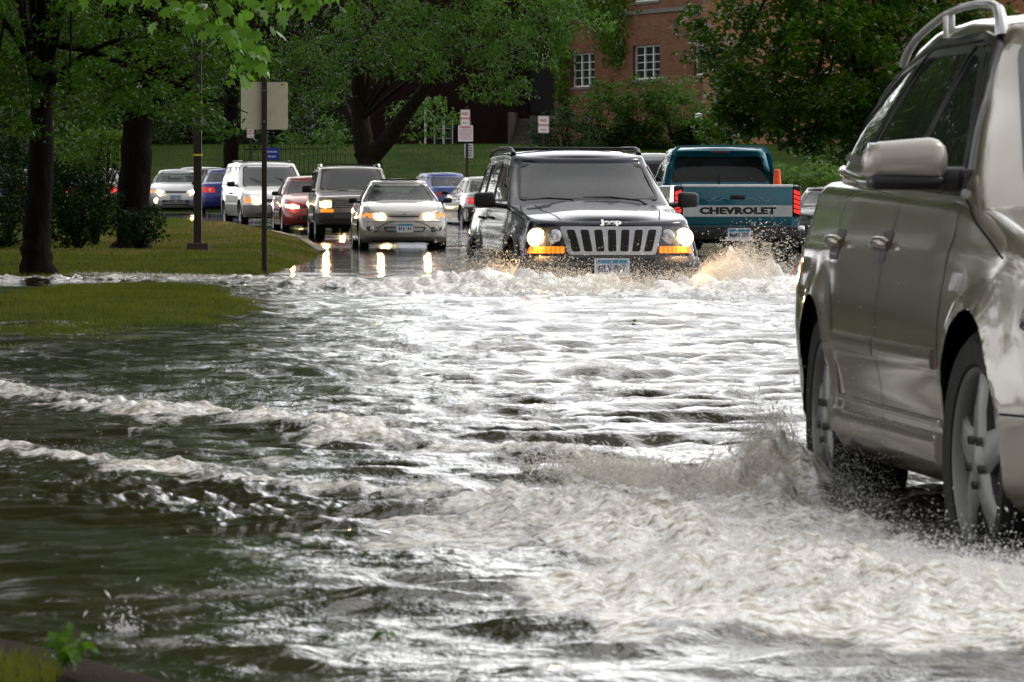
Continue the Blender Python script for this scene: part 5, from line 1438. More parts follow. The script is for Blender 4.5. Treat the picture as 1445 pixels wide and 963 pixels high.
# pale silver saloon at the corner
PALE = paint('pale_silver_paint', (.40, .41, .42), .4, .38)
e, c, sp = sedan('sedan_car', 'pale silver sedan with a lit fog lamp between the trunk and the lamp post', PALE, PX(248, 174), 174, .595, 2,
    spec=dict(L=4.6, W=.87, H=1.38, hood=.74, roofw=.57, baseW=.78), res=.8, group=CARG)
f_sym(c, 'turn_signal', [(.62, .66), (.80, .67), (.82, .74), (.62, .74)], 'front', AMBER, e, off=.006, rnd=.02)
f_sym(c, 'headlight', [(.36, .655), (.61, .66), (.61, .735), (.36, .72)], 'front', HEAD, e, off=.006, rnd=.02)
bulbs(e, c, .5, .69)
c.panel('grille', [(-.3, .66), (.3, .66), (.32, .71), (-.32, .71)], 'front', BLK, e, rnd=.01)
c.panel('lower_grille', [(-.42, .36), (.42, .36), (.42, .44), (-.42, .44)], 'front', BLK, e, rnd=.02); c.panel('lower_grille', [(-.42, .28), (.42, .28), (.42, .33), (-.42, .33)], 'front', BLK, e, rnd=.02)
for sd, mt in ((-1, FOG), (1, REFL)):
    hh, nn = c.ray(sd*.6, .42, 'front'); mb = MB(); mb.lathe([(.001, .02), (.07, .015), (.08, 0)], 'x', (hh.x + .01, sd*.6, .42), 16); mb.build('fog_lamp', mt, e)
hh, nn = c.ray(0, .5, 'front'); plate(e, hh.x + .02, 0, .49, 1)
end_car(e, c, PALE)
# grey car crossing behind it
GREY = paint('grey_silver_paint', (.33, .35, .37), .5, .38)
e, c, sp = sedan('sedan_car', 'grey sedan mostly hidden behind the pale silver sedan and the trunk', GREY, PX(236, 186), 186, .68, -28,
    spec=dict(L=4.7, W=.88, H=1.45), group='cars along the far kerb', away=True)
f_sym(c, 'tail_lamp', [(.5, .68), (.78, .68), (.8, .82), (.5, .82)], 'rear', REDD, e)
end_car(e, c, GREY)
# dark car far left, seen from behind through the shrubs
DARK = paint('black_paint', (.012, .012, .014), .3, .35)
e, c, sp = sedan('sedan_car', 'black sedan with red tail lamps seen through the shrubs at far left', DARK, PX(128, 172), 172, .60, -3,
    spec=dict(L=4.6, W=.87, H=1.40), group='cars along the far kerb', away=True)
f_sym(c, 'tail_lamp', [(.45, .66), (.78, .66), (.80, .84), (.5, .84)], 'rear', REDB, e)
hh, nn = c.ray(0, .6, 'rear'); plate(e, hh.x - .02, 0, .6, -1)
c.moulding('bumper_strip', [(-.75, .56), (.75, .56)], 'rear', CHROME, e, .03, .01)
end_car(e, c, DARK)
e, c, sp = sedan('sedan_car', 'dark sedan with red tail lamps left of the nearest trunk', DARK, PX(5, 176), 176, .60, -2,
    spec=dict(L=4.6, W=.87, H=1.42), group='cars along the far kerb', away=True)
f_sym(c, 'tail_lamp', [(.45, .66), (.78, .66), (.80, .84), (.5, .84)], 'rear', REDL, e)
hh, nn = c.ray(0, .6, 'rear'); plate(e, hh.x - .02, 0, .6, -1)
end_car(e, c, DARK)
# blue car behind the minivan
BLUE = paint('royal_blue_paint', (.015, .022, .17), .4, .35)
e, c, sp = sedan('sedan_car', 'royal blue sedan with red tail lamps left of the white minivan', BLUE, PX(321, 172), 172, .58, 4,
    spec=dict(L=4.5, W=.88, H=1.40, roofw=.56), group='cars along the far kerb', away=True)
f_sym(c, 'tail_lamp', [(.36, .68), (.80, .68), (.82, .85), (.40, .84)], 'rear', REDL, e)
f_sym(c, 'reverse_lamp', [(.5, .72), (.56, .72), (.56, .80), (.5, .80)], 'rear', PLATE, e, off=.012, rnd=.01)
end_car(e, c, BLUE)
# silver saloon going away, left of the off-roader
GOLD = paint('champagne_silver_paint', (.27, .265, .25), .55, .36)
e, c, sp = sedan('sedan_car', 'silver sedan driving away with black bumper left of the navy car', GOLD, -.33, 148, .22, 11, away=True,
    spec=dict(L=4.45, W=.85, H=1.39, rx=-3.15, bx=-3.8), res=.8, group='cars driving away')
f_sym(c, 'tail_lamp', [(.56, .68), (.78, .68), (.80, .85), (.58, .84)], 'rear', REDL, e, off=.008)
f_sym(c, 'brake_lamp', [(.62, .73), (.70, .73), (.70, .80), (.62, .80)], 'rear', REDB, e, off=.014, rnd=.01)
c.panel('rear_bumper', [(-.84, .28), (.84, .28), (.85, .6), (-.85, .6)], 'rear', BLK, e, off=.02, rnd=.03)
hh, nn = c.ray(0, .75, 'rear'); plate(e, hh.x - .02, 0, .74, -1)
end_car(e, c, GOLD)
BLUE2 = paint('blue_paint', (.03, .06, .22), .5, .35)
e, c, sp = sedan('sedan_car', 'blue sedan peeking out behind the silver sedan driving away', BLUE2, PX(650, 166), 166, .44, 18, away=True,
    spec=dict(L=4.5, W=.86, H=1.38), group='cars driving away')
f_sym(c, 'tail_lamp', [(.5, .68), (.78, .68), (.8, .82), (.5, .82)], 'rear', REDD, e)
end_car(e, c, BLUE2)
# black car right of the pickup
e, c, sp = sedan('sedan_car', 'black sedan half hidden between the teal pickup and the station wagon', DARK, PX(1178, 104), 104, -.03, -4,
    spec=dict(L=4.6, W=.88, H=1.23, hood=.7, belt=.86, cowl=.88, deck=.9), group='cars queuing in the street')
f_sym(c, 'headlight', [(.5, .6), (.8, .62), (.82, .70), (.5, .68)], 'front', LENS, e)
end_car(e, c, DARK)
# white van roof between off-roader and pickup
low2 = dict(low); up2 = dict(up)
e, c = start_car('minivan', 'silver white minivan whose roof shows behind the navy car and the pickup', 'minivan', low2, up2, -4.5, PX(925, 98), 98, .08, 5, away=True,
    res=.6, arches=[(-.85, .33, .38, .01), (-3.7, .33, .38, .01)], group='cars driving away')
for sd, vw in ((-1, 'right'), (1, 'left')):
    for a in (-.85, -3.7): wheel(e, a, sd*.80, .32, .2, .19, 'steel', sd)
    c.window('side_window', [(-1.5, 1.07), (-2.0, 1.54), (-2.4, 1.55), (-2.4, 1.07)], vw, GLD, e, TRIM, .03)
    c.window('side_window', [(-2.5, 1.07), (-2.5, 1.56), (-4.25, 1.55), (-4.32, 1.07)], vw, GLD, e, TRIM, .03)
c.window('rear_window', [(-.74, 1.1), (.74, 1.1), (.66, 1.56), (-.66, 1.56)], 'rear', GLC, e, TRIM, .05)
f_sym(c, 'tail_lamp', [(.76, .85), (.87, .85), (.87, 1.05), (.78, 1.05)], 'rear', REDD, e)
wells(e, -.85, .39, .87); wells(e, -3.7, .39, .87)
end_car(e, c, PALE)
# ------------------------------------------------------------------ trees
def barkmat(name, c0, c1):
    m, nt, b = nodes(name); v = coords(nt, (1, 1, .22)); f = noise(nt, v, 9, 6, .7); g = noise(nt, v, 30, 4, .7)
    L(nt, ramp(nt, f, [(.3, c0), (.7, c1)]), b.inputs['Base Color']); b.inputs['Roughness'].default_value = .8; b.inputs['Specular IOR Level'].default_value = .04
    bump(nt, b, mth(nt, 'ADD', f, g), 1.0, .04); return m
BARK = barkmat('dark_wet_bark', (.004, .003, .0025), (.016, .012, .009)); BARKG = barkmat('mossy_bark', (.012, .010, .007), (.04, .032, .02))
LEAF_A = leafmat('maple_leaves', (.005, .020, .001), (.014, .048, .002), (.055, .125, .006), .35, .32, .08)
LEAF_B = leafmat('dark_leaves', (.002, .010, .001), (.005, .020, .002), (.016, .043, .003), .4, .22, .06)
LEAF_C = leafmat('elm_leaves', (.011, .040, .003), (.032, .095, .007), (.085, .18, .02), .35, .32, .12)
LEAF_D = leafmat('bright_leaves', (.018, .060, .002), (.04, .11, .004), (.09, .18, .012), .35, .42, .2)
LEAF_E = leafmat('ivy_leaves', (.02, .06, .003), (.04, .10, .005), (.08, .15, .012), .35, .35, .2)
LEAF_N = leafmat('near_maple_leaves', (.03, .09, .006), (.07, .17, .012), (.13, .27, .03), .3, .5, .3)
T_OV = (np.array([(0,0,0), (.28,.42,.05), (0,.5,0), (-.28,.42,.05), (0,1,-.12)]) , np.array([(0,1,2),(0,2,3),(1,4,2),(2,4,3)]))
T_NAR = (np.array([(0,0,0), (.17,.4,.03), (0,.5,0), (-.17,.4,.03), (0,1.05,-.15)]) , np.array([(0,1,2),(0,2,3),(1,4,2),(2,4,3)]))
_mp = [(0,0,0), (.30,.05,.02), (.52,.32,.0), (.33,.40,.03), (.42,.72,-.02), (.17,.66,.03), (0,1.05,-.08), (-.17,.66,.03), (-.42,.72,-.02), (-.33,.40,.03), (-.52,.32,0), (-.30,.05,.02), (0,.42,.05)]
T_MAP = (np.array(_mp), np.array([(12, i, i+1) for i in range(0, 11)] + [(12, 11, 0)]))
T_STAR = (np.array([(0,0,0), (.45,.15,.0), (.22,.45,.04), (0,1,-.06), (-.22,.45,.04), (-.45,.15,.0)]), np.array([(0,1,2),(0,2,4),(2,3,4),(0,4,5)]))
def leaves(name, pos, size, tmpl, mat, parent, droop=.5, up=.75, r=rng):
    n = len(pos); tv, tf = tmpl; k = len(tv)
    nz = r.normal(0, 1, (n, 3)); nz[:, 2] = np.abs(nz[:, 2]) * up + up; nz /= np.linalg.norm(nz, axis=1, keepdims=True)
    d = r.normal(0, 1, (n, 3)); d[:, 2] -= droop * 1.6; d -= nz*np.sum(d*nz, 1, keepdims=True); d /= np.linalg.norm(d, axis=1, keepdims=True) + 1e-9
    s = np.cross(d, nz); sz = (size*r.uniform(.65, 1.25, n))[:, None, None]
    V = pos[:, None, :] + (tv[None, :, 0:1]*s[:, None, :] + tv[None, :, 1:2]*d[:, None, :] + tv[None, :, 2:3]*nz[:, None, :])*sz
    Fq = (np.arange(n)[:, None, None]*k + tf[None]).reshape(-1, 3)
    fq = .2/size; rn = np.repeat(np.clip(.42 + 1.0*perlin(pos[:, 0]*fq + pos[:, 1]*fq*.6, pos[:, 2]*fq*1.3, 5) + r.normal(0, .16, n), 0, 1), k)
    return np_mesh(name, V.reshape(-1, 3), Fq, mat, parent, False, {'rnd': rn})
def clumps(blobs, ncl, nl, cr, r=rng, shell_=.55, flat=.55):
    "leaf positions: clumps set near the skin of ellipsoids. blobs: (centre, radii)"
    out = []; cen = []
    vol = np.array([abs(b[1][0]*b[1][1]*b[1][2])**.67*(b[2] if len(b) > 2 else 1) for b in blobs]); blobs = [b[:2] for b in blobs]; cnt = np.maximum(1, (ncl*vol/vol.sum()).astype(int))
    for (c, rad), m in zip(blobs, cnt):
        d = r.normal(0, 1, (m, 3)); d /= np.linalg.norm(d, axis=1, keepdims=True)
        q = np.array(c)[None] + d*np.array(rad)[None]*(r.uniform(shell_, 1.0, (m, 1)))
        cen.append(q)
    cen = np.concatenate(cen)
    m = len(cen); w = r.uniform(.5, 1.5, m)
    idx = np.repeat(np.arange(m), np.maximum(1, (nl*w).astype(int)))
    g = r.normal(0, 1, (len(idx), 3)); g *= (r.uniform(0, 1, (len(idx), 1))**.45)/(np.linalg.norm(g, axis=1, keepdims=True) + 1e-9)
    rr = cr*r.uniform(.6, 1.3, m)
    p = cen[idx] + g*rr[idx][:, None]*np.array([1, 1, flat])
    p[:, 2] -= .35*rr[idx]*(g[:, 0]**2 + g[:, 1]**2)
    return p, cen
def limbs(mb, base, cens, n, r0, r=rng, sag=.15):
    base = Vector(base)
    for i in r.choice(len(cens), min(n, len(cens)), replace=False):
        e = Vector(cens[i]); mid = base.lerp(e, .5) + Vector((r.normal(0, .05), r.normal(0, .05), .12))*(e - base).length
        pts = [base.lerp(mid, t)*(1-t) + mid.lerp(e, t)*t for t in np.linspace(0, 1, 8)]
        mb.tube(pts, [r0*(1 - .9*t) + .004 for t in np.linspace(0, 1, 8)], 6, False)
def tree(name, label, base, trunkpts, radii, blobs, ncl, nl, cr, lsize, tmpl, leafm, bark=None, group=None, nlimb=14, seed=1, roots=True, flat=.55, extra=None, shell_=.55, droop=.5):
    r = np.random.default_rng(seed); e = empty(name, base, 0, label, 'tree', group)
    B = Vector(base); mb = MB()
    pts = [Vector(p) - B for p in trunkpts]
    # fine, knobbly trunk
    fine = []; fr = []
    for i in range(len(pts)-1):
        m = 6
        for k in range(m):
            t = k/m; p = pts[i].lerp(pts[i+1], t); fine.append(p + Vector((r.normal(0, .012), r.normal(0, .012), 0))); fr.append((radii[i]*(1-t) + radii[i+1]*t)*r.uniform(.95, 1.06))
    fine.append(pts[-1]); fr.append(radii[-1])
    if roots: fr[0] *= 1.45; fr[1] *= 1.15
    mb.tube(fine, fr, 14)
    for ex in (extra or []): mb.tube([Vector(p) - B for p in ex[0]], ex[1], 10)
    p, cen = clumps([((q[0][0]-B.x, q[0][1]-B.y, q[0][2]-B.z),) + tuple(q[1:]) for q in blobs], ncl, nl, cr, r, shell_, flat)
    k = max(1, len(fine)//2)
    for j, bp in enumerate((fine[-1], fine[-4], fine[k])): limbs(mb, bp, cen, nlimb if j else nlimb, radii[-1]*.55, r)
    t = mb.build('trunk', bark or BARK, e, angle=70)
    leaves('crown', p, lsize, tmpl, leafm, e, droop, .75, r)
    return e
G1 = 'trees on the left verge'; G2 = 'trees across the street'
# T1: nearest dark trunk at the left
b0 = P(52, 392, 66); b0.z = float(hgt(b0.x, b0.y)) - .05
tree('street_tree', 'nearest dark trunk at far left with a branch drooping to the sign', b0,
     [b0, P(52, 330, 66), P(58, 200, 66), P(64, 60, 66), P(66, -60, 66), P(60, -300, 66)], [.20, .165, .14, .125, .12, .10],
     [(P(150, 115, 64), (.62, .8, .30), 3.2), (P(235, 145, 63), (.55, .7, .26), 3.2), (P(60, 50, 65), (.9, 1, .5), 1.6), (P(312, 175, 62.5), (.25, .35, .12), 3.5), (P(15, 140, 65), (.5, 1, .5), 1.6), (P(280, 60, 64), (.6, .8, .35), 2.2),
      (P(160, -40, 64), (1.8, 2, .9)), (P(100, -260, 65), (2.6, 3, 1.3), .7), (P(0, -500, 66), (3.6, 4.5, 2.2), .8), (P(150, -700, 60), (2.5, 6, 1.6), .7)],
     1000, 34, .2, .075, T_OV, LEAF_A, group=G1, seed=21, droop=.3,
     extra=[([P(64, 60, 66), P(120, 70, 65.2), P(200, 100, 64), P(290, 135, 63), P(350, 160, 62.3)], [.05, .04, .03, .015, .005])])
# T2: second trunk
b0 = P(187, 347, 91); b0.z = float(hgt(b0.x, b0.y)) - .05
T2 = tree('street_tree', 'thick dark trunk with suckers at its foot left of the lamp post', b0,
     [b0, P(188, 300, 91), P(192, 200, 91), P(200, 120, 91), P(206, 20, 91), P(200, -300, 91)], [.29, .265, .25, .23, .2, .17],
     [(P(210, 90, 89), (1.5, 1.5, .6)), (P(120, 40, 90), (1.8, 2, .9)), (P(300, 60, 90), (1.2, 1.5, .8)), (P(330, -100, 90), (2.2, 3, 1.2)), (P(180, -420, 91), (4, 4, 2.4)), (P(90, 160, 90), (.9, 1.2, .5))],
     620, 30, .36, .10, T_OV, LEAF_A, group=G1, seed=22)
# understory shrubs around the trunks
def shrub(name, label, c, rad, ncl, nl, cr, ls, tm, mat, group=None, seed=1, stems=12, gz=None, cat='shrub', shell_=.5):
    r = np.random.default_rng(seed); z0 = float(hgt(c[0], c[1])) if gz is None else gz
    e = empty(name, (c[0], c[1], z0), 0, label, cat, group)
    p, cen = clumps([((0, 0, c[2] - z0), rad)], ncl, nl, cr, r, shell_)
    ok = p[:, 2] > .02; p = p[ok]
    mb = MB(); limbs(mb, (0, 0, -.05), cen[cen[:, 2] > .1], stems, .02, r); mb.build('stem', BARK, e)
    leaves('foliage', p, ls, tm, mat, e, .35, .75, r); return e
SG = 'shrubs on the left verge'
shrub('shrub', 'leafy suckers around the foot of the thick trunk', P(196, 318, 89.5), (.42, .5, .34), 70, 28, .16, .07, T_OV, LEAF_B, SG, 31)
shrub('shrub', 'loose dark shrub between the two dark trunks', P(108, 290, 90), (.72, .9, .68), 200, 30, .2, .07, T_OV, LEAF_B, SG, 32)
shrub('shrub', 'low dark shrub left of the nearest trunk', P(0, 285, 92), (.8, .9, .8), 180, 30, .2, .07, T_OV, LEAF_B, SG, 33)
shrub('shrub', 'tall airy shrub arching between the trunks above the parked cars', P(135, 205, 96), (.8, .9, .45), 90, 26, .22, .08, T_OV, LEAF_D, SG, 34)
for k, (x, D, rr, lab) in enumerate([(-15, 78, 4.5, 'added bushy tree outside the left edge beside the queue'), (-19, 98, 5, 'added bushy tree further outside the left edge'), (-26, 122, 6, 'added bushy tree far outside the left edge'), (-34, 150, 9, 'added unseen bushy tree at the side street corner'), (-24, 112, 7, 'added unseen tall bushy tree beside the side street'), (-46, 185, 11, 'added unseen tall bushy tree far along the side street'), (-11, 58, 3.2, 'added bushy young tree outside the left edge')]):
    z0 = float(hgt(x, D)); b0 = Vector((x, D, z0 - .1))
    tree('added_bushy_tree', lab, b0, [b0, Vector((x, D, 2)), Vector((x, D, rr*1.6))], [.25, .2, .1], [((x, D, rr*.95), (rr, rr, rr*.9)), ((x, D, rr*1.9), (rr*.8, rr*.8, rr*.8))], 330, 30, .95, .30, T_OV, LEAF_B, group='unseen bushy trees added beyond the left edge', seed=90 + k, nlimb=8, shell_=.3)  # unseen trees added to darken what the car sides reflect
for k, (x, D, rx_, rz_, lab) in enumerate([(-6.8, 34, 2.2, 1.7, 'large added bush outside the left edge beside the near grass patch'), (-8.5, 43, 2.6, 2.0, 'large added bush outside the left edge near the waterline'), (-10.5, 54, 3.0, 2.1, 'large added bush outside the left edge behind the waterline'), (-5.2, 25, 1.8, 1.6, 'large added bush outside the left edge in the shallow water'), (-13, 68, 3.2, 2.2, 'large added bush outside the left edge on the upper lawn'), (-16.5, 86, 3.4, 2.2, 'large added bush outside the left edge by the side street')]):
    zz = float(hgt(x, D)); shrub('bush', lab, (x, D, zz + rz_*.75), (rx_, rx_*1.4, rz_), 240, 30, .5, .16, T_OV, LEAF_B, 'unseen bushes added outside the left edge', 120 + k, cat='bush', shell_=.3)  # unseen low bushes added so the wagon's flank reflects something dark
for k, (x, D, rr, lab) in enumerate([(-17, -22, 6, 'added unseen tree behind the viewpoint on the left'), (-5, -27, 6, 'added unseen tree straight behind the viewpoint'), (7, -25, 6, 'added unseen tree behind the viewpoint on the right'), (19, -20, 6.5, 'added unseen tree far behind on the right'), (-26, -4, 6, 'added unseen tree level with the viewpoint on the left')]):
    b0 = Vector((x, D, -.2)); tree('street_tree', lab, b0, [b0, Vector((x, D, 2)), Vector((x, D, 7))], [.25, .2, .1], [((x, D, 5.5), (rr, rr, 4.5)), ((x, D, 9.5), (rr*.8, rr*.8, 3.5))], 260, 30, 1.2, .42, T_OV, LEAF_B, group='unseen trees added behind the viewpoint', seed=130 + k, nlimb=6, shell_=.3)  # unseen trees added so car fronts and windscreens mirror less sky
r = np.random.default_rng(400)
for (xa, xb, lab) in ((-150, -40, 0), (22, 140, 1)):  # unseen leaf masses added to keep low bright sky out of reflections
    n = 42000; x = r.uniform(xa, xb, n); y = r.uniform(185, 215, n) + np.abs(x)*.12; z = 1.0 + r.uniform(0, 1, n)**.9 * (12 + 3.5*fbm(x*.12, x*0, 3, 5 + lab)); leaves('added_far_woods', np.stack([x, y, z], 1), .75, T_OV, LEAF_B, None, .3, .75, r)['kind'] = 'stuff'
shrub('shrub', 'dark understory shrub left of the nearest trunk reaching up to the branches', P(15, 205, 101), (.9, .9, .85), 150, 28, .24, .08, T_OV, LEAF_B, SG, 35)
shrub('shrub', 'dark understory shrub right of the nearest trunk above the black sedan', P(110, 215, 102), (.75, .9, .62), 120, 28, .22, .08, T_OV, LEAF_B, SG, 36)
shrub('shrub', 'broad dark shrub filling the gap beyond the parked cars at far left', P(60, 225, 181), (3.2, 1.5, .9), 230, 30, .4, .13, T_OV, LEAF_B, SG, 37)
# T3 far dark trunk behind the lamp post
b0 = P(326, 262, 188); b0.z = float(hgt(b0.x, b0.y)) - .05
tree('street_tree', 'slim dark trunk behind the white minivan', b0, [b0, P(326, 190, 188), P(327, 90, 188), P(330, -40, 188)], [.28, .25, .22, .15],
     [(P(330, 90, 187), (2.6, 3, 1.2)), (P(240, 140, 188), (2, 2, .9)), (P(400, 60, 188), (2.6, 3, 1.8)), (P(330, -60, 188), (4, 4, 2.5)), (P(330, -380, 188), (6, 5, 4.5), .8), (P(330, -620, 188), (4.5, 4, 3.5), .6), (P(400, 180, 189), (1.2, 1.6, .8))],
     330, 34, .7, .17, T_OV, LEAF_B, group=G2, seed=23)
# T4 multi-stemmed tree in the middle
b0 = P(525, 250, 190); b0.z = float(hgt(b0.x, b0.y)) - .1
tree('spreading_tree', 'wide spreading tree with several leaning stems in front of the dark building', b0,
     [b0, P(522, 232, 190), P(512, 200, 190), P(506, 140, 190), P(505, 60, 190), P(500, -60, 190)], [.50, .44, .34, .27, .22, .16],
     [(P(480, 60, 186), (2.0, 2, 1.2)), (P(560, 50, 184), (2.3, 2.2, 1.4)), (P(650, 55, 182), (2.2, 2.2, 1.35)), (P(730, 40, 181), (2.1, 2, 1.3)), (P(800, 20, 180), (1.6, 1.8, 1.0)), (P(690, 120, 181), (1.2, 1.4, .55)),
      (P(430, 110, 188), (1.6, 1.8, 1.3)), (P(440, 190, 191), (1.2, 1.3, .8)), (P(600, -80, 184), (4.5, 4, 2.2)), (P(760, -60, 183), (3.2, 3, 1.6)), (P(560, -330, 186), (6.5, 5, 4.0), .8), (P(540, -560, 188), (5, 4, 3), .6), (P(600, 165, 192), (1.3, 1.5, .8))],
     1150, 40, .5, .19, T_NAR, LEAF_C, BARKG, group=G2, seed=24, droop=1.1, nlimb=5,
     extra=[([P(520, 225, 190), P(545, 200, 189.5), P(570, 165, 189), P(600, 125, 188.5), P(640, 80, 188)], [.36, .28, .24, .20, .12]),
            ([P(512, 215, 190), P(500, 180, 190.5), P(485, 145, 191), P(462, 110, 191)], [.20, .14, .11, .07])])
# T5 big maple at the right
b0 = P(1225, 285, 128); b0.z = float(hgt(b0.x, b0.y)) - .1
tree('maple_tree', 'big dark maple overhanging the right side of the street behind the pickup', b0,
     [b0, P(1225, 200, 128), P(1215, 120, 128), P(1205, 20, 128), P(1200, -200, 128)], [.36, .30, .28, .24, .18],
     [(P(1020, 40, 127), (1.0, 1.2, 1.0)), (P(1090, 70, 125), (1.3, 1.4, 1.3)), (P(1170, 60, 124), (1.4, 1.4, 1.4)), (P(1250, 70, 126), (1.4, 1.6, 1.6)), (P(1350, 80, 128), (1.6, 1.6, 1.6)), (P(1060, 150, 127), (.95, 1.1, .7), 2.2), (P(1140, 165, 126), (1.0, 1.1, .7), 2.2), (P(1210, 150, 127), (1.0, 1.1, .9), 1.8),
      (P(1080, -120, 126), (2.2, 2.4, 1.8)), (P(1250, -420, 127), (4, 4, 3), .7), (P(1280, -160, 127), (3.2, 3, 2.4)), (P(1190, 190, 131), (.9, 1.2, .7), 1.6), (P(1030, 170, 131), (.6, .8, .5), 1.8)],
     1500, 36, .42, .15, T_STAR, LEAF_A, group=G2, seed=25, nlimb=20)
# background trees left
for k, (px, py, D, rx, rz, lab) in enumerate([(40, 60, 205, 4.5, 3.2, 'dense dark tree behind the parked cars at far left'), (150, 90, 215, 4.5, 3.4, 'dense dark tree above the grey sedan'),
        (260, 60, 222, 4.5, 3.6, 'dense dark tree behind the lamp post'), (380, 70, 232, 5, 3.8, 'dense dark tree above the iron fence'), (-60, 90, 200, 5, 3.6, 'dense dark tree beyond the left edge')]):
    b0 = P(px, 240, D); b0.z = float(hgt(b0.x, b0.y)) - .1; c = P(px, py, D)
    tree('background_tree', lab, b0, [b0, P(px+4, 190, D), P(px, 120, D), P(px-6, 20, D), c + Vector((0, 0, rz))], [.3, .26, .22, .18, .1],
         [(c, (rx, 3, rz)), (c + Vector((-1.5, -1, -2.2)), (2.4, 2, 1.4)), (c + Vector((1.6, -1, -2.0)), (2.2, 2, 1.3)), (c + Vector((0, 0, rz*1.3)), (rx*.8, 3, rz*.8))],
         300, 34, .8, .20, T_OV, LEAF_B if k % 2 else LEAF_A, group='background trees', seed=40 + k, nlimb=8)
for k, (px, py, D, rx, rz, lab) in enumerate([(1150, 60, 250, 6, 5, 'tall dark tree behind the maple on the right'), (1330, 60, 235, 6, 5, 'tall dark tree far right behind the station wagon')]):
    b0 = P(px, 240, D); b0.z = float(hgt(b0.x, b0.y)) - .1; c = P(px, py, D)
    tree('background_tree', lab, b0, [b0, P(px, 120, D), P(px, 20, D), c + Vector((0, 0, rz))], [.3, .26, .2, .1],
         [(c, (rx, 3, rz)), (c + Vector((0, 0, rz*1.2)), (rx*.8, 3, rz*.7))], 220, 34, .95, .24, T_OV, LEAF_B, group='background trees', seed=50 + k, nlimb=8)
# trees whose crowns hang over the left bank above the frame (they darken the water and show in the paint)
for k, (x, D, h, rr, low_, xo, lab) in enumerate([(-9.5, 48, 15, 5.0, 3.6, -3.7, 'street tree standing left of the flooded verge'), (-9.5, 76, 18, 5.8, 4.6, -3.4, 'street tree left of the sign post'), (-7.5, 31, 14, 4.6, 3.4, -2.2, 'street tree left of the near bank'), (-12, 98, 18, 6, 5.4, -4.6, 'street tree at the left corner'), (-14.5, 60, 16, 6, 2.5, -11, 'tree further left of the bank'), (-6.5, 19, 13, 4, 4.2, -3.8, 'street tree beside the muddy kerb'), (-13, 120, 20, 6, 6.0, -6.5, 'street tree beside the queue of cars')]):
    z0 = float(hgt(x, D)); b0 = Vector((x, D, z0 - .1))
    tree('street_tree', lab, b0, [b0, Vector((x+.1, D, 2)), Vector((x, D+.2, 4.5)), Vector((x, D, h*.8))], [.3, .26, .22, .1],
         [((x, D, h*.62), (rr, rr*1.3, h*.32)), ((xo, D - 1, low_ + 2.0), (2.9, 5.5, 1.3), 1.5), (((x+xo)/2, D + 2, low_ + 3.5), (3.4, 6, 2.2), 1.2), ((xo - .6, D + 1, h*.66), (3.2, 6, h*.28), 1.5), ((x - 2, D, low_ + 1), (3, 4, 1.8))] + ([((-1.5, 30, 9.2), (3.2, 5, 1.5), 1.5), ((2.2, 30, 9.8), (3, 5, 1.5), 1.5)] if k == 2 else []),
         (620 if k != 2 else 950), 30, .95, .30, T_OV, LEAF_A, group='trees beside the flooded verge', seed=60 + k, nlimb=10, shell_=.3)
# near maple branch hanging into the top of the picture
c0 = P(330, -30, 33)
e = empty('maple_branch', c0, 0, 'bright maple branch hanging down from above at upper left', 'branch')
mb = MB(); pts = [P(-100, -420, 34) - c0, P(120, -190, 33.5) - c0, P(260, -70, 33) - c0, P(400, -20, 33) - c0, P(520, -15, 33) - c0]
mb.tube(pts, [.05, .035, .02, .012, .004], 8)
tips = []
r = np.random.default_rng(77)
for (a, bb) in ((230, 10), (260, 30), (300, 20), (340, 8), (345, 50), (370, 15), (400, 0), (420, 12), (455, -6), (310, 50), (335, 75), (355, 85), (480, -12), (200, -10), (150, 0), (90, -5), (330, 110)):
    tp = P(a, bb - 12, 33 + r.normal(0, .25)) - c0; st = min(pts, key=lambda q: (q - tp).length); st = P(a - 25, bb - 70, 33) - c0
    mb.tube([st, st.lerp(tp, .5) + Vector((.01, 0, .02)), tp], [.008, .005, .002], 5); tips.append(tp)
mb.build('twig', BARK, e, angle=60)
cen = np.array([t[:] for t in tips]); idx = np.repeat(np.arange(len(cen)), 13)
pp = cen[idx] + r.normal(0, 1, (len(idx), 3))*np.array([.09, .16, .045])
leaves('foliage', pp, .082, T_MAP, LEAF_N, e, 1.3, .35, r)
xs_ = r.uniform(-2.4, -.75, 240); pp = np.stack([xs_, r.normal(33.3, .5, 240), r.uniform(2.0, 3.1, 240)], 1) - np.array(c0[:])[None]
leaves('foliage', pp, .10, T_MAP, LEAF_A, e, 1.0, .4, r)
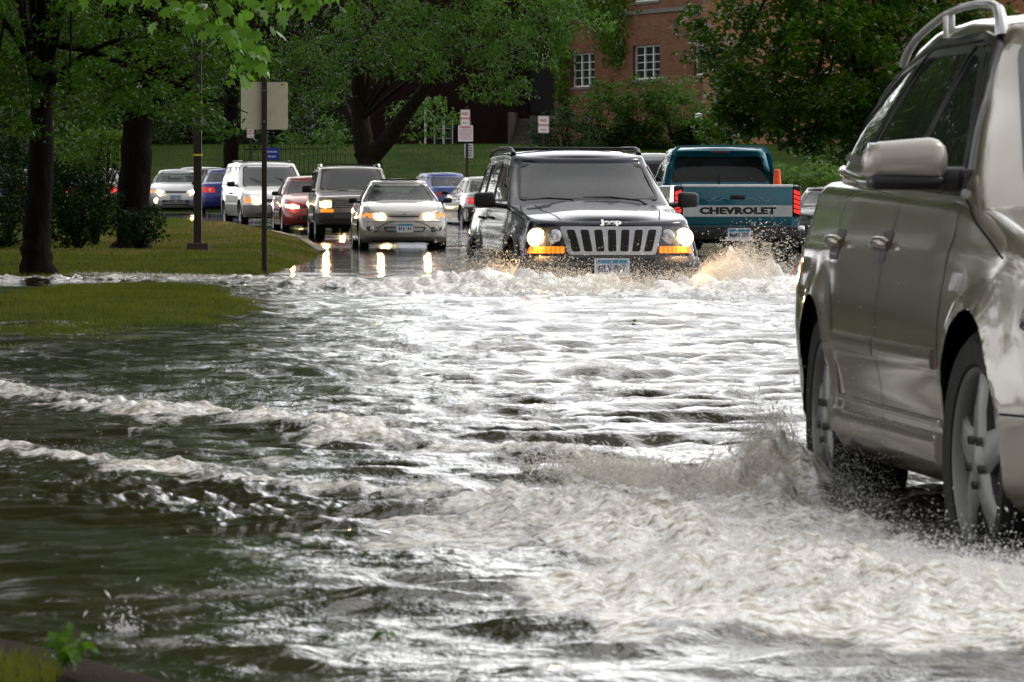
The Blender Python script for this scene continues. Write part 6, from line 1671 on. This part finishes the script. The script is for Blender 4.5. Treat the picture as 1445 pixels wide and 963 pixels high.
# bushes and shrubs in front of the brick building
BG_ = 'bushes in front of the brick building'
shrub('bush', 'dense rounded dark bush behind the right no parking sign', P(795, 192, 205), (1.4, 1.4, 1.05), 220, 30, .28, .09, T_OV, LEAF_B, BG_, 71, cat='bush')
for k, (px, py, rx, rz, lab, mt) in enumerate([(850, 165, 1.15, 1.6, 'tall loose shrub under the left triple window', LEAF_A), (905, 160, 1.1, 1.5, 'tall shrub under the middle triple window', LEAF_A), (955, 160, 1.1, 1.5, 'tall shrub left of the brick pier', LEAF_C), (885, 200, 1.4, .8, 'low green shrub just above the navy car roof', LEAF_B), (985, 195, 1.0, .8, 'low shrub under the path lamp', LEAF_B)]):
    shrub('bush', lab, P(px, py, 208), (rx, 1.2, rz), 170, 28, .32, .12, T_OV, mt, BG_, 72 + k, cat='bush')
for k, (px, py, rx, rz, lab) in enumerate([(165, 205, 2.6, 1.5, 'dark bush at the top of the lawn above the pale silver sedan'), (235, 208, 2.2, 1.3, 'dark bush at the top of the lawn right of the thick trunk'), (300, 205, 2.4, 1.5, 'dark bush at the top of the lawn behind the lamp post'), (365, 200, 2.4, 1.6, 'dark bush behind the cream sign back'), (440, 200, 2.2, 1.6, 'dark bush at the top of the lawn left of the spreading tree')]):
    shrub('bush', lab, P(px, py, 226), (rx, 1.5, rz), 150, 28, .45, .16, T_OV, LEAF_B, 'bushes at the top of the lawn', 150 + k, cat='bush')
# hedge
for k, (px, py, D, rx, rz, lab) in enumerate([(1095, 250, 150, .9, .38, 'clipped bright hedge behind the traffic cone'), (1150, 247, 149, .75, .42, 'clipped hedge at the right under the maple'), (1160, 256, 140, .5, .3, 'small bright yellow green shrub in front of the hedge')]):
    shrub('hedge', lab, P(px, py, D), (rx, .8, rz), 130, 34, .16, .06, T_OV, LEAF_D, 'hedges on the right', 80 + k, cat='hedge', gz=PZ(py, D) - rz)
# small weed on the near kerb
c0 = P(95, 940, 9.8); e = empty('weed', c0, 0, 'small weed growing on the muddy kerb at bottom left', 'plant')
mb = MB(); r = np.random.default_rng(5); tips = []
for (a, bb) in ((82, 905), (92, 897), (100, 898), (112, 902), (76, 918), (106, 912), (98, 920), (118, 908)):
    tp = P(a, bb, 9.8 + r.normal(0, .02)) - c0; mb.tube([Vector((r.normal(0, .008), r.normal(0, .01), 0)), tp*.5 + Vector((0, 0, .01)), tp], [.003, .002, .0012], 5); tips.append(tp)
mb.build('stem', pm('green_stem', (.06, .12, .02), .5), e)
cen = np.array([t[:] for t in tips]); idx = np.repeat(np.arange(len(cen)), 4)
leaves('foliage', cen[idx] + r.normal(0, .006, (len(idx), 3)), .030, T_OV, LEAF_D, e, .6, .5, r)
def near_grass(n):
    x = rng.uniform(PX(-80, 10), PX(75, 9.6), n); y = rng.uniform(9.0, 10.3, n); z = np.full(n, .03)
    kx = np.interp(y, KY, KX)
    ok = (x < kx - .15) & (fbm(x*8, y*8, 2, 3) > -.08); return x[ok], y[ok], z[ok]
blades('grass', 2600, near_grass, .012, .045, .0018, GRASS)
# floating leaves and a twig
mb = MB(); tw = P(650, 346, 113); mb.tube([(tw.x - .5, tw.y, .03), (tw.x, tw.y + .3, .05), (tw.x + .35, tw.y, .03)], [.02, .018, .008], 6)
o = mb.build('fallen_twig', pm('twig_wood', (.16, .12, .06), .8), None); tag(o, 'thin fallen twig lying on the wet road right of the silver sedan', 'twig')
r = np.random.default_rng(9)
for (px, py, sz, lab) in ((893, 462, .05, 'single green leaf floating in front of the navy car'), (545, 915, .035, 'green leaf floating near the bottom of the picture')):
    D = EYE*F/(py - YH); o = leaves('floating_leaf', np.array([[0, 0, 0.]]*3) + r.normal(0, sz*.3, (3, 3))*np.array([1, 1, 0]), sz, T_OV, LEAF_D, None, .1, 2, r); o.location = (PX(px, D), D, .03); tag(o, lab, 'leaf')
# ------------------------------------------------------------------ buildings
def brickmat(name, c1, c2, mortar, sc=1.0):
    m, nt, b = nodes(name); v = coords(nt); sp = N(nt, 'ShaderNodeSeparateXYZ'); L(nt, v, sp.inputs[0]); cb = N(nt, 'ShaderNodeCombineXYZ')
    L(nt, mth(nt, 'ADD', sp.outputs[0], sp.outputs[1]), cb.inputs[0]); L(nt, sp.outputs[2], cb.inputs[1])
    br = N(nt, 'ShaderNodeTexBrick'); L(nt, cb.outputs[0], br.inputs['Vector'])
    br.inputs['Color1'].default_value = (*c1, 1); br.inputs['Color2'].default_value = (*c2, 1); br.inputs['Mortar'].default_value = (*mortar, 1)
    br.inputs['Scale'].default_value = 1; br.inputs['Brick Width'].default_value = .22*sc; br.inputs['Row Height'].default_value = .075*sc; br.inputs['Mortar Size'].default_value = .008*sc; br.inputs['Bias'].default_value = -.2
    f = noise(nt, v, .8, 5, .6); L(nt, mixc(nt, ramp(nt, f, [(.35, 0), (.7, .45)]), br.outputs[0], tuple(x*.45 for x in c1)), b.inputs['Base Color'])
    b.inputs['Roughness'].default_value = .85; b.inputs['Specular IOR Level'].default_value = .12; bump(nt, b, br.outputs['Fac'], -.4, .01); return m
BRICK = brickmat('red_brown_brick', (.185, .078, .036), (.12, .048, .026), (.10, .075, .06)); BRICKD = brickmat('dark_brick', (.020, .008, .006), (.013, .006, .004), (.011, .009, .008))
BRICKO = brickmat('orange_lit_brick', (.34, .14, .055), (.26, .10, .04), (.25, .2, .15))  # orange light on the pier is put into the brick colour
STONE = pm('grey_stone', (.13, .12, .11), .8, bmp=.2); WFR = pm('white_window_frame', (.62, .63, .62), .5); DPANE = pm('dark_window_pane', (.02, .025, .03), .06, coat=1.0)
def wall(name, A, B, z0, z1, ops, mat, parent, thick=.35):
    "wall from A to B (x,y) with openings (u0,u1,za,zb); its front is to the left of A>B reversed (towards the viewer)"
    A = Vector(A); B = Vector(B); d = (B - A); Ln = d.length; d.normalize(); nrm = Vector((d.y, -d.x))  # towards -y for d=+x
    us = sorted({0, Ln, *[o[0] for o in ops], *[o[1] for o in ops]}); zs = sorted({z0, z1, *[o[2] for o in ops], *[o[3] for o in ops]})
    mb = MB()
    def pt(u, z, dep=0): q = A + d*u - nrm*dep; return (q.x, q.y, z)
    for i in range(len(us)-1):
        for j in range(len(zs)-1):
            uc, zc = (us[i]+us[i+1])/2, (zs[j]+zs[j+1])/2
            if any(o[0] < uc < o[1] and o[2] < zc < o[3] for o in ops): continue
            mb.add([pt(us[i], zs[j]), pt(us[i+1], zs[j]), pt(us[i+1], zs[j+1]), pt(us[i], zs[j+1])], [(0,1,2,3)])
    for (u0, u1, a, b_) in ops:
        mb.add([pt(u0, a), pt(u0, a, thick), pt(u0, b_, thick), pt(u0, b_)], [(0,1,2,3)]); mb.add([pt(u1, a), pt(u1, a, thick), pt(u1, b_, thick), pt(u1, b_)], [(0,3,2,1)])
        mb.add([pt(u0, a), pt(u1, a), pt(u1, a, thick), pt(u0, a, thick)], [(0,1,2,3)]); mb.add([pt(u0, b_), pt(u1, b_), pt(u1, b_, thick), pt(u0, b_, thick)], [(0,3,2,1)])
    mb.add([pt(0, z0, thick), pt(Ln, z0, thick), pt(Ln, z1, thick), pt(0, z1, thick)] if not ops else [pt(0, z0, 8), pt(Ln, z0, 8), pt(Ln, z1, 8), pt(0, z1, 8)], [(0,3,2,1)])
    mb.add([pt(0, z1), pt(Ln, z1), pt(Ln, z1, 8), pt(0, z1, 8)], [(0,1,2,3)]); mb.add([pt(0, z0), pt(0, z1), pt(0, z1, 8), pt(0, z0, 8)], [(0,1,2,3)]); mb.add([pt(Ln, z0), pt(Ln, z1), pt(Ln, z1, 8), pt(Ln, z0, 8)], [(0,3,2,1)])
    o = new_obj(name, mb.v, mb.f, mat, parent); return o, pt, A, d, nrm
def obox(mb, pt, u0, u1, a, b_, d0, d1):
    vs = [pt(u0, a, d0), pt(u1, a, d0), pt(u1, a, d1), pt(u0, a, d1), pt(u0, b_, d0), pt(u1, b_, d0), pt(u1, b_, d1), pt(u0, b_, d1)]
    mb.add(vs, [(0,3,2,1),(4,5,6,7),(0,1,5,4),(1,2,6,5),(2,3,7,6),(3,0,4,7)])
def window(pt, o, parent, npane=3, rows=4):
    u0, u1, a, b_ = o; mb = MB(); t = .07
    obox(mb, pt, u0, u0+t, a, b_, .12, .2); obox(mb, pt, u1-t, u1, a, b_, .12, .2); obox(mb, pt, u0+t, u1-t, a, a+t, .12, .2); obox(mb, pt, u0+t, u1-t, b_-t, b_, .12, .2)
    w = (u1-u0-2*t)/npane
    for k in range(1, npane): obox(mb, pt, u0+t+w*k-.05, u0+t+w*k+.05, a+t, b_-t, .12, .2)
    for k in range(npane):
        for j in range(1, rows): z = a+t+(b_-a-2*t)*j/rows; obox(mb, pt, u0+t+w*k+.05, u0+t+w*(k+1)-.05, z-.012, z+.012, .14, .18)
    f = mb.build('window', WFR, parent)
    mb = MB(); obox(mb, pt, u0+t, u1-t, a+t, b_-t, .165, .17); mb.build('pane', DPANE, f)
    mb = MB(); obox(mb, pt, u0-.05, u1+.05, a-.1, a-.003, -.04, .1); mb.build('sill', STONE, f)
    return f
# main brick building, its front seen at a slant
A = (PX(783, 236), 236.0); B = (PX(1010, 219), 219.0)
Ln = (Vector(B) - Vector(A)).length
def uof(px):
    "distance along the wall where the line of sight through px meets it"
    ax, ay = A; dx, dy = (B[0]-ax)/Ln, (B[1]-ay)/Ln; s = (px - 722.5)/F
    return (s*ay - ax)/(dx - s*dy)
def zof(px, py): u_ = uof(px); return PZ(py, A[1] + (B[1]-A[1])*u_/Ln)
ops = []
for (p0, p1, y0, y1) in ((806, 839, 123, 75), (893, 931, 112, 64), (979, 1006, 106, 55)):
    pm_ = (p0+p1)/2; ops.append((uof(p0), uof(p1), zof(pm_, y0), zof(pm_, y1)))
up1 = [(o[0], o[1], o[3] + 1.75, o[3] + 3.35) for o in ops]
e = empty('brick_building', (0, 0, 0), 0, 'red brown brick building with white triple windows behind the shrubs', 'building'); e.location = (A[0], A[1], 0); e.location = (0, 0, 0)
wl, pt, *_ = wall('wall', A, B, 1.5, 13, ops + up1, BRICK, e)
for o in ops + up1: window(pt, o, e)
mb = MB(); zc = ops[1][3] + 1.25; obox(mb, pt, 0, Ln, zc, zc + .16, -.06, -.002); obox(mb, pt, 0, Ln, 12.7, 13.1, -.15, -.002); mb.build('string_course', STONE, e)
for o in ops:
    mb = MB(); n = 12
    for k in range(n): u0 = o[0] - .1 + (o[1]-o[0]+.2)*k/n; obox(mb, pt, u0 + .006, u0 + (o[1]-o[0]+.2)/n - .006, o[3] + .003, o[3] + .22, -.012, .05)
    mb.build('lintel', BRICK, e)
# darker wing with entry to the left
A2 = (PX(380, 242), 242.0); B2 = (PX(784, 240), 240.0)
e2 = empty('dark_building', (0, 0, 0), 0, 'dark brick wing with a black entry and concrete steps behind the spreading tree', 'building')
zg = float(hgt(A2[0]+6, 236))
def z2(py): return PZ(py, 241)
L2 = (Vector(B2) - Vector(A2)).length
def u2(px): return (px - 380)/404*L2
op2 = [(u2(745), u2(782), z2(160), z2(75)), (u2(612), u2(640), z2(212), z2(165)), (u2(430), u2(452), z2(190), z2(150))]
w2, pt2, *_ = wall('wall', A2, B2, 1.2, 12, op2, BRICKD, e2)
for o in op2[1:]: window(pt2, o, e2, 2, 3)
mb = MB(); obox(mb, pt2, op2[0][0], op2[0][1], op2[0][2], op2[0][3], .30, .34); mb.build('door', pm('black_door', (.006, .006, .007), .4), e2)
mb = MB()
for k in range(7): obox(mb, pt2, u2(733), u2(758), z2(212) + k*.19, z2(212) + (k+1)*.19 - .01, -2.4 + k*.3, -.003)
obox(mb, pt2, u2(729), u2(733)-.01, z2(214), z2(160), -2.2, -.003); obox(mb, pt2, u2(758)+.01, u2(788), z2(214), z2(165), -2.0, -.003)
mb.build('steps', pm('weathered_concrete', (.11, .10, .09), .85, bmp=.3), e2)
mb = MB(); mb.tube([pt2(u2(607), z2(214), -1.0), pt2(u2(607), z2(150), -1.0)], .05, 8); mb.build('downpipe', WFR, e2)
# left far building behind the trees
e3 = empty('dark_building', (0, 0, 0), 0, 'dark brick building hidden behind the trees on the left', 'building')
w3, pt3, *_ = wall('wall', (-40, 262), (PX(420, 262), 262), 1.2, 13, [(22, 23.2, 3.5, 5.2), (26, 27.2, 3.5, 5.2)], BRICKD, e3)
window(pt3, (22, 23.2, 3.5, 5.2), e3, 2, 2); window(pt3, (26, 27.2, 3.5, 5.2), e3, 2, 2)
# right: pier and wing behind the maple, in the orange lit brick colour
e4 = empty('brick_building', (0, 0, 0), 0, 'brick wing in orange lit colour glimpsed behind the big maple', 'building')
w4, pt4, *_ = wall('wall', (PX(992, 214), 214), (PX(1012, 213.5), 213.5), 1.5, 9, [], BRICKO, e4, .5)
w5, pt5, *_ = wall('wall', (PX(1016, 232), 232), (PX(1500, 240), 240), 1.2, 14, [(3.2, 4.6, 3.2, 5.2), (7, 8.4, 3.2, 5.2)], BRICKO, e4)
window(pt5, (3.2, 4.6, 3.2, 5.2), e4, 2, 3); window(pt5, (7, 8.4, 3.2, 5.2), e4, 2, 3)
mb = MB(); obox(mb, pt4, .57, .95, 1.5, 6.5, .0, .5); mb.build('stone_pier', STONE, e4)
# ivy on the building corner
def ivy(label, spots, n, seed):
    r = np.random.default_rng(seed); e = empty('ivy', P(spots[0][0], spots[0][1], 234), 0, label, 'climbing plant', 'ivy on the brick building'); B0 = np.array(e.location[:]); out = []
    for (px, py, sx, sy) in spots:
        m = int(n*sx*sy/400)
        a = px + r.normal(0, sx*.5, m); bb = py + r.normal(0, sy*.5, m)
        dx, dy = (B[0]-A[0])/Ln, (B[1]-A[1])/Ln; s = (a - 722.5)/F; uu = (s*A[1] - A[0])/(dx - s*dy); uu = np.clip(uu, -.2, Ln)
        D = A[1] + (B[1]-A[1])*uu/Ln; x = A[0] + (B[0]-A[0])*uu/Ln; z = EYE - (bb - YH)/F*D
        dep = r.uniform(.03, .3, m); out.append(np.stack([x - .5*dep, D - dep, z], 1))
    p = np.concatenate(out) - B0
    mb = MB(); mb.tube([Vector(p[0]) + Vector((0, .15, 0)), Vector(p[0]) + Vector((.2, .15, -2)), Vector(p[0]) + Vector((0, .15, -3.4))], [.01, .02, .03], 6); mb.build('stem', BARK, e)
    leaves('foliage', p, .15, T_STAR, LEAF_E, e, 1.0, .2, r)
ivy('ivy curtain hanging down the left corner of the brick building', [(792, 30, 14, 60), (795, 90, 12, 60), (797, 140, 9, 40), (788, 10, 26, 40)], 420, 1)
ivy('ivy hanging between the two left windows of the brick building', [(862, 10, 30, 40), (862, 45, 22, 40), (872, 70, 12, 26), (835, 10, 30, 24)], 420, 2)
# iron fence
FE = pm('black_iron', (.006, .006, .006), .9, spec=.1)
e = empty('iron_fence', (PX(345, 198), 198, 0), 0, 'thin black iron fence on the lawn behind the champagne off-road car', 'fence')
rl = MB(); pk = MB(); x0 = PX(345, 198); 
for k in range(23):
    x = k*.16; z = float(hgt(x0 + x, 198)); pk = MB(); pk.tube([(x, 0, z), (x, 0, z + 1.15), (x, 0, z + 1.2)], [.008, .008, .003], 5); pk.build('picket', FE, e)
for zz in (.12, 1.0): rl = MB(); rl.tube([(k*.16, 0, float(hgt(x0 + k*.16, 198)) + zz) for k in range(0, 23, 3)], .014, 5); rl.build('rail', FE, e)
# ------------------------------------------------------------------ signs and posts
POST = pm('brown_steel_post', (.035, .025, .022), .5, .4); SIGNW = pm('white_sign', (.78, .76, .77), .45, var=.04); SRED = pm('sign_red', (.5, .02, .02), .5); SIGNB = pm('cream_sign_back', (.62, .575, .43), .6, var=.06); INK = pm('black_ink', (.015, .015, .015), .5)
def rsign(name, x, y, z0, z1, w, mat, parent, dy=0, t=.004, rad=.03):
    poly = roundpoly([(-w/2, z0), (w/2, z0), (w/2, z1), (-w/2, z1)], rad); n = len(poly)
    vs = [(x + a, y + dy - t/2, b) for a, b in poly] + [(x + a, y + dy + t/2, b) for a, b in poly]
    fs = [tuple(range(n)), tuple(range(2*n - 1, n - 1, -1))] + [(i, n+i, n+(i+1) % n, (i+1) % n) for i in range(n)]
    mb = MB(); mb.add(vs, fs); return mb.build(name, mat, parent)
def TM(x, y, z): return Matrix.Translation((x, y, z)) @ Matrix.Rotation(R(90), 4, 'X')
# big sign seen from behind
D = 70.0; bx = PX(373, D); z0 = float(hgt(bx, D))
e = empty('sign_post', (bx, D, z0), 0, 'brown post with a cream square sign seen from behind at the grass edge', 'sign', 'signs')
def rz(py, D=70.0): return PZ(py, D) - z0
mb = MB(); mb.box((-.032, -.025, -.1), (.032, .025, rz(110))); mb.build('post', POST, e)
sg = rsign('sign_back', 0, 0, rz(183), rz(116), .58, SIGNB, e, .034); 
for zz in (rz(128), rz(172)): mb = MB(); mb.lathe([(.001, -.012), (.014, -.012), (.016, 0)], 'y', (.0, -.026, zz), 10); mb.build('bolt', CHROME, sg)
mb = MB(); mb.box((.20, .026, rz(120.5)), (.245, .031, rz(117.5))); mb.build('sticker', pm('yellow_sticker', (.45, .38, .05), .5), sg)
sg.location = (0, 0, 0)
# lamp post on its concrete block
D = 87.0; bx = PX(279, D); z0 = float(hgt(bx, D))
e = empty('lamp_post', (bx, D, z0), 0, 'brown lamp post with a yellow band standing on a concrete block', 'lamp post')
mb = MB(); mb.box((-.062, -.062, .05), (.062, .062, 6.2), .006); mb.build('post', POST, e)
mb = MB(); mb.box((-.16, -.16, -.1), (.17, .17, .17), .015); mb.build('base', pm('brown_concrete', (.05, .038, .032), .8, bmp=.3), e, angle=40)
zz = PZ(219, D) - z0; mb = MB(); mb.box((-.066, -.066, zz - .014), (.066, .066, zz + .014)); mb.build('yellow_band', pm('yellow_tape', (.75, .62, .03), .5), e)
mb = MB(); zz = PZ(16, D) - z0; mb.box((-.12, -.35, zz - .10), (.14, -.05, zz + .10), .02); mb.tube([(0, 0, zz), (0, -.1, zz)], .03, 8); mb.build('lamp_housing', pm('grey_housing', (.3, .3, .32), .5), e, angle=40)
# no parking signs
def post_sign(label, px, D, pytop, parts, group='signs'):
    bx = PX(px, D); z0 = float(hgt(bx, D)); e = empty('sign_post', (bx, D, z0), 0, label, 'sign', group)
    mb = MB(); mb.box((-.035, -.0, -.1), (.035, .04, PZ(pytop, D) - z0)); mb.build('post', POST, e)
    for p in parts:
        cx, y0, y1, w, kind, dy = p; a, b_ = PZ(y1, D) - z0, PZ(y0, D) - z0; x = (cx - px)*D/F; W = w*D/F; h = b_ - a
        s = rsign('sign_plate', x, 0, a, b_, W, SIGNW, e, -.006 + dy)
        yf = -.0095 + dy
        if kind.startswith('no'):
            text_mesh('lettering', 'NO', h*.24, SRED, s, TM(x, yf, a + h*.74), .001, 1.0, .004)
            text_mesh('lettering', 'PARKING', h*.165, SRED, s, TM(x, yf, a + h*.46), .001, .95, .003)
            mb = MB(); hw = W*.28; zc = a + h*.19; sgn = -1 if kind == 'noL' else 1
            mb.box((x - hw*.8, yf - .001, zc - h*.02), (x + hw*.8, yf + .001, zc + h*.02)); mb.add([(x + sgn*hw, yf - .001, zc), (x + sgn*hw*.5, yf - .001, zc + h*.05), (x + sgn*hw*.5, yf - .001, zc - h*.05)], [(0, 1, 2)])
            if kind == 'noB': mb.add([(x - hw, yf - .001, zc), (x - hw*.5, yf - .001, zc + h*.05), (x - hw*.5, yf - .001, zc - h*.05)], [(0, 1, 2)])
            mb.build('arrow', SRED, s)
            bd = roundpoly([(-W*.46, a + h*.03), (W*.46, a + h*.03), (W*.46, b_ - h*.03), (-W*.46, b_ - h*.03)], .03); ib = shrink(bd, .008); n = len(bd)
            mb = MB(); mb.add([(x + q[0], yf, q[1]) for q in bd] + [(x + q[0], yf, q[1]) for q in ib], [(i, (i+1) % n, n + (i+1) % n, n + i) for i in range(n)]); mb.build('border', SRED, s)
        elif kind == 'text':
            text_mesh('lettering', 'PARKING', h*.19, SRED, s, TM(x, yf, b_ - h*.13), .001, .85, .003)
            mb = MB(); r = random.Random(4)
            for k in range(9):
                zc = b_ - h*(.27 + .073*k); u_ = -W*.4
                while u_ < W*.36:
                    wd = r.uniform(.04, .13)*W; mb.box((x + u_, yf - .001, zc - h*.014), (x + min(u_ + wd, W*.42), yf + .001, zc + h*.014)); u_ += wd + .03*W
            mb.build('small_print', SRED, s)
        elif kind == 'black':
            mb = MB(); r = random.Random(6)
            for k in range(5):
                zc = b_ - h*(.13 + .18*k); u_ = -W*.38
                while u_ < W*.34:
                    wd = r.uniform(.08, .22)*W; mb.box((x + u_, yf - .001, zc - h*.05), (x + min(u_ + wd, W*.4), yf + .001, zc + h*.05)); u_ += wd + .06*W
            mb.build('small_print', INK, s)
    return e
post_sign('left no parking sign post with three stacked plates', 659, 170, 150, [(656.5, 155, 178, 13.5, 'noL', 0), (657, 177, 200, 21, 'text', -.012), (661.5, 203, 223, 12.5, 'black', .06)])
post_sign('right no parking sign in front of the dense bush', 767, 172, 165, [(767, 164, 188, 15.5, 'noB', 0)])
post_sign('small distant no parking sign beside the cream sign back', 354, 186, 178, [(353.5, 182, 195, 10, 'noB', 0)])
# blue lawn sign
D = 186.0; bx = PX(384, D); z0 = float(hgt(bx, D))
e = empty('lawn_sign', (bx, D, z0), 0, 'small royal blue sign with pale lettering above the white minivan', 'sign')
za, zb = PZ(226, D) - z0, PZ(209, D) - z0
for s_ in (-1, 1): mb = MB(); mb.box((s_*.2 - .02, 0, -.1), (s_*.2 + .02, .04, za)); mb.build('leg', POST, e)
sg = rsign('sign_plate', 0, 0, za, zb, .47, pm('sign_blue', (.012, .03, .30), .4), e, -.008, .01, .01)
text_mesh('lettering', 'AVAILABLE', .072, SIGNW, sg, TM(.0, -.0145, za + (zb-za)*.68), .001, .95, .002)
text_mesh('lettering', '929-8275', .075, SIGNW, sg, TM(.0, -.0145, za + (zb-za)*.28), .001, .95, .002)
# path lamp with a white globe
D = 203.0; bx = PX(986, D); z0 = float(hgt(bx, D)); e = empty('path_lamp', (bx, D, z0), 0, 'short path lamp with a pale globe in front of the brick pier', 'lamp')
zt = PZ(172, D) - z0; mb = MB(); mb.tube([(0, 0, -.1), (0, 0, zt)], [.05, .035], 8); mb.build('post', FE, e); mb = MB(); mb.sphere((0, 0, zt + .14), .13, 16, 10, (1, 1, 1.15)); mb.lathe([(.001, zt + .32), (.15, zt + .27), (.14, zt + .25)], 'z', n=16); mb.build('globe', pm('frosted_globe', (.55, .55, .52), .3), e, angle=60)
# ------------------------------------------------------------------ drivers
SKIN = pm('skin', (.32, .17, .11), .55); HAIR = pm('dark_hair', (.02, .012, .008), .6); SHIRT = pm('dark_shirt', (.035, .035, .05), .85); SHIRTL = pm('pale_shirt', (.3, .3, .3), .85)
def driver(car, loc, wheel_c, label, shirt):
    """seated figure, local car axes: +x forward; loc = hip point; wheel_c = steering wheel centre"""
    M_ = Matrix.Translation(car.location) @ Matrix.Rotation(car.rotation_euler.z, 4, 'Z')
    root = empty('person', M_ @ Vector(loc), car.rotation_euler.z, label, 'person')
    wv = Vector(wheel_c) - Vector(loc)
    J = {'pel': ((0, 0, .08), .15), 'bel': ((-.03, 0, .22), .14), 'che': ((-.09, 0, .42), .155), 'nek': ((-.10, 0, .55), .07), 'nk2': ((-.09, 0, .60), .058), 'hd0': ((-.07, 0, .66), .075), 'hd1': ((-.07, 0, .72), .095), 'hd2': ((-.085, 0, .79), .092), 'hd3': ((-.085, 0, .835), .055)}
    E = [('pel', 'bel'), ('bel', 'che'), ('che', 'nek'), ('nek', 'nk2'), ('nk2', 'hd0'), ('hd0', 'hd1'), ('hd1', 'hd2'), ('hd2', 'hd3')]
    for s, n in ((1, 'l'), (-1, 'r')):
        h = wv + Vector((-.01, s*.16, .06))
        J['sh' + n] = ((-.09, s*.19, .49), .065); J['el' + n] = ((.10, s*.27, .28), .045); J['wr' + n] = (tuple(h + Vector((-.08, s*.015, -.03))), .028); J['pa' + n] = (tuple(h), .035)
        J['hp' + n] = ((.05, s*.10, .06), .095); J['kn' + n] = ((.46, s*.14, .14), .062); J['an' + n] = ((.72, s*.14, -.18), .042); J['ft' + n] = ((.86, s*.14, -.17), .035)
        E += [('che', 'sh' + n), ('sh' + n, 'el' + n), ('el' + n, 'wr' + n), ('wr' + n, 'pa' + n), ('pel', 'hp' + n), ('hp' + n, 'kn' + n), ('kn' + n, 'an' + n), ('an' + n, 'ft' + n)]
        for f in range(4):
            a = h + Vector((.03, s*.0, .03 - .02*f)); J[f'f{n}{f}a'] = (tuple(a + Vector((.0, 0, 0))), .011); J[f'f{n}{f}b'] = (tuple(a + Vector((.03, -s*.02, 0))), .010); J[f'f{n}{f}c'] = (tuple(a + Vector((.01, -s*.045, 0))), .009)
            E += [('pa' + n, f'f{n}{f}a'), (f'f{n}{f}a', f'f{n}{f}b'), (f'f{n}{f}b', f'f{n}{f}c')]
        J[f't{n}a'] = (tuple(h + Vector((-.03, -s*.03, .02))), .012); J[f't{n}b'] = (tuple(h + Vector((-.01, -s*.055, .03))), .010); E += [('pa' + n, f't{n}a'), (f't{n}a', f't{n}b')]
    keys = list(J); me = bpy.data.meshes.new('body'); me.from_pydata([J[k][0] for k in keys], [(keys.index(a), keys.index(b)) for a, b in E], [])
    o = bpy.data.objects.new('body', me); COL.objects.link(o); o.modifiers.new('s', 'SKIN')
    for i, k in enumerate(keys): me.skin_vertices[0].data[i].radius = (J[k][1], J[k][1]*(1.15 if k in ('che', 'bel', 'pel') else 1)); me.skin_vertices[0].data[i].use_root = (i == 0)
    sb = o.modifiers.new('u', 'SUBSURF'); sb.levels = 1; sb.render_levels = 1
    dg = bpy.context.evaluated_depsgraph_get(); dg.update(); m2 = bpy.data.meshes.new_from_object(o.evaluated_get(dg)); bpy.data.objects.remove(o)
    m2.name = 'body'; m2.materials.clear(); ob = link('body', m2, SKIN, root, True); m2.materials.append(shirt)
    for p in m2.polygons:
        c = p.center
        if c.z < .565 and (c - Vector(wv)).length > .30: p.material_index = 1
    mb = MB(); mb.sphere((-.105, 0, .775), .105, 16, 10, (1.02, .95, .98)); hv = MB()
    keep = [f for f in mb.f if sum(mb.v[i][0] for i in f)/len(f) < -.045 or sum(mb.v[i][2] for i in f)/len(f) > .835]
    hv.add(mb.v, keep); hv.build('hair', HAIR, root, smooth=True)
    mb = MB(); mb.tube([(.015, 0, .755), (.035, 0, .725), (.02, 0, .715)], [.010, .016, .010], 8)
    for s in (1, -1): mb.sphere((-.075, s*.088, .74), .022, 8, 6, (.7, .4, 1.3))
    mb.build('nose_and_ears', SKIN, root, smooth=True) if False else None
    mb2 = MB()
    for s in (1, -1): mb2.sphere((.008, s*.034, .755), .012, 8, 6)
    mb2.build('eye', INK, root, smooth=True)
    mb3 = MB(); mb3.tube([(.012, -.025, .69), (.02, 0, .688), (.012, .025, .69)], [.003, .006, .003], 6); mb3.build('mouth', pm('lips', (.25, .08, .07), .5), root)
    # nose and ears belong to the body mesh
    bm = bmesh.new(); bm.from_mesh(m2); t = bpy.data.meshes.new('t'); t.from_pydata(mb.v, [], mb.f); bm.from_mesh(t); bm.to_mesh(m2); bm.free(); bpy.data.meshes.remove(t); m2.shade_smooth()
    return root
driver(CAV, (-2.32, .36, .36), (-2.04, .36, .91), 'driver in a dark shirt holding the wheel of the silver sedan', SHIRT)
driver(JEEP, (-2.68, .36, .62), (-2.17, .36, 1.11), 'driver in a pale shirt behind the windscreen of the navy off-road car', SHIRTL)
